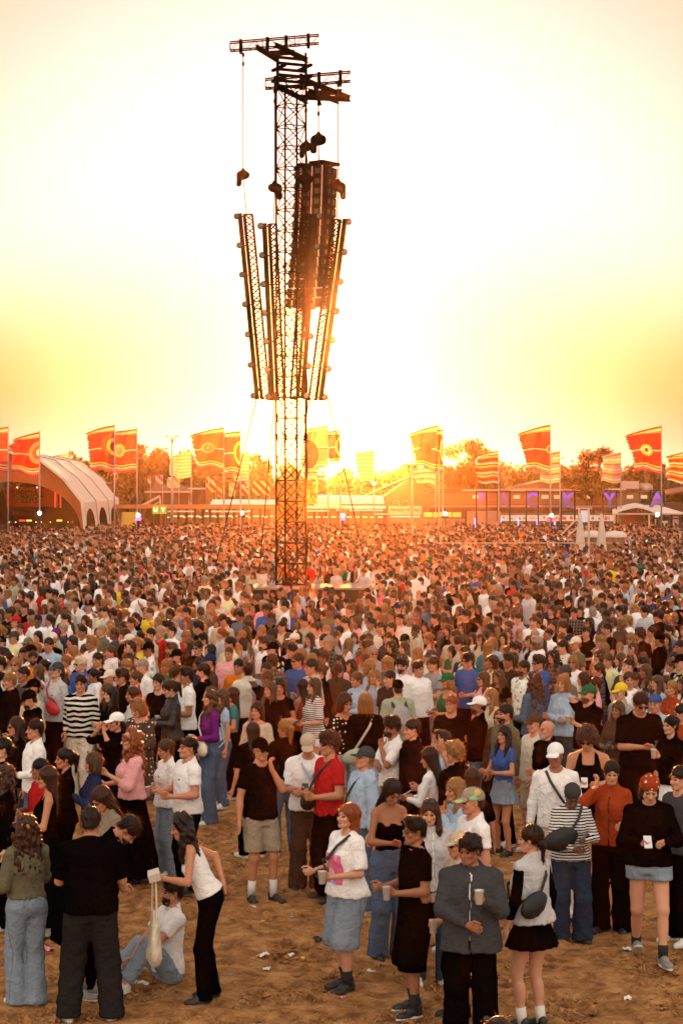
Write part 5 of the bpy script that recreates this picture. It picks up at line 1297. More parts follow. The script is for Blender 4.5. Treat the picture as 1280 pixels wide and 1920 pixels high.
flag(830, 805, 884, 14, 122, FM['fan'], 'narrow coral flag end on behind the coral disc flag', seed=15, droop=.02, fold=0)
flag(816, 872, 908, 40, 150, FM['stripes'], 'small striped flag low behind the coral disc flag', False, 16, .15)
flag(934, 845, 907, 38, 140, FM['stripes_warm'], 'striped orange flag beside the sparse tree', False, 17, .12)
flag(1031, 796, 886, 54, 120, FM['red_plain'], 'tall red flag above the twin red lamps', seed=18, droop=.20)
flag(1049, 845, 906, 34, 140, FM['stripes'], 'striped pink flag behind the tall red flag', False, 19, .12)
flag(1163, 848, 905, 38, 140, FM['stripes'], 'pink and white striped flag right of the second sparse tree', False, 20, .10)
flag(1239, 799, 886, 60, 120, FM['red_ring'], 'torn red flag with white ring near the right edge', seed=21, droop=.18)
flag(1291, 846, 905, 44, 140, FM['stripes_warm'], 'orange striped flag cut by the right picture edge', False, 22, .12)

# ================================================================== LOUDSPEAKER MAST
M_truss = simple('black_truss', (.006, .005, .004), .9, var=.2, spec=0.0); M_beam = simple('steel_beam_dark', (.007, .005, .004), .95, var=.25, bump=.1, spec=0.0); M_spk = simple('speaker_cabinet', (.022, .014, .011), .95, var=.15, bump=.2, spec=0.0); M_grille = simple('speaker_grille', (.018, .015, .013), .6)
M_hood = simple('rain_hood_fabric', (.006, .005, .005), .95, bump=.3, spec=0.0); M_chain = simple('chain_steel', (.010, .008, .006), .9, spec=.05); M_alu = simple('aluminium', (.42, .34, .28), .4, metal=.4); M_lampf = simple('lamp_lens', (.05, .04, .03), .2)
TD = 62.0
def tower():
    e = empty('loudspeaker_mast', (xs_(545.5, TD), TD, 0)); tag(e, 'tall black lattice mast with twin cantilever heads over the crowd', 'mast'); ox = e.location.x
    a = .70; th = math.radians(25); base = []
    for i in range(4):
        t = th + math.pi / 2 * i + math.pi / 4; base.append((a / math.sqrt(2) * math.cos(t), a / math.sqrt(2) * math.sin(t)))
    ztop = zs_(165, TD)
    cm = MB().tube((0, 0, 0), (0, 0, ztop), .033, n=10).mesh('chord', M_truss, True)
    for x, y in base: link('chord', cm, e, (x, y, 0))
    bay = 39.0 / FPX * TD; z = .05; k = 0; nb = int((ztop) / bay)
    side = math.dist(base[0], base[1])
    hz = MB().tube((-side / 2, 0, 0), (side / 2, 0, 0), .019, n=6).mesh('brace', M_truss, True); L = math.hypot(side, bay)
    dg = MB().tube((-side / 2, 0, 0), (side / 2, 0, bay), .018, n=6).mesh('brace', M_truss, True); dg2 = MB().tube((-side / 2, 0, bay), (side / 2, 0, 0), .018, n=6).mesh('brace', M_truss, True)
    for k in range(nb):
        for i in range(4):
            p, q = base[i], base[(i + 1) % 4]; mx, my = (p[0] + q[0]) / 2, (p[1] + q[1]) / 2; rz = math.atan2(q[1] - p[1], q[0] - p[0])
            link('brace', hz, e, (mx, my, k * bay + .1), (0, 0, rz)); link('brace', dg if (k + i) % 2 else dg2, e, (mx, my, k * bay + .1), (0, 0, rz))
            if i % 2 == 0: link('brace', dg2 if (k + i) % 2 else dg, e, (mx * .985, my * .985, k * bay + .1), (0, 0, rz))
    cl = MB().box((0, 0, 0), (.10, .10, .16)).mesh('coupler', M_truss)
    for zz in (zs_(818, TD), zs_(500, TD), zs_(1050, TD)):
        for x, y in base: link('coupler', cl, e, (x, y, zz))
    # head block of stacked beams
    hb = [(xs_(547, TD) - ox)]
    cx = xs_(547, TD) - ox
    for i, py in enumerate((115, 127, 137, 148, 158)):
        z = zs_(py, TD)
        for s_ in (-1, 1):
            m = MB().box((cx + (s_ * .40 if i % 2 else 0), 0 if i % 2 else s_ * .42, z), ((.10, 1.0, .08) if i % 2 else (1.0, .10, .08)), th - math.pi / 4 * 0); m.build('beam', M_beam, e)
    for x in (cx - .44, cx + .44):
        for y in (-.44, .44): MB().box((x, y, (zs_(105, TD) + zs_(165, TD)) / 2), (.07, .07, zs_(105, TD) - zs_(165, TD))).build('post', M_beam, e)
    def ib(A, B, nm='beam'):
        A, B = A - e.location, B - e.location; m = MB(); up = Vector((0, 0, .07)); m.bar(A + up, B + up, .11, .02); m.bar(A - up, B - up, .11, .02); m.bar(A, B, .02, .12); m.build(nm, M_beam, e)
    # upper arm reaching toward the back left, lower one towards the front right
    ib(W(480, 88, TD + 4.2), W(522, 113, TD - .2)); ib(W(516, 84, TD + 4.2), W(576, 113, TD - .6)); ib(W(505, 100, TD + 1.8), W(552, 98, TD + 1.8)); 
    ib(W(576, 152, TD - .2), W(655, 184, TD - 4.2)); ib(W(562, 182, TD - 2.0), W(655, 186, TD - 4.1)); ib(W(520, 162, TD + .3), W(576, 190, TD - 1.6)); ib(W(578, 170, TD - 1), W(634, 190, TD - 3.0)); ib(W(590, 158, TD - 1.2), W(600, 193, TD - 2.6)); ib(W(575, 176, TD - 1.0), W(640, 172, TD - 3.0))
    def xtruss(A, B, hgt=.27, nm='cross_truss'):
        t = empty(nm, (0, 0, 0)); t.parent = e; A, B = A - e.location, B - e.location; d = (B - A); L = d.length; dn = d.normalized(); up = Vector((0, 0, hgt)); sd_ = dn.cross(Vector((0, 0, 1))).normalized() * hgt
        o4 = [Vector((0, 0, 0)), up, sd_, up + sd_]
        for o in o4: MB().tube(A + o, B + o, .024, n=8).build('tube', M_truss, t, smooth=True)
        n = int(L / .26); m = MB()
        for i in range(n):
            p, q = A + dn * (i * L / n), A + dn * ((i + 1) * L / n); f = i % 2
            m.tube(p + (up if f else o4[0]), q + (o4[0] if f else up), .009, n=5); m.tube(p + sd_ + (up if f else o4[0]), q + sd_ + (o4[0] if f else up), .009, n=5); m.tube(p + (sd_ if f else o4[0]), q + (o4[0] if f else sd_), .009, n=5)
            if i % 4 == 0: m.tube(p, p + up, .012, n=5); m.tube(p + sd_, p + sd_ + up, .012, n=5)
        m.build('lacing', M_truss, t)
        for q in (.12, .42, .63, .88):
            c = A + d * q + sd_ * .5 + up * .4; MB().box(c, (.10, .40, .42)).build('clamp', M_truss, t)
    xtruss(W(432, 97, TD + 4.0), W(598, 83, TD + 4.0)); xtruss(W(498, 168, TD - 3.4), W(657, 154, TD - 3.4))
    # platform at the mast's foot
    p = empty('mast_platform', (xs_(580, TD), TD, 0)); tag(p, 'low dark platform with pale top round the foot of the mast', 'platform'); px_ = p.location.x; x0, x1 = xs_(462, TD) - px_, xs_(708, TD) - px_; zt = zs_(1098, TD)
    MB().box(((x0 + x1) / 2, 0, zt - .03), (x1 - x0, 2.4, .06)).build('deck', simple('deck_boards', (.26, .20, .15), .8), p); MB().box(((x0 + x1) / 2, 0, (zt - .08) / 2), (x1 - x0 - .1, 2.3, zt - .08)).build('skirt', M_dark, p)
tower()

def chain(mb, A, B, r=.016): mb.tube(A, B, r, n=5)
def hoist(px, py_top, py, D, flip, lab, size=1.0, by=None):
    """motor under a rain hood with its chain bag hanging beside it; load chain goes up to the head truss"""
    c = W(px, py, D); e = empty('chain_hoist', c); tag(e, lab, 'chain hoist', 'hooded chain hoists'); s = size
    g = Grid((-.34 * s, -.22 * s, -.45 * s), (.34 * s, .22 * s, .34 * s), .022 * s)
    g.ell((0, 0, .0), (.22 * s, .17 * s, .15 * s), 0); g.cap((0, 0, 0), (0, 0, .18 * s), .13 * s, .05 * s, .05 * s); g.cap((flip * .12 * s, 0, -.03 * s), (flip * .14 * s, 0, -.30 * s), .10 * s, .085 * s, .04 * s); g.folds(.02 * s, int(px), .5)
    V, F = g.nets(); link('rain_hood', mesh_np('rain_hood', V, F, (M_hood,)), e)
    zt = zs_(py_top, D) - c.z; m = MB(); chain(m, (0, 0, .15 * s), (0, 0, zt)); m.build('chain', M_chain, e); MB().ball((0, 0, zt + .02), .06, sc=(.8, .8, 1.3)).build('hook', M_chain, e); MB().ball((0, 0, zt - .28), .05, sc=(.8, .8, 1.8)).build('hook', M_chain, e)
    if by: m = MB(); chain(m, (0, 0, -.1), (by[0] / FPX * D, 0, zs_(by[1], D) - c.z)); m.build('lower_chain', M_chain, e)
hoist(456, 104, 328, TD + 3.6, -1, 'hooded chain hoist on the far left chain, above the leaning light truss', by=(6, 400))
hoist(515, 172, 352, TD - 3.3, 1, 'hooded chain hoist at the left side of the mast', .95, by=(-2, 415))
hoist(597, 196, 262, TD - 1.5, -1, 'upper hooded chain hoist above the speaker columns', 1.1, by=(1, 316))
hoist(574, 190, 275, TD + .8, -1, 'hooded chain hoist half hidden behind the mast', .95, by=(4, 322))
hoist(634, 160, 350, TD - 3.6, 1, 'hooded chain hoist on the right chain, above the right light truss', by=(-3, 412))
hoist(573, 190, 336, TD - 2.4, 0, 'hooded chain hoist in front of the speaker columns', 1.05, by=(2, 405))

def speakers(path, n, D, rz, lab, w=.86, curve=0):
    e = empty('speaker_column', W(path[0][0], path[0][1], D)); tag(e, lab, 'speaker array', 'hanging speaker columns')
    hgt = (path[-1][1] - path[0][1]) / n / FPX * D
    cab = MB(); w2, d2, h2 = w / 2, .34, hgt / 2 - .012
    cab._add([(-w2, -d2, -h2), (w2, -d2, -h2), (w2 * .82, d2, -h2), (-w2 * .82, d2, -h2), (-w2, -d2, h2), (w2, -d2, h2), (w2 * .82, d2, h2), (-w2 * .82, d2, h2)], [(0, 3, 2, 1), (4, 5, 6, 7), (0, 1, 5, 4), (1, 2, 6, 5), (2, 3, 7, 6), (3, 0, 4, 7)])
    cm = cab.mesh('cabinet', M_spk); bd = MB().box((0, -d2 - .012, 0), (w * .30, .02, hgt * .5)).mesh('rear_plate', M_grille); hm = MB()
    for sx in (-1, 1):
        for y in (-.12, .12):
            hm.box((sx * (w2 * .93), y, 0), (.07, .07, hgt * .42))
    hdm = hm.mesh('handle', M_grille); rod = MB().box((0, -d2 - .03, 0), (.035, .03, hgt * .96)).mesh('rigging_pin', M_alu)
    for i in range(n):
        t = (i + .5) / n; px = path[0][0] + (path[1][0] - path[0][0]) * (t ** (1.7 if curve else 1)); py = path[0][1] + (path[-1][1] - path[0][1]) * t
        c = W(px, py, D + .55 * t * t) - e.location
        o = link('cabinet', cm, e, c, (math.radians(-3 + 12 * t * t), 0, rz)); q = link('rear_plate', bd, o); q = link('handle', hdm, o)
        for sx in (-1, 1): link('rigging_pin', rod, o, (sx * w * .33, 0, 0))
    MB().box((0, 0, .12), (w * .9, .9, .10), rz).build('fly_frame', M_beam, e)
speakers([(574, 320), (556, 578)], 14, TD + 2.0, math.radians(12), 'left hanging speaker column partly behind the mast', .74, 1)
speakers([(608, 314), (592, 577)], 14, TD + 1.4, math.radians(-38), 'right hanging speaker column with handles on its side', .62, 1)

def light_truss(p0, p1, D0, D1, wpx, side, lab, nl=7, ldx=None, rz=0.0):
    """ladder truss hung at a slant with a lamp bar on its outer side; p0 top centre, p1 bottom centre"""
    A, B = W(*p0, D0), W(*p1, D1); e = empty('lighting_truss', A); tag(e, lab, 'light truss', 'leaning light trusses round the mast'); B = B - A; dn = B.normalized(); L = B.length
    w = wpx / FPX * D0; X_ = Vector((math.cos(rz), math.sin(rz), 0)) * w / 2; Y_ = Vector((-math.sin(rz), math.cos(rz), 0)) * w / 2; off = [X_ + Y_, X_ - Y_, -X_ + Y_, -X_ - Y_]
    for o in off: MB().tube(o, B + o, .034, n=8).build('chord', M_truss, e, smooth=True)
    n = int(L / (w * 1.0)); m = MB()
    for i in range(n):
        p, q = dn * (i * L / n), dn * ((i + 1) * L / n)
        for a, b in ((0, 2), (1, 3)):
            m.tube(p + off[a], q + off[b], .013, n=5); m.tube(p + off[b], q + off[a], .013, n=5)
        for a, b in ((0, 1), (2, 3)):
            f = i % 2; m.tube(p + off[a if f else b], q + off[b if f else a], .009, n=5)
    m.build('lacing', M_truss, e)
    m = MB()
    for t in (0, .48, .52, 1): 
        for a, b in ((0, 1), (1, 3), (3, 2), (2, 0)): m.tube(dn * L * t + off[a], dn * L * t + off[b], .016, n=6)
    m.build('end_frame', M_truss, e)
    sx = Vector((side * (w / 2 + .16), -.12, 0)); MB().bar(sx, B + sx, .15, .12, up=(0, 1, 0)).build('lamp_bar', M_truss, e)
    sx2 = Vector((side * (w / 2 + .05), -.05, 0)); MB().tube(sx2, B + sx2, .022).build('cable', M_truss, e)
    for i in range(nl):
        t = .015 + .97 * i / (nl - 1); c = dn * L * t + Vector((side * (w / 2 + .27), -.14, 0)); l = MB(); l.lathe([(0, -.06), (.085, -.055), (.10, 0), (.10, .05), (.085, .06), (0, .062)], n=14)
        o = l.build('lamp', M_truss, e, smooth=True); o.location = c; o.rotation_euler = (math.radians(80), 0, 0); f = MB().lathe([(0, .064), (.078, .064), (.078, .058), (0, .058)], n=14).build('lens', M_lampf, o)
        MB().bar((0, 0, 0), (-side * .2, .05, 0), .04).build('bracket', M_truss, e).location = c
light_truss((466, 402), (499, 748), TD + 3.6, TD + 1.2, 14, -1, 'leftmost light truss, clear of the mast and leaning inwards')
light_truss((512, 420), (527, 750), TD - 3.4, TD - 1.4, 12, -1, 'light truss hanging at the left edge of the mast')
light_truss((575, 402), (551, 748), TD - 2.3, TD - 1.8, 13, 1, 'light truss in front of the speaker columns')
light_truss((630, 412), (585, 750), TD - 3.7, TD - 1.2, 13, 1, 'rightmost light truss, leaning inwards under the right hoist')
for (a, b, Da, Db, lab) in (((486, 728), (404, 1062), TD - .5, TD + 1, 'guy wire running down to the far left of the platform'), ((612, 735), (682, 1045), TD - .5, TD + 2, 'guy wire running down to the right of the mast'), ((516, 735), (486, 1075), TD - .6, TD - 1, 'guy wire close to the left side of the mast'),
                            ((579, 748), (560, 900), TD, TD + 1, 'short guy wire crossing behind the right chord'), ((452, 106), (457, 320), TD + 3.9, TD + 3.9, None)):
    if lab: o = MB().tube(W(*a, Da), W(*b, Db), .019, n=6).build('guy_wire', M_chain); tag(o, lab, 'guy wire', 'guy wires of the mast')
cb = MB()
r_ = random.Random(2)
cb.path([(xs_(574 + 2 * math.sin(k), TD - 1.0), TD - 1.0, zs_(700 + k * 22, TD)) for k in range(18)], .03); o = cb.build('cable_bundle', M_truss); tag(o, 'thick cable bundle running down the right chord of the mast', 'cable')

# ================================================================== AIR: haze volume added for the sun's glow, standing in for lens glare
def glow_haze():
    t = bpy.data.materials.new('glow_haze'); t.use_nodes = True; n = t.node_tree; n.nodes.clear(); v = n.nodes.new('ShaderNodeVolumePrincipled'); v.inputs['Color'].default_value = (1.0, .72, .42, 1); v.inputs['Density'].default_value = HAZE; v.inputs['Anisotropy'].default_value = HAZE_G
    o = n.nodes.new('ShaderNodeOutputMaterial'); n.links.new(v.outputs[0], o.inputs['Volume'])
    m = MB().box((0, 860, 10.5), (3800, 1860, 23.0)); ob = m.build('glow_haze', t); tag(ob, kind='stuff')
HAZE = .00007; HAZE_G = .95
if HAZE > 0: glow_haze()
# ------------------------------------------------------------------ materials of people (base colour comes from each object's own colour)
def ocol(t, inst=None):
    if inst:
        a = t.n('ShaderNodeAttribute', attribute_type='INSTANCER', attribute_name=inst); return a.outputs['Color']
    return t.n('ShaderNodeObjectInfo').outputs['Color']
def mat_skin(inst=None):
    t = NT('skin' + ('_far' if inst else '')); c = ocol(t, inst)
    f = t.noise(14, 3, .6); c2 = t.mix(f, t.mix(1, c, (.86, .80, .78), 'MULTIPLY'), t.mix(1, c, (1.1, 1.02, .98), 'MULTIPLY'))
    t.col(c2); t.set(Roughness=.52); t.b.inputs['Specular IOR Level'].default_value = .35
    return t.m
def mat_hair(inst=None, wisp=False):
    t = NT('hair' + ('_wisps' if wisp else '') + ('_far' if inst else '')); c = ocol(t, inst)
    v = t.mapping((70, 70, 9)); f = t.noise(1.0, 3, .6, vec=v)
    c2 = t.mix(f, t.mix(1, c, (.45, .42, .40), 'MULTIPLY'), t.mix(1, c, (1.5, 1.4, 1.25), 'MULTIPLY'))
    t.col(c2); t.set(Roughness=.38); t.b.inputs['Specular IOR Level'].default_value = .28
    t.b.inputs['Sheen Weight'].default_value = .22; t.b.inputs['Sheen Roughness'].default_value = .10
    t.b.inputs['Sheen Tint'].default_value = (1, .42, .12, 1)  # orange tint puts the golden backlit rim into the hair's sheen
    if not inst: t.bump(f, .6, .004)
    if wisp: t.translucent(t.mix(.07, t.mix(1, c2, (2.2, 1.5, .9), 'MULTIPLY'), (.8, .36, .10)), .8)  # wisps coloured brighter and more golden than the hair to imitate a backlit halo
    else: t.translucent(t.mix(1, c2, (1.8, 1.1, .55), 'MULTIPLY'), .12)
    return t.m
def mat_cloth(kind='plain', inst=None):
    t = NT('cloth_' + kind + ('_far' if inst else '')); c = ocol(t, inst)
    if kind == 'denim':
        f = t.noise(5, 4, .65); c = t.mix(f, t.mix(1, c, (.62, .66, .74), 'MULTIPLY'), t.mix(1, c, (1.35, 1.3, 1.22), 'MULTIPLY'))
        tc = t.n('ShaderNodeTexCoord'); s3 = t.n('ShaderNodeSeparateXYZ'); t.L.new(tc.outputs['Object'], s3.inputs[0]); seam = t.ma('LESS_THAN', t.ma('ABSOLUTE', t.ma('SUBTRACT', s3.outputs[1], .012)), .005); c = t.mix(t.ma('MULTIPLY', seam, .6), c, t.mix(1, c, (.45, .45, .5), 'MULTIPLY'))
    elif kind == 'stripe':
        v = t.mapping((0, 0, 1)); w = t.n('ShaderNodeTexWave', wave_type='BANDS', bands_direction='Z'); t.L.new(v, w.inputs[0]); w.inputs['Scale'].default_value = 10.5; w.inputs['Distortion'].default_value = 0
        s = t.ma('GREATER_THAN', w.outputs['Fac'], .62); c = t.mix(s, (.75, .72, .68), c)
    elif kind == 'wave':
        v = t.mapping((1, 1, 1)); w = t.n('ShaderNodeTexWave', wave_type='BANDS', bands_direction='Z'); t.L.new(v, w.inputs[0]); w.inputs['Scale'].default_value = 4.6; w.inputs['Distortion'].default_value = 3.2; w.inputs['Detail'].default_value = 0; w.inputs['Detail Scale'].default_value = 1.4
        s = t.ma('GREATER_THAN', w.outputs['Fac'], .5); c = t.mix(s, (.72, .68, .6), c)
    elif kind == 'dots':
        vo = t.n('ShaderNodeTexVoronoi'); vo.inputs['Scale'].default_value = 19; vo.inputs['Randomness'].default_value = .25; t.L.new(t.mapping((1, 1, 1)), vo.inputs['Vector'])
        s = t.ma('LESS_THAN', vo.outputs['Distance'], .27); c = t.mix(s, c, (.72, .66, .58))
    elif kind == 'check':
        def band(ax):
            w = t.n('ShaderNodeTexWave', wave_type='BANDS', bands_direction=ax); t.L.new(t.mapping((1, 1, 1)), w.inputs[0]); w.inputs['Scale'].default_value = 5; return t.ma('GREATER_THAN', w.outputs['Fac'], .6)
        c = t.mix(t.ma('MULTIPLY', band('X'), .6), c, (.16, .14, .12)); c = t.mix(t.ma('MULTIPLY', band('Z'), .6), c, (.18, .15, .12))
    elif kind in ('chest', 'logo'):
        tc = t.n('ShaderNodeTexCoord'); s3 = t.n('ShaderNodeSeparateXYZ'); t.L.new(tc.outputs['Object'], s3.inputs[0]); X, Y, Z = s3.outputs
        def box(x0, x1, z0, z1):
            q = t.ma('MULTIPLY', t.ma('MULTIPLY', t.ma('GREATER_THAN', X, x0), t.ma('LESS_THAN', X, x1)), t.ma('MULTIPLY', t.ma('GREATER_THAN', Z, z0), t.ma('LESS_THAN', Z, z1))); return t.ma('MULTIPLY', q, t.ma('LESS_THAN', Y, 0.0))
        if kind == 'chest':
            vo = t.n('ShaderNodeTexVoronoi'); vo.inputs['Scale'].default_value = 9; t.L.new(t.mapping((1, 1, 1)), vo.inputs['Vector']); sv = t.n('ShaderNodeSeparateColor'); t.L.new(vo.outputs['Color'], sv.inputs[0])
            c = t.mix(box(-.12, .12, 1.02, 1.30), c, t.ramp(sv.outputs[0], [(0, (.80, .16, .30)), (.45, (.85, .40, .45)), (.6, (.85, .60, .20)), (.75, (.25, .55, .65))], 'CONSTANT'))
        else: c = t.mix(box(.06, .095, 1.285, 1.30), c, (.06, .05, .06))
    elif kind == 'print':
        vo = t.n('ShaderNodeTexVoronoi', feature='F1'); vo.inputs['Scale'].default_value = 11; t.L.new(t.mapping((1, 1, 1)), vo.inputs['Vector'])
        c = t.mix(t.ma('LESS_THAN', vo.outputs['Distance'], .42), c, t.mix(.45, vo.outputs['Color'], (.5, .6, .1)))
    f = t.noise(9, 3, .6); c = t.mix(f, t.mix(1, c, (.86, .86, .88), 'MULTIPLY'), t.mix(1, c, (1.08, 1.07, 1.05), 'MULTIPLY'))
    t.col(c); t.set(Roughness=.88 if kind != 'leather' else .35)
    t.b.inputs['Specular IOR Level'].default_value = 0.0 if kind != 'leather' else .5
    t.b.inputs['Sheen Weight'].default_value = 0.0; t.b.inputs['Sheen Roughness'].default_value = .25
    if not inst:
        h = t.ma('ADD', t.noise(11, 4, .62, dist=1.2), t.ma('MULTIPLY', t.noise(260, 2, .5), .05)); t.bump(h, .85, .035)
    return t.m
M_skin, M_hair, M_wisp = mat_skin(), mat_hair(), mat_hair(None, True)
M_cloth = {k: mat_cloth(k) for k in ('plain', 'denim', 'stripe', 'wave', 'dots', 'check', 'print', 'leather', 'chest', 'logo')}
M_eye = simple('eye', (.018, .012, .009), .25, var=.2)
M_lip = simple('lip', (.33, .11, .08), .4, var=.1)
M_brow = simple('eyebrow', (.045, .026, .014), .8, var=.2)
M_shoe_b = simple('shoe_black', (.014, .013, .013), .5); M_shoe_w = simple('shoe_white', (.62, .60, .56), .55, var=.12)
M_shoe_g = simple('shoe_grey', (.22, .2, .18), .5); M_sole_w = simple('sole_white', (.58, .54, .48), .7); M_sole_d = simple('sole_dark', (.03, .028, .025), .8)
M_sock_w = simple('sock_white', (.66, .62, .58), .95); M_sock_b = simple('sock_black', (.012, .012, .012), .95)
M_lens = simple('dark_lens', (.012, .010, .010), .08, var=.1); M_lensb = simple('brown_lens', (.12, .04, .015), .08, var=.1)
M_strap = simple('bag_strap', (.012, .012, .013), .6)
M_phone = simple('phone_case', (.012, .012, .014), .2); M_phone_w = simple('phone_case_white', (.62, .6, .6), .25)
def plastic_cup():
    t = NT('cup_plastic'); t.col((.80, .78, .74)); t.set(Roughness=.12); t.b.inputs['Transmission Weight'].default_value = .0
    t.b.inputs['Alpha'].default_value = .45; return t.m
M_cup = plastic_cup()
M_beer = simple('beer', (.75, .36, .05), .1, var=.1); M_red = simple('red_drink', (.42, .02, .07), .1, var=.1); M_foam = simple('beer_foam', (.85, .8, .7), .9, var=.05); M_paper = simple('paper_white', (.74, .72, .68), .8, var=.08)
M_foodbox = simple('cardboard_box', (.62, .55, .46), .8)

SK = {'l': (.56, .285, .175), 'm': (.48, .215, .115), 't': (.32, .13, .062), 'd': (.15, .066, .034), 'r': (.52, .225, .13)}
HC = {'black': (.006, .005, .004), 'dark': (.006, .0035, .0025), 'brown': (.016, .0075, .004), 'auburn': (.050, .015, .005), 'ginger': (.24, .060, .014), 'blond': (.28, .140, .045), 'dblond': (.085, .038, .014), 'grey': (.32, .29, .26), 'white': (.6, .56, .5)}
CC = {'white': (.86, .83, .81), 'black': (.0025, .0025, .003), 'navy': (.02, .03, .075), 'grey': (.30, .29, .29), 'dgrey': (.055, .054, .057), 'lgrey': (.50, .49, .49), 'beige': (.52, .42, .30), 'cream': (.70, .62, .50),
      'brown': (.085, .045, .028), 'dbrown': (.035, .020, .014), 'red': (.48, .018, .018), 'rust': (.33, .05, .015), 'pink': (.78, .36, .36), 'hotpink': (.8, .09, .22), 'purple': (.15, .018, .16), 'lilac': (.42, .3, .42), 'blue': (.04, .10, .32),
      'lblue': (.36, .47, .60), 'denim': (.09, .13, .20), 'ldenim': (.23, .28, .34), 'ddenim': (.028, .042, .075), 'green': (.02, .12, .05), 'olive': (.14, .125, .075), 'sage': (.33, .37, .26), 'lgreen': (.42, .5, .3), 'yellow': (.75, .52, .03),
      'lyellow': (.75, .66, .36), 'khaki': (.34, .27, .19), 'taupe': (.25, .20, .15), 'maroon': (.12, .012, .02), 'orange': (.75, .20, .02), 'peach': (.70, .42, .28), 'teal': (.04, .2, .22)}
LODS = {0: dict(b=.017, t=.0135, o=.016, hd=.0052, hr=.0062, hw=.006), 1: dict(b=.024, t=.021, o=.024, hd=.0082, hr=.0095, hw=.009), 2: dict(b=.034, t=.032, o=.038, hd=.0125, hr=.014, hw=.017)}
PEOPLE = []          # (x, y, px, py, label bits)
def pkey(p): return tuple(sorted((k, str(v)) for k, v in p.items()))
def mk_person(label, sex, hx, hy, H=None, yaw=60, top=('tee', 'white'), bot=('trousers', 'black'), hair=('short', 'brown'), skin='m', pose=None, lod=1, extra=(), group=None, width=1.0, seed=None, pos=None, shoes='w', short=None):
    p = pose or {}; H = H or (1.78 if sex == 'm' else 1.68)
    L = LODS[lod]; sc = H / 1.75
    if pos is None:
        hz = (1.632 + p.get('hipz', 0)) * sc; D = FPX * (CAMH - hz) / (hy - HOR); X = xs_(hx, D)
        J0 = cached(('sk', sex, pkey(p)), lambda: skeleton(sex, p)); off = J0['Mh'].translation
        a = -math.radians(yaw); ox, oy = off.x * sc, off.y * sc
        # keep the HEAD at the photographed place even when the figure leans
        zz = off.z * sc; D = FPX * (CAMH - zz) / (hy - HOR); X = xs_(hx, D)
        X -= ox * math.cos(a) - oy * math.sin(a); Y = D - (ox * math.sin(a) + oy * math.cos(a))
    else:
        X, Y = pos; J0 = cached(('sk', sex, pkey(p)), lambda: skeleton(sex, p))
    root = empty('person', (X, Y, 0.0), -math.radians(yaw)); width *= .96 if lod == 0 else 1; root.scale = (sc * width, sc * width, sc)
    tag(root, label, 'person', group)
    sd_ = (seed if seed is not None else ((int(hx) * 31 + int(hy)) % 1000)) if lod == 0 else 1
    def me(key, fn, mats):
        k = ('me',) + key
        def mk():
            r = fn(); V, F = r[0], r[1]; mi = r[2] if len(r) > 2 else None
            return mesh_np(key[0], V, F, mats, mi)
        return cached(k, mk)
    pk = pkey(p)
    bm = me(('body', sex, pk, lod), lambda: body_geo(sex, p, L['b'], L['hd'], L['hw'])[0], (M_skin, M_eye, M_lip, M_brow))
    b = link('body', bm, root); b.color = (*SK[skin], 1)
    sp = {k: v for k, v in p.items() if k not in ('head', )}; spk = pkey(sp); bp = {k: v for k, v in sp.items() if not k.startswith('arm') and k not in ('twist', 'side')}
    names = {'tee': 't_shirt', 'boxy': 't_shirt', 'fitted': 't_shirt', 'longtee': 'long_sleeved_shirt', 'longfit': 'long_sleeved_shirt', 'polo': 'polo_shirt', 'tank': 'tank_top', 'strapless': 'strapless_top', 'cami': 'camisole', 'crop': 'crop_top', 'puff': 'blouse', 'bomber': 'jacket'}
    cc = lambda c: CC[c] if isinstance(c, str) else c
    def garment(tp, i=0):
        kind, c = tp[0], tp[1]; pat = tp[2] if len(tp) > 2 else 'plain'
        m = me((names.get(kind, kind), kind, sex, spk, lod, sd_), lambda: top_geo(kind, sex, sp, L['t'], sd_), (M_cloth['plain'],))
        if pat != 'plain':
            m2 = cached(('pat', m.name, pat), lambda: m.copy()); m2.materials[0] = M_cloth[pat]; m = m2
        o = link(names.get(kind, kind), m, root); o.color = (*cc(c), 1); return o
    garment(top)
    if bot:
        hm = TOPS[top[0]]['hem']
        if hm <= .93: bp['wz'] = max(hm, .88) + .05
        kind, c = bot[0], bot[1]; pat = bot[2] if len(bot) > 2 else ('denim' if 'denim' in str(c) else 'plain')
        nm = {'black': 'trousers', 'skinny': 'trousers', 'wide': 'trousers', 'baggy': 'trousers', 'mini': 'shorts', 'jorts': 'shorts', 'miniskirt': 'skirt', 'maxi': 'skirt', 'midi': 'skirt'}.get(kind, kind)
        m = me((nm, kind, sex, pkey(bp), lod, sd_, pat), lambda: bot_geo(kind, sex, bp, L['o'], sd_), (M_cloth[pat],))
        o = link(nm, m, root); o.color = (*cc(c), 1)
    if hair and hair[0] != 'bald':
        st, hc = hair[0], hair[1]; nw = {0: 700, 1: 260, 2: 0}[lod]
        hat = any((not isinstance(e, str)) and e[0] in ('cap', 'capback', 'bucket', 'fedora', 'beanie', 'scarf') for e in extra)
        if hat: nw = nw // 3
        m = me(('hair', st, hat, lod, len(str(hc)) % 3 if lod else sd_), lambda: with_wisps(*hair_sdf(st, L['hr'], (sd_ if lod == 0 else 0), hat), nw, sd_ + 3, .042 if 'curl' not in st and st != 'afro' else .028, {0: .0014, 1: .0022, 2: .004}[lod]), (M_hair, M_wisp))
        o = link('hair', m, root); o.matrix_local = J0['Mh']; o.color = (*(HC[hc] if isinstance(hc, str) else hc), 1)
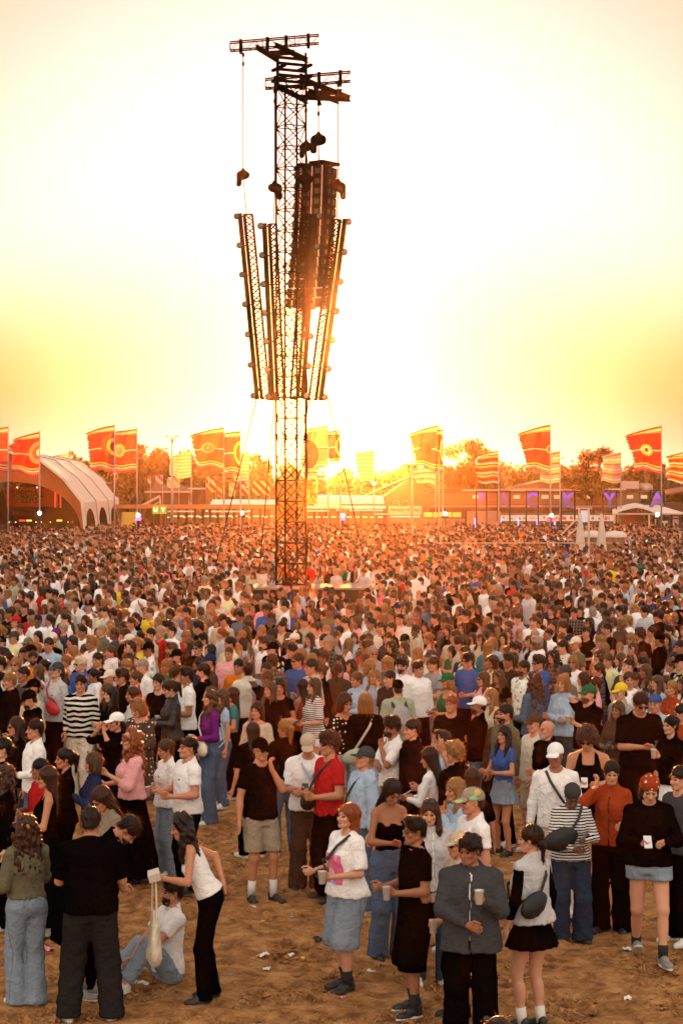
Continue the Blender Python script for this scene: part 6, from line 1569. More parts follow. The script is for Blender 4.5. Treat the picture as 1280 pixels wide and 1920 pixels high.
    if shoes and Y < 37:
        sm = {'w': (M_shoe_w, M_sole_w), 'b': (M_shoe_b, M_sole_d), 'bw': (M_shoe_b, M_sole_w), 'g': (M_shoe_g, M_sole_w), 'boot': (M_shoe_b, M_sole_d)}[shoes]
        me_s = me(('shoe', shoes, lod), lambda: shoe_geo('boot' if shoes == 'boot' else 'sneaker', .009 if lod == 0 else .016), sm)
        for nm in 'LR':
            A = J0['A' + nm]; s_ = 1 if nm == 'L' else -1
            o = link('shoe', me_s, root, A - v3(0, 0, .0), (0, 0, s_ * J0['toeL']))
            if p.get('stance') == 'walk' and nm == 'R': o.rotation_euler = (math.radians(-28), 0, 0)
    EX = {}
    for e in extra:
        k, a = (e, None) if isinstance(e, str) else (e[0], e[1:])
        if k in ('cap', 'capback', 'bucket', 'fedora', 'beanie', 'scarf'):
            c = cc(a[0]); pt = a[1] if len(a) > 1 else 'plain'
            m = me((k if k != 'capback' else 'cap', k, lod, pt), lambda: cap_geo(k, .0075 if lod == 0 else .0115), (M_cloth[pt],))
            o = link({'capback': 'cap', 'scarf': 'headscarf', 'bucket': 'bucket_hat', 'fedora': 'hat'}.get(k, k), m, root); o.color = (*c, 1)
            o.matrix_local = J0['Mh'] if k != 'capback' else J0['Mh'] @ Matrix.Rotation(math.pi, 4, 'Z') @ Matrix.Translation((0, -.02, 0))
        elif k == 'glasses': o = link('sunglasses', cached('glasses', lambda: glasses_mb().mesh('sunglasses', M_lens)), root); o.matrix_local = J0['Mh']
        elif k == 'glassesb': o = link('sunglasses', cached('glassesb', lambda: glasses_mb().mesh('sunglasses', M_lensb)), root); o.matrix_local = J0['Mh']
        elif k == 'glasses_up': o = link('sunglasses', cached('glasses', lambda: glasses_mb().mesh('sunglasses', M_lens)), root); o.matrix_local = J0['Mh'] @ Matrix.Translation((0, .01, .075)) @ Matrix.Rotation(-.75, 4, 'X')
        elif k == 'beard':
            o = link('beard', me(('beard', lod), lambda: beard_geo(sex, .008 if lod == 0 else .011), (M_hair,)), root); o.matrix_local = J0['Mh']; o.color = (*[q * 1.5 + .012 for q in HC[a[0]]], 1)
        elif k == 'socks':
            for nm in 'LR':
                A = J0['A' + nm]; mb = sock_geo(J0, nm, a[1] if len(a) > 1 else .12); mb.build('sock', M_sock_w if a[0] == 'w' else M_sock_b, root, smooth=True)
        elif k == 'under': garment((a[0], a[1]))
        elif k == 'strapbag':      # crossbody: strap is the bag's
            EX['bag'] = a
        elif k in ('cup', 'phone', 'box', 'drink', 'can', 'tote'): EX.setdefault('held', []).append((k, a))
        elif k == 'backpack': EX['backpack'] = a
    PEOPLE.append((root, J0, EX, label, lod))
    return root, J0
def to_world(root, pt):
    a = root.rotation_euler.z; v = Vector(pt); v = Vector((v.x * root.scale.x, v.y * root.scale.y, v.z * root.scale.z)); return Matrix.Rotation(a, 4, 'Z') @ v + root.location
def cup_proto(kind):
    def mk():
        shell = MB().lathe([(.027, 0), (.029, .002), (.038, .115), (.0395, .115), (.0375, .112), (.028, .004), (.0, .004)], n=18).mesh('cup_shell', M_cup, True)
        lv = .095 if kind == 'beer' else .06
        drink = MB().lathe([(.0, .006), (.0275, .006), (.0275 + lv * .085, lv), (.0, lv)], n=18).mesh('drink', M_beer if kind == 'beer' else M_red, True)
        foam = MB().lathe([(.0, lv + .001), (.0275 + lv * .085, lv + .001), (.0275 + lv * .095, lv + .014), (0, lv + .016)], n=18).mesh('foam', M_foam, True)
        return shell, drink, foam
    return cached(('cup', kind), mk)
def hold_props():
    for root, J, EX, label, lod in PEOPLE:
        who = ' '.join(label.split()[:9]) if label else 'person'
        for k, a in EX.get('held', []):
            hand = a[0]; g = to_world(root, J['grip' + hand]); rz = root.rotation_euler.z
            if k == 'cup':
                kind = a[1]; sh, dr, fo = cup_proto(kind); e = empty('plastic_cup', g - Vector((0, 0, .055)), rz)
                tag(e, ('cup of beer' if kind == 'beer' else 'cup of red drink') + ' held by ' + who, 'cup', 'drink cups in hands')
                link('cup_shell', sh, e); link('drink', dr, e)
                if kind == 'beer': link('foam', fo, e)
            elif k == 'phone':
                mt = M_phone_w if len(a) > 1 and a[1] == 'w' else M_phone
                m = cached(('phone', mt.name), lambda: MB().box((0, 0, 0), (.074, .009, .15)).mesh('mobile_phone', mt)); o = link('mobile_phone', m, None, g + Vector((0, 0, .035)), (-.9, 0, rz))
                tag(o, 'mobile phone held by ' + who, 'phone', 'phones in hands')
            elif k == 'tote':
                e = empty('tote_bag', g, rz); tag(e, 'cream cotton tote bag hanging from the hand of ' + ' '.join(who.split()[:5]), 'bag')
                mt = simple('cream_cotton', (.66, .55, .40), .9, bump=.3); q = Grid((-.2, -.09, -.8), (.2, .09, -.25), .013); q.ell((0, 0, -.56), (.155, .045, .19), 0); q.ell((0, 0, -.66), (.13, .06, .10), .05); q.ell((0, 0, -.37), (.09, .022, .08), .05); q.folds(.02, 4, 1.2, .3); V, F = q.nets()
                link('bag_body', mesh_np('bag_body', V, F, (mt,)), e); m = MB()
                for s_ in (-1, 1): m.path([(s_ * .10, s_ * .02, -.42), (s_ * .05, s_ * .02, -.22), (0, s_ * .012, .01)], .009)
                m.build('bag_handle', mt, e)
            elif k == 'box':
                m = cached('fbox', lambda: MB().box((0, 0, 0), (.13, .1, .07)).mesh('food_box', M_foodbox)); o = link('food_box', m, None, g + Vector((0, 0, .03)), (.3, .2, rz)); tag(o, 'cardboard food box held by ' + who, 'box')
        if 'bag' in EX:
            a = EX['bag']; col = CC[a[0]] if isinstance(a[0], str) else a[0]; side = a[1]; zb = a[2] if len(a) > 2 else 1.0; yb = a[3] if len(a) > 3 else -.18; sz = a[4] if len(a) > 4 else 1.0
            loc = Vector(root.location); e = empty('crossbody_bag', loc, root.rotation_euler.z); e.scale = root.scale
            tag(e, 'crossbody bag worn by ' + who, 'bag', 'bags worn across the body')
            mt = cached(('bagm', a[0]), lambda: simple('bag_fabric', col, .6, bump=.3)); Mu = J['Mu']
            g = Grid((-.19 * sz, -.08, -.13 * sz), (.19 * sz, .08, .13 * sz), .012); g.ell((0, 0, 0), (.15 * sz, .05, .085 * sz), 0); g.ell((0, 0, -.02), (.12 * sz, .055, .08 * sz), .03); g.folds(.006, 3, 1.5); V, F = g.nets()
            o = link('bag_body', mesh_np('bag_body', V, F, (mt,)), e, Mu @ Vector((side * .15, yb, zb)), (0, .35 * side, (.0 if yb < 0 else 0)))
            r = MB(); ring = []
            for i in range(15):
                t = i / 14; x = side * .16 * (1 - t) - side * .085 * t
                fr = [(side * .17, -.10, zb), (side * .12, -.165, zb + .12), (side * .02, -.172, 1.26), (-side * .06, -.13, 1.38), (-side * .105, -.03, 1.475), (-side * .10, .06, 1.46), (-side * .04, .145, 1.34), (side * .06, .16, 1.18), (side * .15, .15, zb + .06), (side * .2, .05, zb)]
            pts = [Mu @ Vector(q) for q in fr]; 
            for q0, q1 in zip(pts[:-1], pts[1:]): r.bar(q0, q1, .028, .008, up=(0, 1, 0))
            r.build('bag_strap', cached(('bags', a[0]), lambda: mt if a[0] != 'black' else M_strap), e)
        if 'backpack' in EX:
            a = EX['backpack']; e = empty('backpack', root.location, root.rotation_euler.z); e.scale = root.scale
            tag(e, 'backpack on the back of ' + who, 'backpack', 'backpacks')
            mt = cached(('bagm', a[0]), lambda: simple('bag_fabric', CC[a[0]], .6, bump=.3)); Mu = J['Mu']
            g = Grid((-.18, -.1, -.26), (.18, .12, .26), .015); g.ell((0, 0, 0), (.15, .08, .22), 0); g.ell((0, .05, -.06), (.11, .05, .11), .02); g.folds(.006, 5, 1.3); V, F = g.nets()
            link('pack', mesh_np('pack', V, F, (mt,)), e, Mu @ Vector((0, .215, 1.2)))
            r = MB()
            for s_ in (-1, 1):
                pts = [Mu @ Vector((s_ * q[0], q[1], q[2])) for q in ((.1, .16, 1.38), (.1, .05, 1.475), (.1, -.08, 1.42), (.105, -.15, 1.28), (.14, -.10, 1.1), (.15, .1, 1.05))]
                for q0, q1 in zip(pts[:-1], pts[1:]): r.bar(q0, q1, .05, .01, up=(0, 1, 0))
            r.build('bag_strap', M_strap, e)
# ================================================================== WHO STANDS WHERE
TAKEN = []
def hero(label, sex, x, yt, yf, yaw, top, bot, hair, skin='m', pose=None, extra=(), width=1.0, shoes='w', short=None, H=None):
    """from the photo: head top and sole (pixels) give the distance and the height"""
    s = (yf - HOR) / CAMH; H = H or (yf - yt) / s; ye = yt + .068 * (yf - yt)
    pos = None
    if pose and (pose.get('lean') or pose.get('hipz')):
        D = FPX * CAMH / (yf - HOR); o = skeleton(sex, pose)['Mh'].translation; a = -math.radians(yaw); k = H / 1.75
        pos = (xs_(x, D) - k * (o.x * math.cos(a) - o.y * math.sin(a)), D - .3 * k * (o.x * math.sin(a) + o.y * math.cos(a)))
    r, J = mk_person(label, sex, x, ye, H, yaw, top, bot, hair, skin, pose, 0, extra, None, width, pos=pos, shoes=shoes)
    TAKEN.append((r.location.x, r.location.y)); ANCH.append((x, ye, short)); return r
ANCH = []
hero('man in black t-shirt and faded black jeans seen from behind, white trainers', 'm', 171, 1516, 1916, 176, ('boxy', 'black'), ('baggy', (.022, .019, .018)), ('short', 'brown'), 'm', dict(armL='phone', armR='phone', stance='wide', head=(-6, 14, 0)), (), 1.08, 'w', 'man with his back turned')
hero('woman in olive bomber jacket and wide pale jeans with long wavy auburn hair', 'f', 50, 1530, 1888, 148, ('bomber', 'olive'), ('wide', 'ldenim'), ('curlylong', 'auburn'), 'm', dict(armL='hold', armR='belly', stance='close'), (), 1.0, 'w', 'olive jacket woman')
hero('bearded man in long black coat bending forward to the right', 'm', 244, 1566, 1872, -82, ('coat', 'black'), ('skinny', 'black'), ('short', 'brown'), 'r', dict(lean=34, head=(0, 24, 0), armL='phone', armR='fore', stance='close'), (('beard', 'dark'),), 1.0, 'g', 'bending man', 1.80)
hero('woman in white lace crop top and black trousers leaning forward to talk', 'f', 336, 1541, 1878, 84, ('cami', 'white'), ('trousers', 'black'), ('wavy', 'brown'), 'm', dict(lean=26, head=(0, -12, 0), armL=(v3(.20, -.32, 1.32), v3(.4, 1, -.5), v3(0, 0, 1), 'grip'), armR='back', stance='contra'), (('box', 'L'), ('tote', 'L')), .95, 'boot', 'leaning woman', 1.74)
hero('bearded man in white polo and pale jeans sitting on the ground', 'm', 322, 1668, 1842, 62, ('polo', 'white'), ('trousers', 'ldenim'), ('quiff', 'brown'), 'r', dict(hipz=-.80, lean=-4, stance='sit', armL='knee', armR='kneelo'), (('beard', 'brown'),), 1.0, 'w', 'seated man', 1.76)
hero('woman in taupe t-shirt and sunglasses looking down behind the man in black', 'f', 190, 1476, 1812, 48, ('boxy', 'taupe'), ('trousers', 'black'), ('straight', 'auburn'), 'm', dict(head=(0, 28, 0), armL='phone', armR='phone'), ('glasses',), 1.0, 'b', 'taupe shirt woman')
hero('woman in long black sleeveless dress and sunglasses facing left', 'f', 88, 1438, 1752, 78, ('tank', 'black'), ('maxi', 'black'), ('straight', 'auburn'), 'm', dict(armL='phone', armR='hold'), ('glasses', ('phone', 'L')), 1.0, 'w', 'sleeveless black dress woman')
hero('man in red t-shirt half hidden behind the woman in the sleeveless dress', 'm', 74, 1424, 1700, 70, ('tee', 'red'), ('trousers', 'black'), ('short', 'dark'), 't', dict(armL='hold', armR='hold'), (('cup', 'L', 'red'),), 1.0, 'w', 'red shirt man')
hero('woman in black top with high dark ponytail left of the headband woman', 'f', 121, 1404, 1690, 70, ('longtee', 'black'), ('trousers', 'black'), ('ponytail', 'dark'), 'm', dict(armL='hold', armR='down'), (), 1.0, 'b', 'black ponytail woman')
hero('woman in navy denim jacket with sunglasses pushed up and grey streaked hair', 'f', 174, 1412, 1690, 74, ('jacket', 'navy', 'denim'), ('trousers', 'black'), ('bob', 'dblond'), 'l', dict(armL='holdhi', armR='down'), ('glasses_up',), 1.0, 'w', 'navy denim jacket woman')
hero('woman in sheer pink blouse and long black skirt with long ginger curls', 'f', 247, 1368, 1660, 72, ('puff', 'pink'), ('maxi', 'black'), ('curlylong', 'ginger'), 'l', dict(armL='holdhi', armR='hold'), ('glasses',), 1.14, 'b', 'pink blouse woman')
hero('woman in white t-shirt and pale jeans with pinned up blond hair', 'f', 310, 1388, 1645, 62, ('boxy', 'white', 'logo'), ('trousers', 'ldenim'), ('bun', 'dblond'), 'm', dict(armL='hold', armR='hold', head=(0, 10, 0)), (('cup', 'L', 'beer'),), 1.02, 'w', 'white shirt bun woman')
hero('balding man in white t-shirt and black trousers holding a snack', 'm', 353, 1384, 1672, 64, ('tee', 'white', 'logo'), ('trousers', 'black'), ('crop', 'brown'), 'r', dict(armL='hold', armR='phone', head=(0, -6, 0)), (), 1.12, 'b', 'balding man')
hero('man in white long sleeved shirt and jeans near the left edge', 'm', 66, 1350, 1625, 68, ('longtee', 'white'), ('trousers', 'denim'), ('short', 'dark'), 'm', dict(armL='hold', armR='down', head=(0, -4, 0)), (), 1.0, 'w', 'white long sleeve man')
hero('woman in black jacket and sunglasses at the left edge', 'f', 30, 1345, 1612, 56, ('jacket', 'black'), ('trousers', 'dgrey'), ('long', 'brown'), 'm', dict(armL='cross', armR='cross'), ('glasses',), 1.0, 'b', 'left edge black jacket woman')
hero('man in black and cream wavy striped sweater and cream trousers', 'm', 152, 1266, 1508, 18, ('sweater', 'black', 'wave'), ('baggy', 'cream'), ('short', 'dark'), 'm', dict(armL='down', armR='pocket', head=(10, 0, 0)), (), 1.0, 'w', 'wavy striped sweater man')
hero('woman in grey sweatshirt and grey cap with red shoulder bag', 'f', 107, 1243, 1470, 38, ('sweater', 'lgrey', 'logo'), ('trousers', 'black'), ('ponytail', 'brown'), 'l', dict(armL='down', armR='pocket', head=(0, -14, 0)), ('glasses', ('cap', 'dgrey'), ('strapbag', 'red', 1, 1.12, -.2)), 1.0, 'w', 'grey cap woman')
hero('man in black hoodie and black cap bending his head at the left', 'm', 55, 1296, 1548, 66, ('hoodie', 'black'), ('trousers', 'black'), ('short', 'dark'), 'm', dict(head=(0, 16, 0), armL='hold', armR='hold'), (('cap', 'black'), ('beard', 'dark')), 1.0, 'b', 'black hoodie man')
hero('woman in white cap and black fleece shading her eyes with both hands', 'f', 218, 1338, 1590, 62, ('hoodie', 'black'), ('trousers', 'black'), ('lowpony', 'brown'), 'm', dict(armL='eyes', armR='eyes'), (('cap', 'white'),), 1.05, 'b', 'white cap woman')
hero('blond woman in brown polka dot dress looking down', 'f', 258, 1310, 1562, 40, ('puff', 'brown', 'dots'), ('midi', 'brown', 'dots'), ('bob', 'blond'), 'l', dict(armL='phone', armR='phone', head=(0, 26, 0)), ('glasses_up',), 1.05, 'w', 'brown polka dot woman')
hero('woman in purple long sleeved top and wide jeans with cream belt bag', 'f', 394, 1290, 1546, 66, ('longfit', 'purple'), ('wide', 'denim'), ('wavy', 'dblond'), 'l', dict(armL='hold', armR='down', stance='contra'), (('strapbag', 'cream', 1, 1.0, -.17), ('cup', 'L', 'beer')), .98, 'w', 'purple top woman')
hero('man in white t-shirt with dark quiff right of the leather jacket woman', 'm', 349, 1252, 1490, 74, ('tee', 'white'), ('trousers', 'black'), ('quiff', 'dark'), 't', dict(armL='hold', armR='down'), (), 1.0, 'w', 'quiff man')
hero('woman in black leather jacket looking at her phone', 'f', 318, 1276, 1510, 70, ('jacket', 'black', 'leather'), ('trousers', 'black'), ('ponytail', 'brown'), 'l', dict(armL='phone', armR='phone', head=(0, 16, 0)), (('phone', 'L'), 'glasses_up'), 1.0, 'b', 'leather jacket woman')
hero('woman in black turtleneck holding a drink left of the leather jacket woman', 'f', 297, 1264, 1490, 22, ('fitted', 'black'), ('trousers', 'black'), ('lowpony', 'brown'), 'l', dict(armL='hold', armR='phone', head=(-10, 4, 0)), (('cup', 'L', 'beer'),), 1.0, 'b', 'turtleneck woman')
hero('man in black t-shirt, cap and sunglasses with khaki shorts, hand at his mouth', 'm', 489, 1386, 1694, -30, ('tee', 'black'), ('shorts', 'khaki'), ('short', 'dark'), 'm', dict(armL='mouth', armR='down', stance='contra', head=(4, 0, 0)), (('cap', 'black'), 'glasses', ('socks', 'w', .17)), 1.0, 'b', 'khaki shorts man')
hero('man in white t-shirt, beige cap and brown wide trousers checking his phone', 'm', 577, 1378, 1676, -4, ('boxy', 'white'), ('wide', 'brown'), ('short', 'dark'), 'm', dict(armL='hold', armR='phone', head=(-4, 22, 0)), (('cap', 'beige'), 'glasses', ('phone', 'R'), ('cup', 'L', 'red'), ('strapbag', 'lblue', 1, 1.30, -.17, .55)), 1.0, 'b', 'beige cap man')
hero('man in red t-shirt with dark curly hair facing left', 'm', 616, 1376, 1690, 62, ('tee', 'red'), ('baggy', 'black'), ('curly', 'auburn'), 'm', dict(armL='hold', armR='hold', head=(-8, 0, 0)), (('strapbag', 'black', -1, 1.04, -.17),), 1.04, 'b', 'red shirt curly man')
hero('blond man in pale blue hoodie and dark cap looking up left', 'm', 683, 1402, 1712, 66, ('hoodie', 'lblue'), ('trousers', 'denim'), ('curly', 'blond'), 'r', dict(armL='down', armR='down', head=(0, -12, 0)), (('cap', 'dgrey'), ('strapbag', 'black', -1, 1.0, -.17, .6)), 1.0, 'w', 'pale blue hoodie man')
hero('woman with ginger hair in white t-shirt with pink print and long denim shorts', 'f', 652, 1508, 1858, 58, ('boxy', 'white', 'chest'), ('jorts', 'ldenim'), ('straight', 'ginger'), 'l', dict(armL='hold', armR='hold', head=(8, -10, 0), stance='close'), (('socks', 'b', .13), ('cup', 'L', 'red'), ('strapbag', 'black', -1, 1.1, -.17, .4)), 1.13, 'b', 'ginger woman')
hero('woman in black strapless top and wide jeans looking down at her phone', 'f', 735, 1462, 1808, -24, ('strapless', 'black'), ('wide', 'denim'), ('straight', 'dark'), 't', dict(armL='phone', armR='phone', head=(4, 30, 0)), (), .97, 'b', 'strapless top woman')
hero('man in black polo and sunglasses holding a cup of red drink', 'm', 777, 1534, 1902, 68, ('polo', 'black'), ('jorts', 'black'), ('quiff', 'dark'), 't', dict(armL='hold', armR='hold', head=(0, 0, 0), stance='contra'), ('glassesb', ('cup', 'L', 'red'), ('socks', 'b', .13)), 1.04, 'bw', 'black polo man')
hero('smiling woman in grey jacket over white top behind the man in black polo', 'f', 806, 1500, 1850, -10, ('jacket', 'lgrey'), ('trousers', 'ddenim'), ('long', 'auburn'), 'l', dict(armL='hold', armR='hold', head=(-20, 10, 0)), (('under', 'tee', 'white'), 'glasses_up', ('cup', 'R', 'red')), 1.0, 'w', 'smiling woman')
hero('blond woman in pale blue hoodie making a hand sign', 'f', 852, 1460, 1790, 60, ('hoodie', 'lblue'), ('trousers', 'denim'), ('long', 'blond'), 'm', dict(armL='chin', armR='hold'), (), 1.0, 'w', 'hand sign woman')
hero('man in white t-shirt and camouflage cap facing left', 'm', 884, 1480, 1835, 72, ('tee', 'white'), ('trousers', 'ddenim'), ('tousled', 'auburn'), 'r', dict(armL='down', armR='hold', head=(0, 2, 0)), (('cap', 'khaki', 'print'),), 1.12, 'w', 'camouflage cap man')
hero('person in beige jacket, sunglasses and beige cap beside the grey blazer man', 'm', 858, 1562, 1912, 66, ('jacket', 'beige'), ('trousers', 'black'), ('tousled', 'dark'), 'm', dict(armL='fore', armR='hold'), (('cap', 'beige'), 'glasses', ('cup', 'L', 'red')), .96, 'b', 'beige jacket person')
hero('man in grey blazer with dark tousled hair holding a bottle with blue cap', 'm', 880, 1568, 1962, 6, ('blazer', 'dgrey'), ('wide', 'black'), ('tousled', 'dark'), 't', dict(armL='holdhi', armR='belly', head=(-28, 4, 0)), (('under', 'tee', 'white'), ('cup', 'L', 'beer')), 1.1, 'b', 'grey blazer man')
hero('woman in white and black raglan top, black miniskirt and crossbody bag seen from behind', 'f', 994, 1548, 1934, 138, ('vest', 'lgrey'), ('miniskirt', 'black'), ('lowpony', 'brown'), 'l', dict(armL='down', armR='down', head=(26, 0, 0), stance='close'), ('glasses_up', ('under', 'longfit', 'black'), ('socks', 'w', .12), ('strapbag', 'black', 1, 1.12, .17, 1.1)), 1.02, 'b', 'miniskirt woman')
hero('man in white cap and white long sleeved shirt with black crossbody strap', 'm', 1040, 1396, 1715, 4, ('longtee', 'white'), ('trousers', 'cream'), ('short', 'brown'), 't', dict(armL='down', armR='down', head=(-18, 4, 0)), (('cap', 'white'), ('strapbag', 'black', 1, 1.0, .1)), 1.0, 'w', 'white cap man')
hero('person in striped top and grey head scarf looking into a black bag', 'f', 1072, 1474, 1748, -4, ('longtee', 'black', 'stripe'), ('wide', 'ddenim'), ('short', 'dark'), 'd', dict(armL='phone', armR='belly', head=(0, 34, 0)), (('scarf', 'dgrey'), ('strapbag', 'black', -1, 1.16, -.19, 1.3)), 1.08, 'b', 'striped top person', 1.62)
hero('woman in rust red jacket and black trousers with hand at her ear', 'f', 1146, 1428, 1752, 20, ('jacket', 'rust'), ('wide', 'black'), ('ponytail', 'dark'), 'l', dict(armR='ear', armL='hold', head=(16, 8, 0)), (), .98, 'b', 'rust jacket woman')
hero('woman in rust red bandana and black sweater walking while reading her phone', 'f', 1217, 1456, 1812, 2, ('sweater', 'black'), ('mini', 'ldenim'), ('straight', 'dark'), 'l', dict(armL='phone', armR='phone', head=(0, 22, 0), stance='walk'), (('scarf', 'rust', 'dots'), ('phone', 'R', 'w'), ('socks', 'b', .10)), 1.1, 'g', 'bandana woman')
hero('man with dark afro and sunglasses in black tank top looking at his phone', 'm', 1100, 1368, 1660, 6, ('tank', 'black'), ('trousers', 'black'), ('afro', 'auburn'), 'm', dict(armL='phone', armR='phone', head=(-14, 18, 0)), ('glasses', ('phone', 'R', 'w')), 1.05, 'b', 'afro man')
hero('man in black t-shirt with short hair and sunglasses typing on a phone', 'm', 1200, 1300, 1590, -20, ('boxy', 'black'), ('trousers', 'black'), ('short', 'brown'), 'm', dict(armL='phone', armR='phone', head=(-8, 22, 0)), ('glasses', ('phone', 'L')), 1.12, 'b', 'typing man')
hero('woman in black sweater and white skirt holding a beer at the right edge', 'f', 1256, 1342, 1610, 58, ('sweater', 'black'), ('miniskirt', 'white'), ('bun', 'dark'), 'l', dict(armL='holdhi', armR='belly'), (('cup', 'L', 'beer'),), 1.0, 'w', 'white skirt woman')
hero('woman in blue t-shirt and pale denim skirt with long brown hair', 'f', 944, 1362, 1606, 52, ('fitted', 'blue'), ('miniskirt', 'ldenim', 'denim'), ('long', 'brown'), 'm', dict(armL='phone', armR='phone', head=(8, -4, 0)), ('glasses_up',), 1.0, 'bw', 'denim skirt woman')
hero('bald man with grey beard in black zipped jacket', 'm', 1024, 1352, 1610, 66, ('jacket', 'black'), ('trousers', 'black'), ('bald', 'grey'), 'r', dict(armL='hold', armR='pocket'), (('beard', 'grey'),), 1.12, 'b', 'grey beard man')
hero('man in cream shirt, beige shorts and brown cap', 'm', 1001, 1340, 1600, 58, ('longtee', 'cream'), ('shorts', 'beige'), ('short', 'brown'), 'l', dict(armL='down', armR='down'), (('cap', 'brown'),), 1.0, 'w', 'brown cap man')
hero('woman with very long dark hair in white long sleeved top seen from behind', 'f', 804, 1402, 1690, 112, ('longfit', 'white'), ('trousers', 'denim'), ('straight', 'dark'), 'm', dict(armL='phone', armR='phone', head=(0, 10, 0)), (('phone', 'R', 'w'),), 1.0, 'w', 'long dark hair woman')
hero('bearded man in white t-shirt with dark curls and hand on chin', 'm', 734, 1346, 1612, 64, ('boxy', 'white'), ('trousers', 'denim'), ('curly', 'dark'), 't', dict(armL='chin', armR='cross', head=(0, 4, 0)), (('beard', 'dark'),), 1.0, 'w', 'chin hand man')
hero('woman with blond bob in black sweater seen from behind with sage shoulder bag', 'f', 685, 1300, 1560, 178, ('sweater', 'black'), ('trousers', 'lblue', 'denim'), ('bob', 'blond'), 'l', dict(armL='hold', armR='hold'), (('strapbag', 'sage', 1, .98, .17),), 1.06, 'w', 'blond bob woman')
hero('woman in black polka dot top and grey shorts turned to the blond bob woman', 'f', 647, 1300, 1560, -40, ('puff', 'black', 'dots'), ('shorts', 'grey'), ('bob', 'auburn'), 'm', dict(armL='hold', armR='down', head=(0, 14, 0)), ('glasses_up',), 1.0, 'w', 'black polka dot woman')
hero('woman in red and white striped shirt and white shorts', 'f', 588, 1272, 1500, 66, ('boxy', 'maroon', 'stripe'), ('mini', 'white'), ('long', 'dblond'), 'l', dict(armL='hold', armR='hold', head=(0, 0, 0)), (('phone', 'L'), 'glasses_up'), 1.0, 'w', 'red striped shirt woman')
hero('bearded man in black t-shirt and green cap holding a beer, hand behind head', 'm', 1102, 1286, 1530, 62, ('boxy', 'black'), ('trousers', 'khaki'), ('short', 'auburn'), 'l', dict(armL='holdhi', armR='nape', head=(6, -4, 0)), (('cap', 'green'), ('beard', 'auburn'), ('cup', 'L', 'beer')), 1.12, 'b', 'green cap man')
hero('blond woman in pale denim jacket with folded arms', 'f', 1055, 1266, 1500, 40, ('jacket', 'lblue', 'denim'), ('wide', 'dgrey'), ('bob', 'blond'), 'l', dict(armL='cross', armR='cross'), (('under', 'tee', 'cream'),), 1.0, 'w', 'folded arms woman')
hero('woman with huge frizzy auburn curls in denim jacket seen from behind', 'f', 1000, 1262, 1500, 138, ('jacket', 'denim', 'denim'), ('trousers', 'black'), ('curlylong', 'auburn'), 'm', dict(armL='hold', armR='down'), (), 1.0, 'b', 'frizzy hair woman')

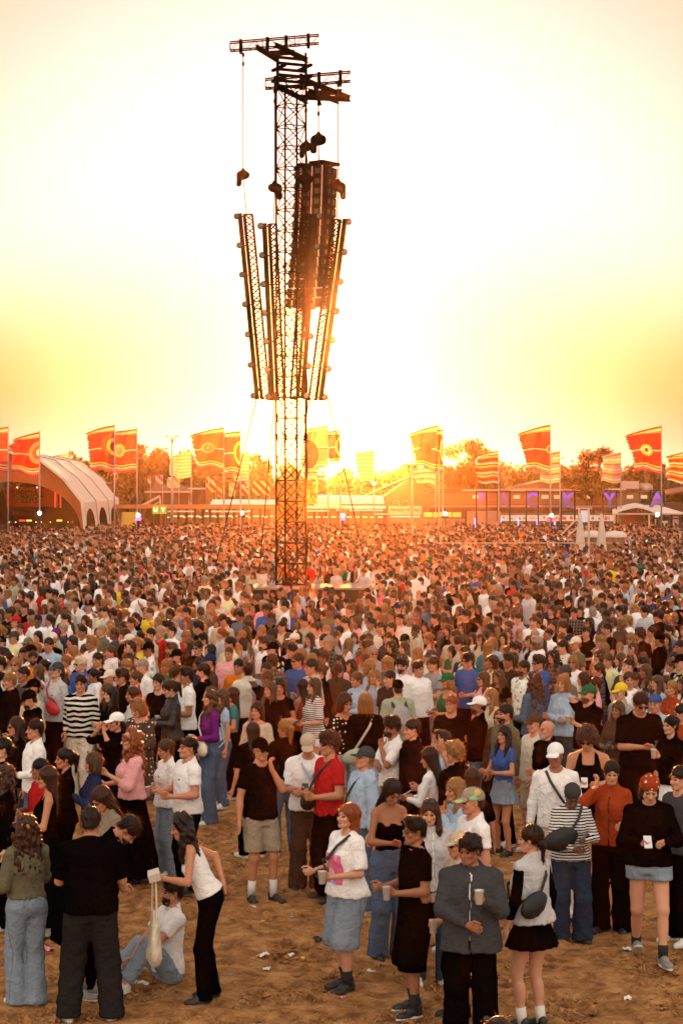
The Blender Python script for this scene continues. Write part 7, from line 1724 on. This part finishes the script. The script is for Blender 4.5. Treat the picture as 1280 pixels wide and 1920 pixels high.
# people a little further back: x, y of the eyes, sex, hair, top, bottom, yaw, pose, skin, extras
MIDS = '''15 1237 m short:brown tee:sage trousers:black 55 down
44 1225 f wavy:dark puff:white trousers:denim 50 hold
69 1217 m quiff:blond hoodie:black trousers:black 60 cross
91 1210 m short:dark shirt:lblue trousers:denim 20 down
133 1223 f bob:blond longtee:white trousers:denim 60 down
123 1240 f bun:blond tank:black trousers:black 50 down glasses_up
151 1245 m tousled:white jacket:blue:denim trousers:black 50 down glasses
208 1222 f lowpony:dblond hoodie:white trousers:denim 60 down
183 1237 m short:dark tee:black trousers:black 50 down
240 1237 f bob:brown puff:white trousers:black 70 hold glasses
278 1218 m tousled:dark shirt:white:print trousers:black 72 hold cap:black
312 1250 m short:blond hoodie:green trousers:khaki 55 phone beard:ginger
371 1215 m short:brown jacket:black trousers:black 30 down glasses
395 1220 f wavy:dark boxy:brown trousers:black 70 down
331 1232 m short:dark hoodie:black trousers:black 60 down cap:black,beard:dark
254 1272 f bun:dblond tee:red trousers:denim 70 down
228 1269 m tousled:dark shirt:black trousers:black 60 down
176 1267 f bun:dark hoodie:white trousers:denim 65 down
198 1297 f long:dblond fitted:black trousers:black 55 down
213 1300 f long:dark longtee:black trousers:black 62 cross
238 1303 f straight:auburn longtee:white:stripe trousers:denim 70 down glasses_up
60 1291 m short:dark jacket:beige trousers:black 60 down cap:black
18 1277 m short:blond hoodie:black trousers:black 60 down
417 1307 f long:dblond fitted:lblue trousers:denim 70 down
427 1207 m short:dark tee:lyellow trousers:denim 60 down
447 1250 m short:dark hoodie:orange trousers:black 20 down
465 1257 m short:brown jacket:cream trousers:black 172 down
499 1257 m crop:brown tee:grey trousers:denim 30 down beard:brown
511 1219 m short:dark shirt:black:print trousers:black 50 hold cap:black
503 1203 m short:brown jacket:dgrey trousers:black 40 down cap:dgrey
551 1200 m short:brown boxy:white trousers:denim 66 down cap:cream
571 1165 m quiff:brown tee:sage trousers:black 70 down
489 1183 f long:blond fitted:white trousers:denim 30 down
460 1184 f long:brown tee:hotpink trousers:black 30 ear
454 1207 f bob:dark jacket:lblue:denim trousers:black 70 down
580 1198 f long:brown longtee:lblue trousers:black 40 down
607 1201 m short:dark hoodie:dgrey trousers:black 130 down
606 1232 f bun:auburn boxy:white trousers:denim 66 phone
600 1258 f bun:dblond jacket:black trousers:black 60 down
657 1248 f wavy:dark jacket:black trousers:black 60 cross
683 1239 f straight:auburn fitted:sage trousers:denim 60 down
681 1203 m short:dark shirt:olive trousers:black 60 down glasses
733 1212 f curlylong:dark coat:black trousers:black 40 hold glasses
757 1215 f long:dblond longtee:white trousers:denim 55 down
752 1238 f bun:brown jacket:lblue:denim trousers:black 60 down glasses_up
781 1226 f long:blond boxy:pink miniskirt:white 66 hold
812 1246 m short:dark tee:grey trousers:ldenim 60 phone glasses_up
838 1277 f bob:blond tank:green trousers:black 55 phone cap:green
729 1272 m short:dark shirt:dbrown trousers:black 50 down
700 1269 f wavy:blond jacket:lblue:denim trousers:black 35 ear glasses_up
669 1274 f bun:dblond jacket:lblue:denim trousers:black 50 phone
745 1291 m short:dark boxy:sage trousers:black 168 down cap:black,backpack:grey
557 1289 f straight:brown tank:rust shorts:black 130 hold
533 1287 f straight:dark fitted:black mini:black 10 phone glasses_up
506 1293 f long:dblond jacket:black trousers:black 60 down
482 1332 f straight:brown puff:beige trousers:black 30 hold
435 1303 f straight:auburn crop:teal trousers:black 80 hold
489 1370 f straight:brown boxy:black trousers:black 150 down
518 1367 f ponytail:blond boxy:black trousers:denim 160 hold
760 1363 m short:dark jacket:black trousers:black 70 down
829 1391 m quiff:brown shirt:lblue trousers:denim 62 raise
852 1412 m tousled:blond jacket:black trousers:black 130 down
850 1322 m short:ginger tee:black trousers:black 10 down
875 1234 f short:dark fitted:lgreen midi:lgreen 50 holdhi
900 1199 f wavy:auburn jacket:beige trousers:black 40 down glasses
922 1207 f bob:blond shirt:lblue trousers:denim 20 down
942 1197 f long:dark cami:white trousers:denim 40 down
964 1217 m curly:dark tee:grey trousers:black 62 down
922 1241 f straight:auburn fitted:lyellow trousers:denim 66 down
905 1273 f long:dblond jacket:pink trousers:black 64 down glasses
951 1239 m quiff:dark tee:dbrown trousers:black 58 down glasses_up
979 1253 m short:dark tee:white:print trousers:black 56 down beard:dark
999 1210 f long:dark coat:black trousers:black 40 down
1036 1231 f curlylong:dark jacket:maroon:check trousers:black 45 hold
1058 1263 m short:brown shirt:olive trousers:black 60 down cap:dgrey
1073 1241 f bob:blond boxy:white trousers:denim 40 down glasses
1078 1207 m short:blond tee:olive trousers:khaki 66 down cap:cream
1114 1253 f bob:blond jacket:black trousers:black 25 down
1122 1231 f curlylong:auburn sweater:pink trousers:black 50 down glasses
1124 1203 f tousled:blond longtee:white trousers:denim 70 down
1161 1217 f bun:blond sweater:dbrown trousers:black 30 hold
1181 1251 m crop:brown shirt:dgrey trousers:black 50 chin
1191 1274 f short:auburn puff:dgrey:print trousers:black 30 down glasses
1198 1190 m quiff:brown tee:grey trousers:black 66 down
1235 1200 m beanie:black hoodie:black trousers:black 120 down beanie:black
1181 1197 f bob:blond jacket:beige trousers:black 30 down glasses
1223 1279 f long:dblond fitted:lblue trousers:denim 60 down
1257 1291 f ponytail:blond jacket:rust trousers:black 60 down
1263 1234 f bob:brown longtee:white trousers:denim 30 down glasses
1162 1298 m short:brown shirt:grey trousers:black 60 down cap:yellow
1157 1331 f long:dblond jacket:brown trousers:black 40 phone
1227 1320 m short:dark boxy:lblue trousers:denim 30 down capback:blue,backpack:black
1275 1338 m short:dark shirt:rust trousers:black 60 down beard:dark
1115 1283 f bun:auburn fitted:pink trousers:black 90 down
946 1338 m short:brown jacket:olive trousers:black 62 down beard:brown,glasses_up
922 1342 f bob:dblond jacket:brown trousers:black 40 down glasses
904 1325 m short:dark sweater:black trousers:denim 100 hold cap:white,beard:dark
920 1306 f long:blond longtee:beige trousers:black 50 down
884 1460 f straight:auburn boxy:black trousers:black 160 down
6 1455 f curlylong:auburn jacket:black trousers:black 70 down
1 1405 m short:dark jacket:black trousers:black 60 down
1272 1460 m short:dark tee:dgrey trousers:black 60 down
30 1166 m short:brown shirt:cream trousers:black 60 down cap:red
98 1150 f curly:blond boxy:white trousers:black 50 down glasses
105 1190 m short:dark tee:sage trousers:black 60 down cap:purple
155 1184 m short:dark tee:white trousers:denim 40 down
205 1180 f straight:blond boxy:white trousers:denim 30 cross
233 1140 f bob:dblond boxy:white trousers:denim 40 hold
196 1135 m curly:blond shirt:black trousers:black 20 down glasses
166 1137 m short:dark tee:white trousers:black 20 down fedora:black
275 1150 f bob:blond puff:white trousers:denim 60 down glasses
312 1130 m short:dark shirt:peach trousers:black 66 down beard:brown
325 1162 f straight:blond fitted:black trousers:black 60 down
345 1148 m short:dark shirt:denim:denim trousers:black 60 down
376 1148 m short:dark tee:olive trousers:black 160 down
300 1186 m crop:grey tee:red trousers:black 50 down
348 1192 f bob:blond jacket:red trousers:black 40 down glasses
447 1100 m curly:blond tee:white trousers:denim 60 down
474 1128 f curly:blond jacket:black trousers:black 40 down
573 1165 m quiff:dark tee:sage trousers:black 66 down
558 1195 f straight:brown longtee:lblue trousers:black 30 down
694 1170 m quiff:dark tee:grey trousers:black 60 down
745 1140 m short:grey shirt:black trousers:black 20 down cap:navy,beard:grey
716 1110 f bun:blond boxy:hotpink trousers:denim 60 down
756 1165 f ponytail:blond boxy:lilac trousers:denim 40 phone glasses
810 1128 f wavy:dark longtee:white trousers:denim 40 down
840 1168 f bob:dark puff:maroon trousers:black 50 hold
975 1160 m short:dark tee:lilac trousers:black 60 phone
1003 1170 f bun:dark boxy:white trousers:denim 30 down
965 1150 f straight:dblond longtee:white trousers:denim 40 down
1075 1150 m short:dark shirt:black:check trousers:black 20 phone
1103 1168 f wavy:dark jacket:black trousers:black 60 hold glasses
1150 1150 m short:brown shirt:grey trousers:black 20 phone glasses
1137 1180 m short:dark tee:black trousers:black 60 phone
1170 1165 f bob:dblond boxy:white:print trousers:denim 30 down glasses
1257 1150 m crop:brown polo:lgrey trousers:black -60 down
1097 1112 m short:dark shirt:beige trousers:khaki 20 down beard:dark
1165 1095 m short:dark boxy:white trousers:denim 66 phone
940 1105 m short:dark polo:khaki trousers:black 20 down glasses
893 1100 m tousled:dark tee:black trousers:black 66 down cap:blue,beard:dark
1130 1175 f long:dblond longtee:white trousers:denim 30 down glasses'''
HAIRW = {'short': 'short', 'crop': 'cropped', 'quiff': 'swept up', 'tousled': 'tousled', 'curly': 'curly', 'afro': 'afro', 'bob': 'bobbed', 'long': 'long', 'wavy': 'long wavy', 'curlylong': 'long curly', 'straight': 'long straight', 'ponytail': 'ponytailed', 'lowpony': 'tied back', 'bun': 'pinned up', 'beanie': 'hidden'}
HCW = {'black': 'black', 'dark': 'dark', 'brown': 'brown', 'auburn': 'auburn', 'ginger': 'ginger', 'blond': 'blond', 'dblond': 'dark blond', 'grey': 'grey', 'white': 'white'}
CW = {'dgrey': 'dark grey', 'lgrey': 'light grey', 'dbrown': 'dark brown', 'hotpink': 'bright pink', 'lblue': 'pale blue', 'denim': 'denim blue', 'ldenim': 'pale denim', 'ddenim': 'dark denim', 'lgreen': 'pale green', 'lyellow': 'pale yellow', 'sage': 'grey green'}
TW = {'tee': 't-shirt', 'boxy': 't-shirt', 'fitted': 'top', 'longtee': 'long-sleeved top', 'longfit': 'long-sleeved top', 'sweater': 'sweater', 'hoodie': 'hoodie', 'jacket': 'jacket', 'bomber': 'jacket', 'shirt': 'shirt', 'polo': 'polo', 'tank': 'tank top', 'cami': 'camisole', 'puff': 'blouse', 'crop': 'crop top', 'coat': 'coat', 'strapless': 'top'}
PW = {'stripe': 'striped ', 'dots': 'dotted ', 'check': 'checked ', 'print': 'patterned ', 'denim': 'denim ', 'plain': ''}
LABELS = {}
def describe(sex, hair, top, ex, yaw, pose):
    who = 'man' if sex == 'm' else 'woman'; tc = CW.get(top[1], top[1]); pat = PW.get(top[2] if len(top) > 2 else 'plain', '')
    if pat == 'denim ' and 'denim' in tc: pat = ''
    hat = [e for e in ex if e[0] in ('cap', 'capback', 'fedora', 'bucket', 'beanie')]
    h = f'in {CW.get(hat[0][1], hat[0][1])} {"cap" if "cap" in hat[0][0] else hat[0][0]}' if hat else f'with {HAIRW[hair[0]]} {HCW[hair[1]]} hair'
    return f'{who} {h}, {tc} {pat}{TW[top[0]]}' + (', sunglasses' if any(e[0] == 'glasses' for e in ex) else '') + (', back turned' if yaw > 125 else '')
def anchor(px, py, label):
    best = sorted((a for a in ANCH if a[2]), key=lambda a: math.hypot(a[0] - px, (a[1] - py) * 1.3))
    for a in best[:14]:
        for rel in ([('left of' if px < a[0] else 'right of') if abs(px - a[0]) > abs(py - a[1]) * .8 else ('behind' if py < a[1] else 'in front of'), 'close behind' if py < a[1] else 'just before', 'beyond' if py < a[1] else 'near']):
            l = f'{label}, {rel} {a[2]}'
            if l not in LABELS and len(l.replace(',', '').split()) <= 16: return l
    return label
POS = {'down': dict(), 'hold': dict(armL='hold'), 'cross': dict(armL='cross', armR='cross'), 'phone': dict(armL='phone', armR='phone'), 'holdhi': dict(armL='holdhi'), 'ear': dict(armL='ear'), 'chin': dict(armL='chin', armR='belly'), 'raise': dict(armL='raise', armR='hold'), 'pocket': dict(armL='pocket', armR='pocket'), 'up': dict(armR='up')}
specs = []
rr = random.Random(21)
for ln in MIDS.strip().split('\n'):
    p = ln.split(); x, y, sex = int(p[0]), int(p[1]), p[2]; hair = tuple(p[3].split(':')); top = tuple(p[4].split(':')); bot = tuple(p[5].split(':')); yaw = float(p[6]); pose = p[7]
    ex = [tuple(e.split(':')) for e in p[8].split(',')] if len(p) > 8 else []
    if p[3].startswith('beanie'): hair = ('short', 'dark')
    H = (1.79 if sex == 'm' else 1.67) + rr.uniform(-.05, .05); D = FPX * (CAMH - 1.632 * H / 1.75) / (y - HOR)
    specs.append(dict(x=xs_(x, D), y=D, sex=sex, hair=hair, top=top, bot=bot, yaw=yaw, pose=pose, ex=ex, H=H, skin=rr.choice('lmmmrt')))
# relax overlaps
fixed = list(TAKEN)
for it in range(12):
    for i, a in enumerate(specs):
        for j, b in enumerate(specs):
            if j <= i: continue
            dx, dy = b['x'] - a['x'], b['y'] - a['y']; d = math.hypot(dx, dy)
            if d < .42:
                q = (.42 - d) / 2 / (d + 1e-3); a['y'] -= dy * q + .001; b['y'] += dy * q + .001; a['x'] -= dx * q * .4; b['x'] += dx * q * .4
        for fx, fy in fixed:
            dx, dy = a['x'] - fx, a['y'] - fy; d = math.hypot(dx, dy)
            if d < .42: a['y'] += (.42 - d) * (1 if dy >= 0 else -1); a['x'] += .2 * dx
occ = fixed + [(s['x'], s['y']) for s in specs]
cell = {}
def cput(x, y): cell.setdefault((int(x // .6), int(y // .6)), []).append((x, y))
for q in occ: cput(*q)
def free(x, y, r):
    cx, cy = int(x // .6), int(y // .6)
    for i in (-1, 0, 1):
        for j in (-1, 0, 1):
            for (a, b) in cell.get((cx + i, cy + j), ()):
                if (a - x) ** 2 + (b - y) ** 2 < r * r: return False
    return True
TOPC = ['black'] * 30 + ['white'] * 30 + ['grey'] * 7 + ['lgrey'] * 7 + ['dgrey'] * 8 + ['navy'] * 4 + ['lblue'] * 4 + ['beige'] * 8 + ['cream'] * 11 + ['red'] * 4 + ['pink'] * 5 + ['olive'] * 3 + ['brown'] * 3 + ['green'] * 3 + ['blue'] * 2 + ['sage'] * 3 + ['denim'] * 4 + ['maroon'] * 2 + ['lyellow'] * 2 + ['lilac'] + ['orange', 'hotpink', 'teal', 'rust', 'yellow']
FH = ['long'] * 5 + ['straight'] * 5 + ['wavy'] * 5 + ['bob'] * 3 + ['bun'] * 3 + ['ponytail'] * 3 + ['lowpony'] * 2 + ['curlylong'] * 2
MH = ['short'] * 7 + ['quiff'] * 4 + ['tousled'] * 3 + ['curly'] * 2 + ['crop'] * 3
FC = ['dark'] * 4 + ['brown'] * 5 + ['auburn'] * 4 + ['blond'] * 5 + ['dblond'] * 6 + ['ginger']
MC = ['dark'] * 9 + ['brown'] * 8 + ['dblond'] * 2 + ['blond'] * 2 + ['grey'] * 2 + ['auburn'] * 2
def rand_yaw():
    q = rr.random(); return rr.gauss(58, 16) if q < .80 else rr.uniform(-40, 40) if q < .92 else rr.uniform(120, 240)
far = []
def blocked(x, D):
    px = 640 + x / D * FPX
    if 55.4 < D < TD + 1.4 and 462 < px < 704: return True
    if 89.6 < D < 97.5 and 1045 < px < 1185: return True
    if D > 126 and (px < 170): return True
    if abs(D - 90) < .4 and 810 < px < 1165: return True
    return D > 134
D0 = 30.5; yy = D0
cand = []
while yy < 134:
    st = .56 if yy < 50 else .66
    hwid = (640 + 70) / FPX * yy + .6; xx = -hwid
    while xx < hwid:
        x, y = xx + rr.uniform(-.22, .22), yy + rr.uniform(-.22, .22)
        clump = math.sin(x * 1.9 + 2 * math.sin(y * .8)) * math.sin(y * 1.5 + 1.7 * math.sin(x * 1.1))
        if not blocked(x, y) and not (clump > .55 and rr.random() < .55): cand.append((x, y))
        xx += st + rr.uniform(0, .22) + (.25 if rr.random() < .08 else 0)
    yy += st * 1.15
rr.shuffle(cand)
keep = []
for x, y in cand:
    if free(x, y, .47): keep.append((x, y)); cput(x, y)
keep.sort(key=lambda q: q[1])
N_IND = 300 - len(TAKEN) - len(specs) - 2
seen = [q for q in keep if abs(q[0] / q[1] * FPX) < 650]
ind = set(seen[:max(N_IND, 0)])
for x, y in keep:
    if (x, y) in ind:
        sex = rr.choice('mf'); H = (1.79 if sex == 'm' else 1.67) + rr.uniform(-.08, .07)
        hair = (rr.choice(MH if sex == 'm' else FH), rr.choice(MC if sex == 'm' else FC)); tk = rr.choice(['tee', 'boxy', 'shirt', 'hoodie', 'jacket', 'polo', 'tee'] if sex == 'm' else ['fitted', 'tee', 'longtee', 'jacket', 'boxy', 'tank', 'puff', 'sweater']); tc = rr.choice(TOPC)
        top = (tk, tc) if rr.random() > .10 else (tk, tc if tc != 'white' else 'navy', rr.choice(['stripe', 'print', 'check', 'dots'])); ex = []
        if rr.random() < .12: ex.append(('glasses',))
        if sex == 'm' and rr.random() < .22: ex.append(('cap', rr.choice(['black', 'cream', 'navy', 'beige', 'white', 'dgrey', 'olive'])))
        if sex == 'm' and rr.random() < .3: ex.append(('beard', hair[1]))
        specs.append(dict(x=x, y=y, sex=sex, hair=hair, top=top, bot=('trousers', rr.choice(['black', 'denim', 'ddenim', 'khaki', 'black'])), yaw=rand_yaw(), pose=rr.choice(['down'] * 9 + ['hold', 'cross', 'phone', 'hold'] * 2 + ['up', 'raise', 'ear']), ex=ex, H=H, skin=rr.choice('llmmmrtt' + 'd')))
    else: far.append((x, y))
specs.sort(key=lambda s: s['y'])
for s in specs:
    px = 640 + s['x'] / s['y'] * FPX; py = HOR + (CAMH - 1.632 * s['H'] / 1.75) / s['y'] * FPX
    base = describe(s['sex'], s['hair'], s['top'], s['ex'], s['yaw'], s['pose']); s['base'] = base; s['px'], s['py'] = px, py
from collections import Counter
cnt = Counter(s['base'] for s in specs)
ROWW = ['front', 'second', 'third']
for s in specs:
    l = s['base'] if cnt[s['base']] == 1 else anchor(s['px'], s['py'], s['base']); LABELS[l] = 1
    pose = dict(POS[s['pose']])
    if rr.random() < .35: pose['head'] = (rr.choice([-18, 0, 18]), rr.choice([0, -6]), 0)
    ex = []
    for e in s['ex']:
        k = e[0]
        ex.append((k,) if k in ('glasses', 'glasses_up') else e if k != 'backpack' else ('backpack', e[1]))
    ex = [e[0] if len(e) == 1 else e for e in ex]
    if s['pose'] in ('hold', 'holdhi') and rr.random() < .5: ex.append(('cup', 'L', 'beer'))
    if s['pose'] == 'phone': ex.append(('phone', 'L'))
    mk_person(l, s['sex'], s['px'], s['py'], s['H'], s['yaw'], s['top'], s['bot'], s['hair'], s['skin'], pose, 1, ex, 'people in the dense crowd', rr.uniform(.90, 1.03), pos=(s['x'], s['y']))
hold_props()
print('people:', len(PEOPLE), 'heroes', len(TAKEN), 'far', len(far))

# ---- the crowd beyond: one mass, thousands of figures instanced by geometry nodes
def far_crowd():
    MF = (mat_skin('c_skin'), M_eye, M_lip, M_brow, mat_cloth('plain', 'c_top'), mat_cloth('plain', 'c_bot'), mat_hair('c_hair'), mat_hair('c_hair', True))
    coll = bpy.data.collections.new('crowd_figures'); r = random.Random(5); L = LODS[2]; k = 0
    tops_m = ['tee', 'boxy', 'shirt', 'hoodie', 'jacket', 'tee']; tops_f = ['fitted', 'longtee', 'jacket', 'tank', 'boxy', 'sweater']
    hm = ['short', 'quiff', 'tousled', 'curly', 'crop', 'short']; hf = ['long', 'wavy', 'bob', 'bun', 'ponytail', 'straight']
    poses = [dict(), dict(armL='hold'), dict(head=(20, 0, 0)), dict(armL='cross', armR='cross'), dict(head=(-15, -6, 0)), dict(armL='phone', armR='phone')]
    for sex in 'mf':
        for i in range(7):
            p = poses[i % 6] if i < 6 else dict(armR='up', head=(0, -8, 0)); i = i % 6
            (V, F, mi), J = body_geo(sex, p, L['b'], L['hd'], L['hw']); parts = [(V, F, mi)]
            sp = {a: b for a, b in p.items() if a != 'head'}
            v, f = top_geo((tops_m if sex == 'm' else tops_f)[i], sex, sp, L['t'], 1); parts.append((v, f, np.full(len(f), 4)))
            v, f = bot_geo('trousers', sex, {}, L['o'], 1); parts.append((v, f, np.full(len(f), 5)))
            hs = (hm if sex == 'm' else hf)[i]; v, f, m_ = with_wisps(*hair_sdf(hs, L['hr'], 0), 130, k, .045, .0045); parts.append((xf(v, J['Mh']), f, m_ + 6))
            V, F, mi = join(parts); o = bpy.data.objects.new('figure_%02d' % k, mesh_np('figure', V, F, MF, mi)); coll.objects.link(o); k += 1
    n = len(far); P = np.zeros((n, 3), np.float32); rot = np.zeros((n, 3), np.float32); sc = np.zeros((n, 3), np.float32); idx = np.zeros(n, np.int32)
    cs, ct, cb, ch = (np.ones((n, 4), np.float32) for _ in range(4))
    for i, (x, y) in enumerate(far):
        s = r.choice((0, 1)); v = r.choices(range(7), weights=[6, 2, 6, 2, 6, 2, 1.8])[0]; idx[i] = s * 7 + v; P[i] = (x, y, 0); rot[i, 2] = -math.radians(rand_yaw()); h = (1.79 if s == 0 else 1.68) + r.uniform(-.09, .08); w = r.uniform(.88, 1.04) * h / 1.75; sc[i] = (w, w, h / 1.75)
        cs[i, :3] = SK[r.choice('llmmmrtt' + 'd')]; ct[i, :3] = CC[r.choice(TOPC)]; cb[i, :3] = CC[r.choice(['black', 'denim', 'ddenim', 'khaki', 'black', 'dgrey'])]; ch[i, :3] = HC[r.choice(MC if s == 0 else FC)]
    me = bpy.data.meshes.new('crowd'); me.vertices.add(n); me.vertices.foreach_set('co', P.ravel())
    for nm, ty, dat, fld in (('rot', 'FLOAT_VECTOR', rot, 'vector'), ('scl', 'FLOAT_VECTOR', sc, 'vector'), ('idx', 'INT', idx, 'value'), ('c_skin', 'FLOAT_COLOR', cs, 'color'), ('c_top', 'FLOAT_COLOR', ct, 'color'), ('c_bot', 'FLOAT_COLOR', cb, 'color'), ('c_hair', 'FLOAT_COLOR', ch, 'color')):
        a = me.attributes.new(nm, ty, 'POINT'); a.data.foreach_set(fld, dat.ravel())
    ob = link('crowd', me); tag(ob, kind='stuff'); ob['label'] = 'dense festival crowd filling the field as far as the bars'
    ng = bpy.data.node_groups.new('crowd_nodes', 'GeometryNodeTree'); ng.interface.new_socket('Geometry', in_out='INPUT', socket_type='NodeSocketGeometry'); ng.interface.new_socket('Geometry', in_out='OUTPUT', socket_type='NodeSocketGeometry')
    N, K = ng.nodes, ng.links; gi, go = N.new('NodeGroupInput'), N.new('NodeGroupOutput'); ip = N.new('GeometryNodeInstanceOnPoints'); ci = N.new('GeometryNodeCollectionInfo')
    ci.inputs['Collection'].default_value = coll; ci.inputs['Separate Children'].default_value = True; ci.inputs['Reset Children'].default_value = True
    def na(nm, ty): q = N.new('GeometryNodeInputNamedAttribute'); q.data_type = ty; q.inputs['Name'].default_value = nm; return q.outputs['Attribute']
    K.new(gi.outputs[0], ip.inputs['Points']); K.new(ci.outputs[0], ip.inputs['Instance']); ip.inputs['Pick Instance'].default_value = True
    K.new(na('idx', 'INT'), ip.inputs['Instance Index']); er = N.new('FunctionNodeEulerToRotation'); K.new(na('rot', 'FLOAT_VECTOR'), er.inputs[0]); K.new(er.outputs[0], ip.inputs['Rotation']); K.new(na('scl', 'FLOAT_VECTOR'), ip.inputs['Scale']); K.new(ip.outputs[0], go.inputs[0])
    md = ob.modifiers.new('figures', 'NODES'); md.node_group = ng
far_crowd()

# someone sitting on shoulders beyond the platform
def on_shoulders():
    D = 57; z = .82
    p = dict(hipz=-.05, armL='hold', armR='down'); r, J = mk_person('woman in white hoodie sitting on shoulders above the crowd right of the mast', 'f', 775, 1080, 1.66, 150, ('hoodie', 'white'), ('trousers', 'lblue', 'denim'), ('curly', 'dark'), 'm', dict(hipz=-.02, stance='wide'), 1, (), None, 1.0, pos=(xs_(775, D), D))
    r.location.z = zs_(1078, D) - 1.55
on_shoulders()

mk_person('person whose head with sunglasses on top just enters the bottom edge of the picture', 'f', 930, 1930, 1.66, 40, ('tee', 'white'), ('trousers', 'black'), ('long', 'auburn'), 'm', {}, 0, ('glasses_up',), None, 1.0, pos=(xs_(930, 11.05), 11.05))

# ---- litter on the trodden ground
M_lit = {'white': simple('litter_white', (.70, .67, .62), .8, var=.1), 'yellow': simple('litter_yellow', (.75, .55, .05), .7), 'blue': simple('litter_blue', (.08, .35, .50), .7), 'pink': simple('litter_pink', (.65, .18, .25), .7), 'black': simple('litter_black', (.015, .014, .014), .8)}
def on_ground(px, py): D = CAMH * FPX / (py - HOR); return Vector((xs_(px, D), D, .02))
LIT = [(596, 1768, 'black', .11, 'scrap of black cloth on the bare ground'), (493, 1797, 'white', .09, 'torn white paper left of the black cloth scrap'), (545, 1796, 'white', .07, 'white wrapper between the black scrap and the torn paper'), (500, 1823, 'white', .08, 'crumpled white paper in the open ground'), (568, 1801, 'yellow', .035, 'small yellow wrapper beside white paper'),
       (546, 1724, 'blue', .035, 'small light blue scrap in the open ground'), (493, 1732, 'yellow', .035, 'small yellow scrap near the khaki shorts man'), (695, 1826, 'white', .06, 'small white paper right of the ginger woman'), (458, 1556, 'white', .06, 'white scrap in front of the khaki shorts man'), (285, 1587, 'white', .10, 'flattened white paper near the leaning woman'),
       (1178, 1786, 'white', .09, 'white paper in front of the walking bandana woman'), (1176, 1878, 'white', .08, 'folded white paper at the lower right'), (78, 1834, 'white', .06, 'white scrap by the olive jacket woman'), (88, 1786, 'pink', .11, 'crushed pink can behind the man in black'), (642, 1875, 'pink', .04, 'pink scrap below the ginger woman'), (430, 1833, 'blue', .03, 'tiny blue scrap left of the crumpled paper'),
       (540, 1570, 'blue', .04, 'light blue scrap behind the beige cap man'), (248, 1848, 'white', .08, 'squashed white cup beside the seated man'), (269, 1850, 'white', .08, 'second squashed cup beside the seated man'), (456, 1870, 'pink', .03, 'faint pink scrap at the lower middle'), (660, 1570, 'white', .05, 'white scrap beside the ginger woman'), (960, 1622, 'white', .05, 'white scrap by the denim skirt woman'), (476, 1705, 'white', .05, 'white scrap at the feet of the khaki shorts man')]
for i, (px, py, c, sz, lab) in enumerate(LIT):
    r = random.Random(i); m = MB(); n = 5; V = []; 
    for a in range(n):
        for b in range(n): V.append(((a / (n - 1) - .5) * sz * 1.25, (b / (n - 1) - .5) * sz * .8, r.uniform(0, .35) * sz + .004))
    F = [(a * n + b, (a + 1) * n + b, (a + 1) * n + b + 1, a * n + b + 1) for a in range(n - 1) for b in range(n - 1)]
    m._add(V, F); o = m.build('litter', M_lit[c]); o.location = on_ground(px, py); o.rotation_euler = (r.uniform(-.1, .1), r.uniform(-.1, .1), r.uniform(0, 3)); tag(o, lab, 'litter', 'litter on the ground')
    sm = o.modifiers.new('thickness', 'SOLIDIFY'); sm.thickness = .004
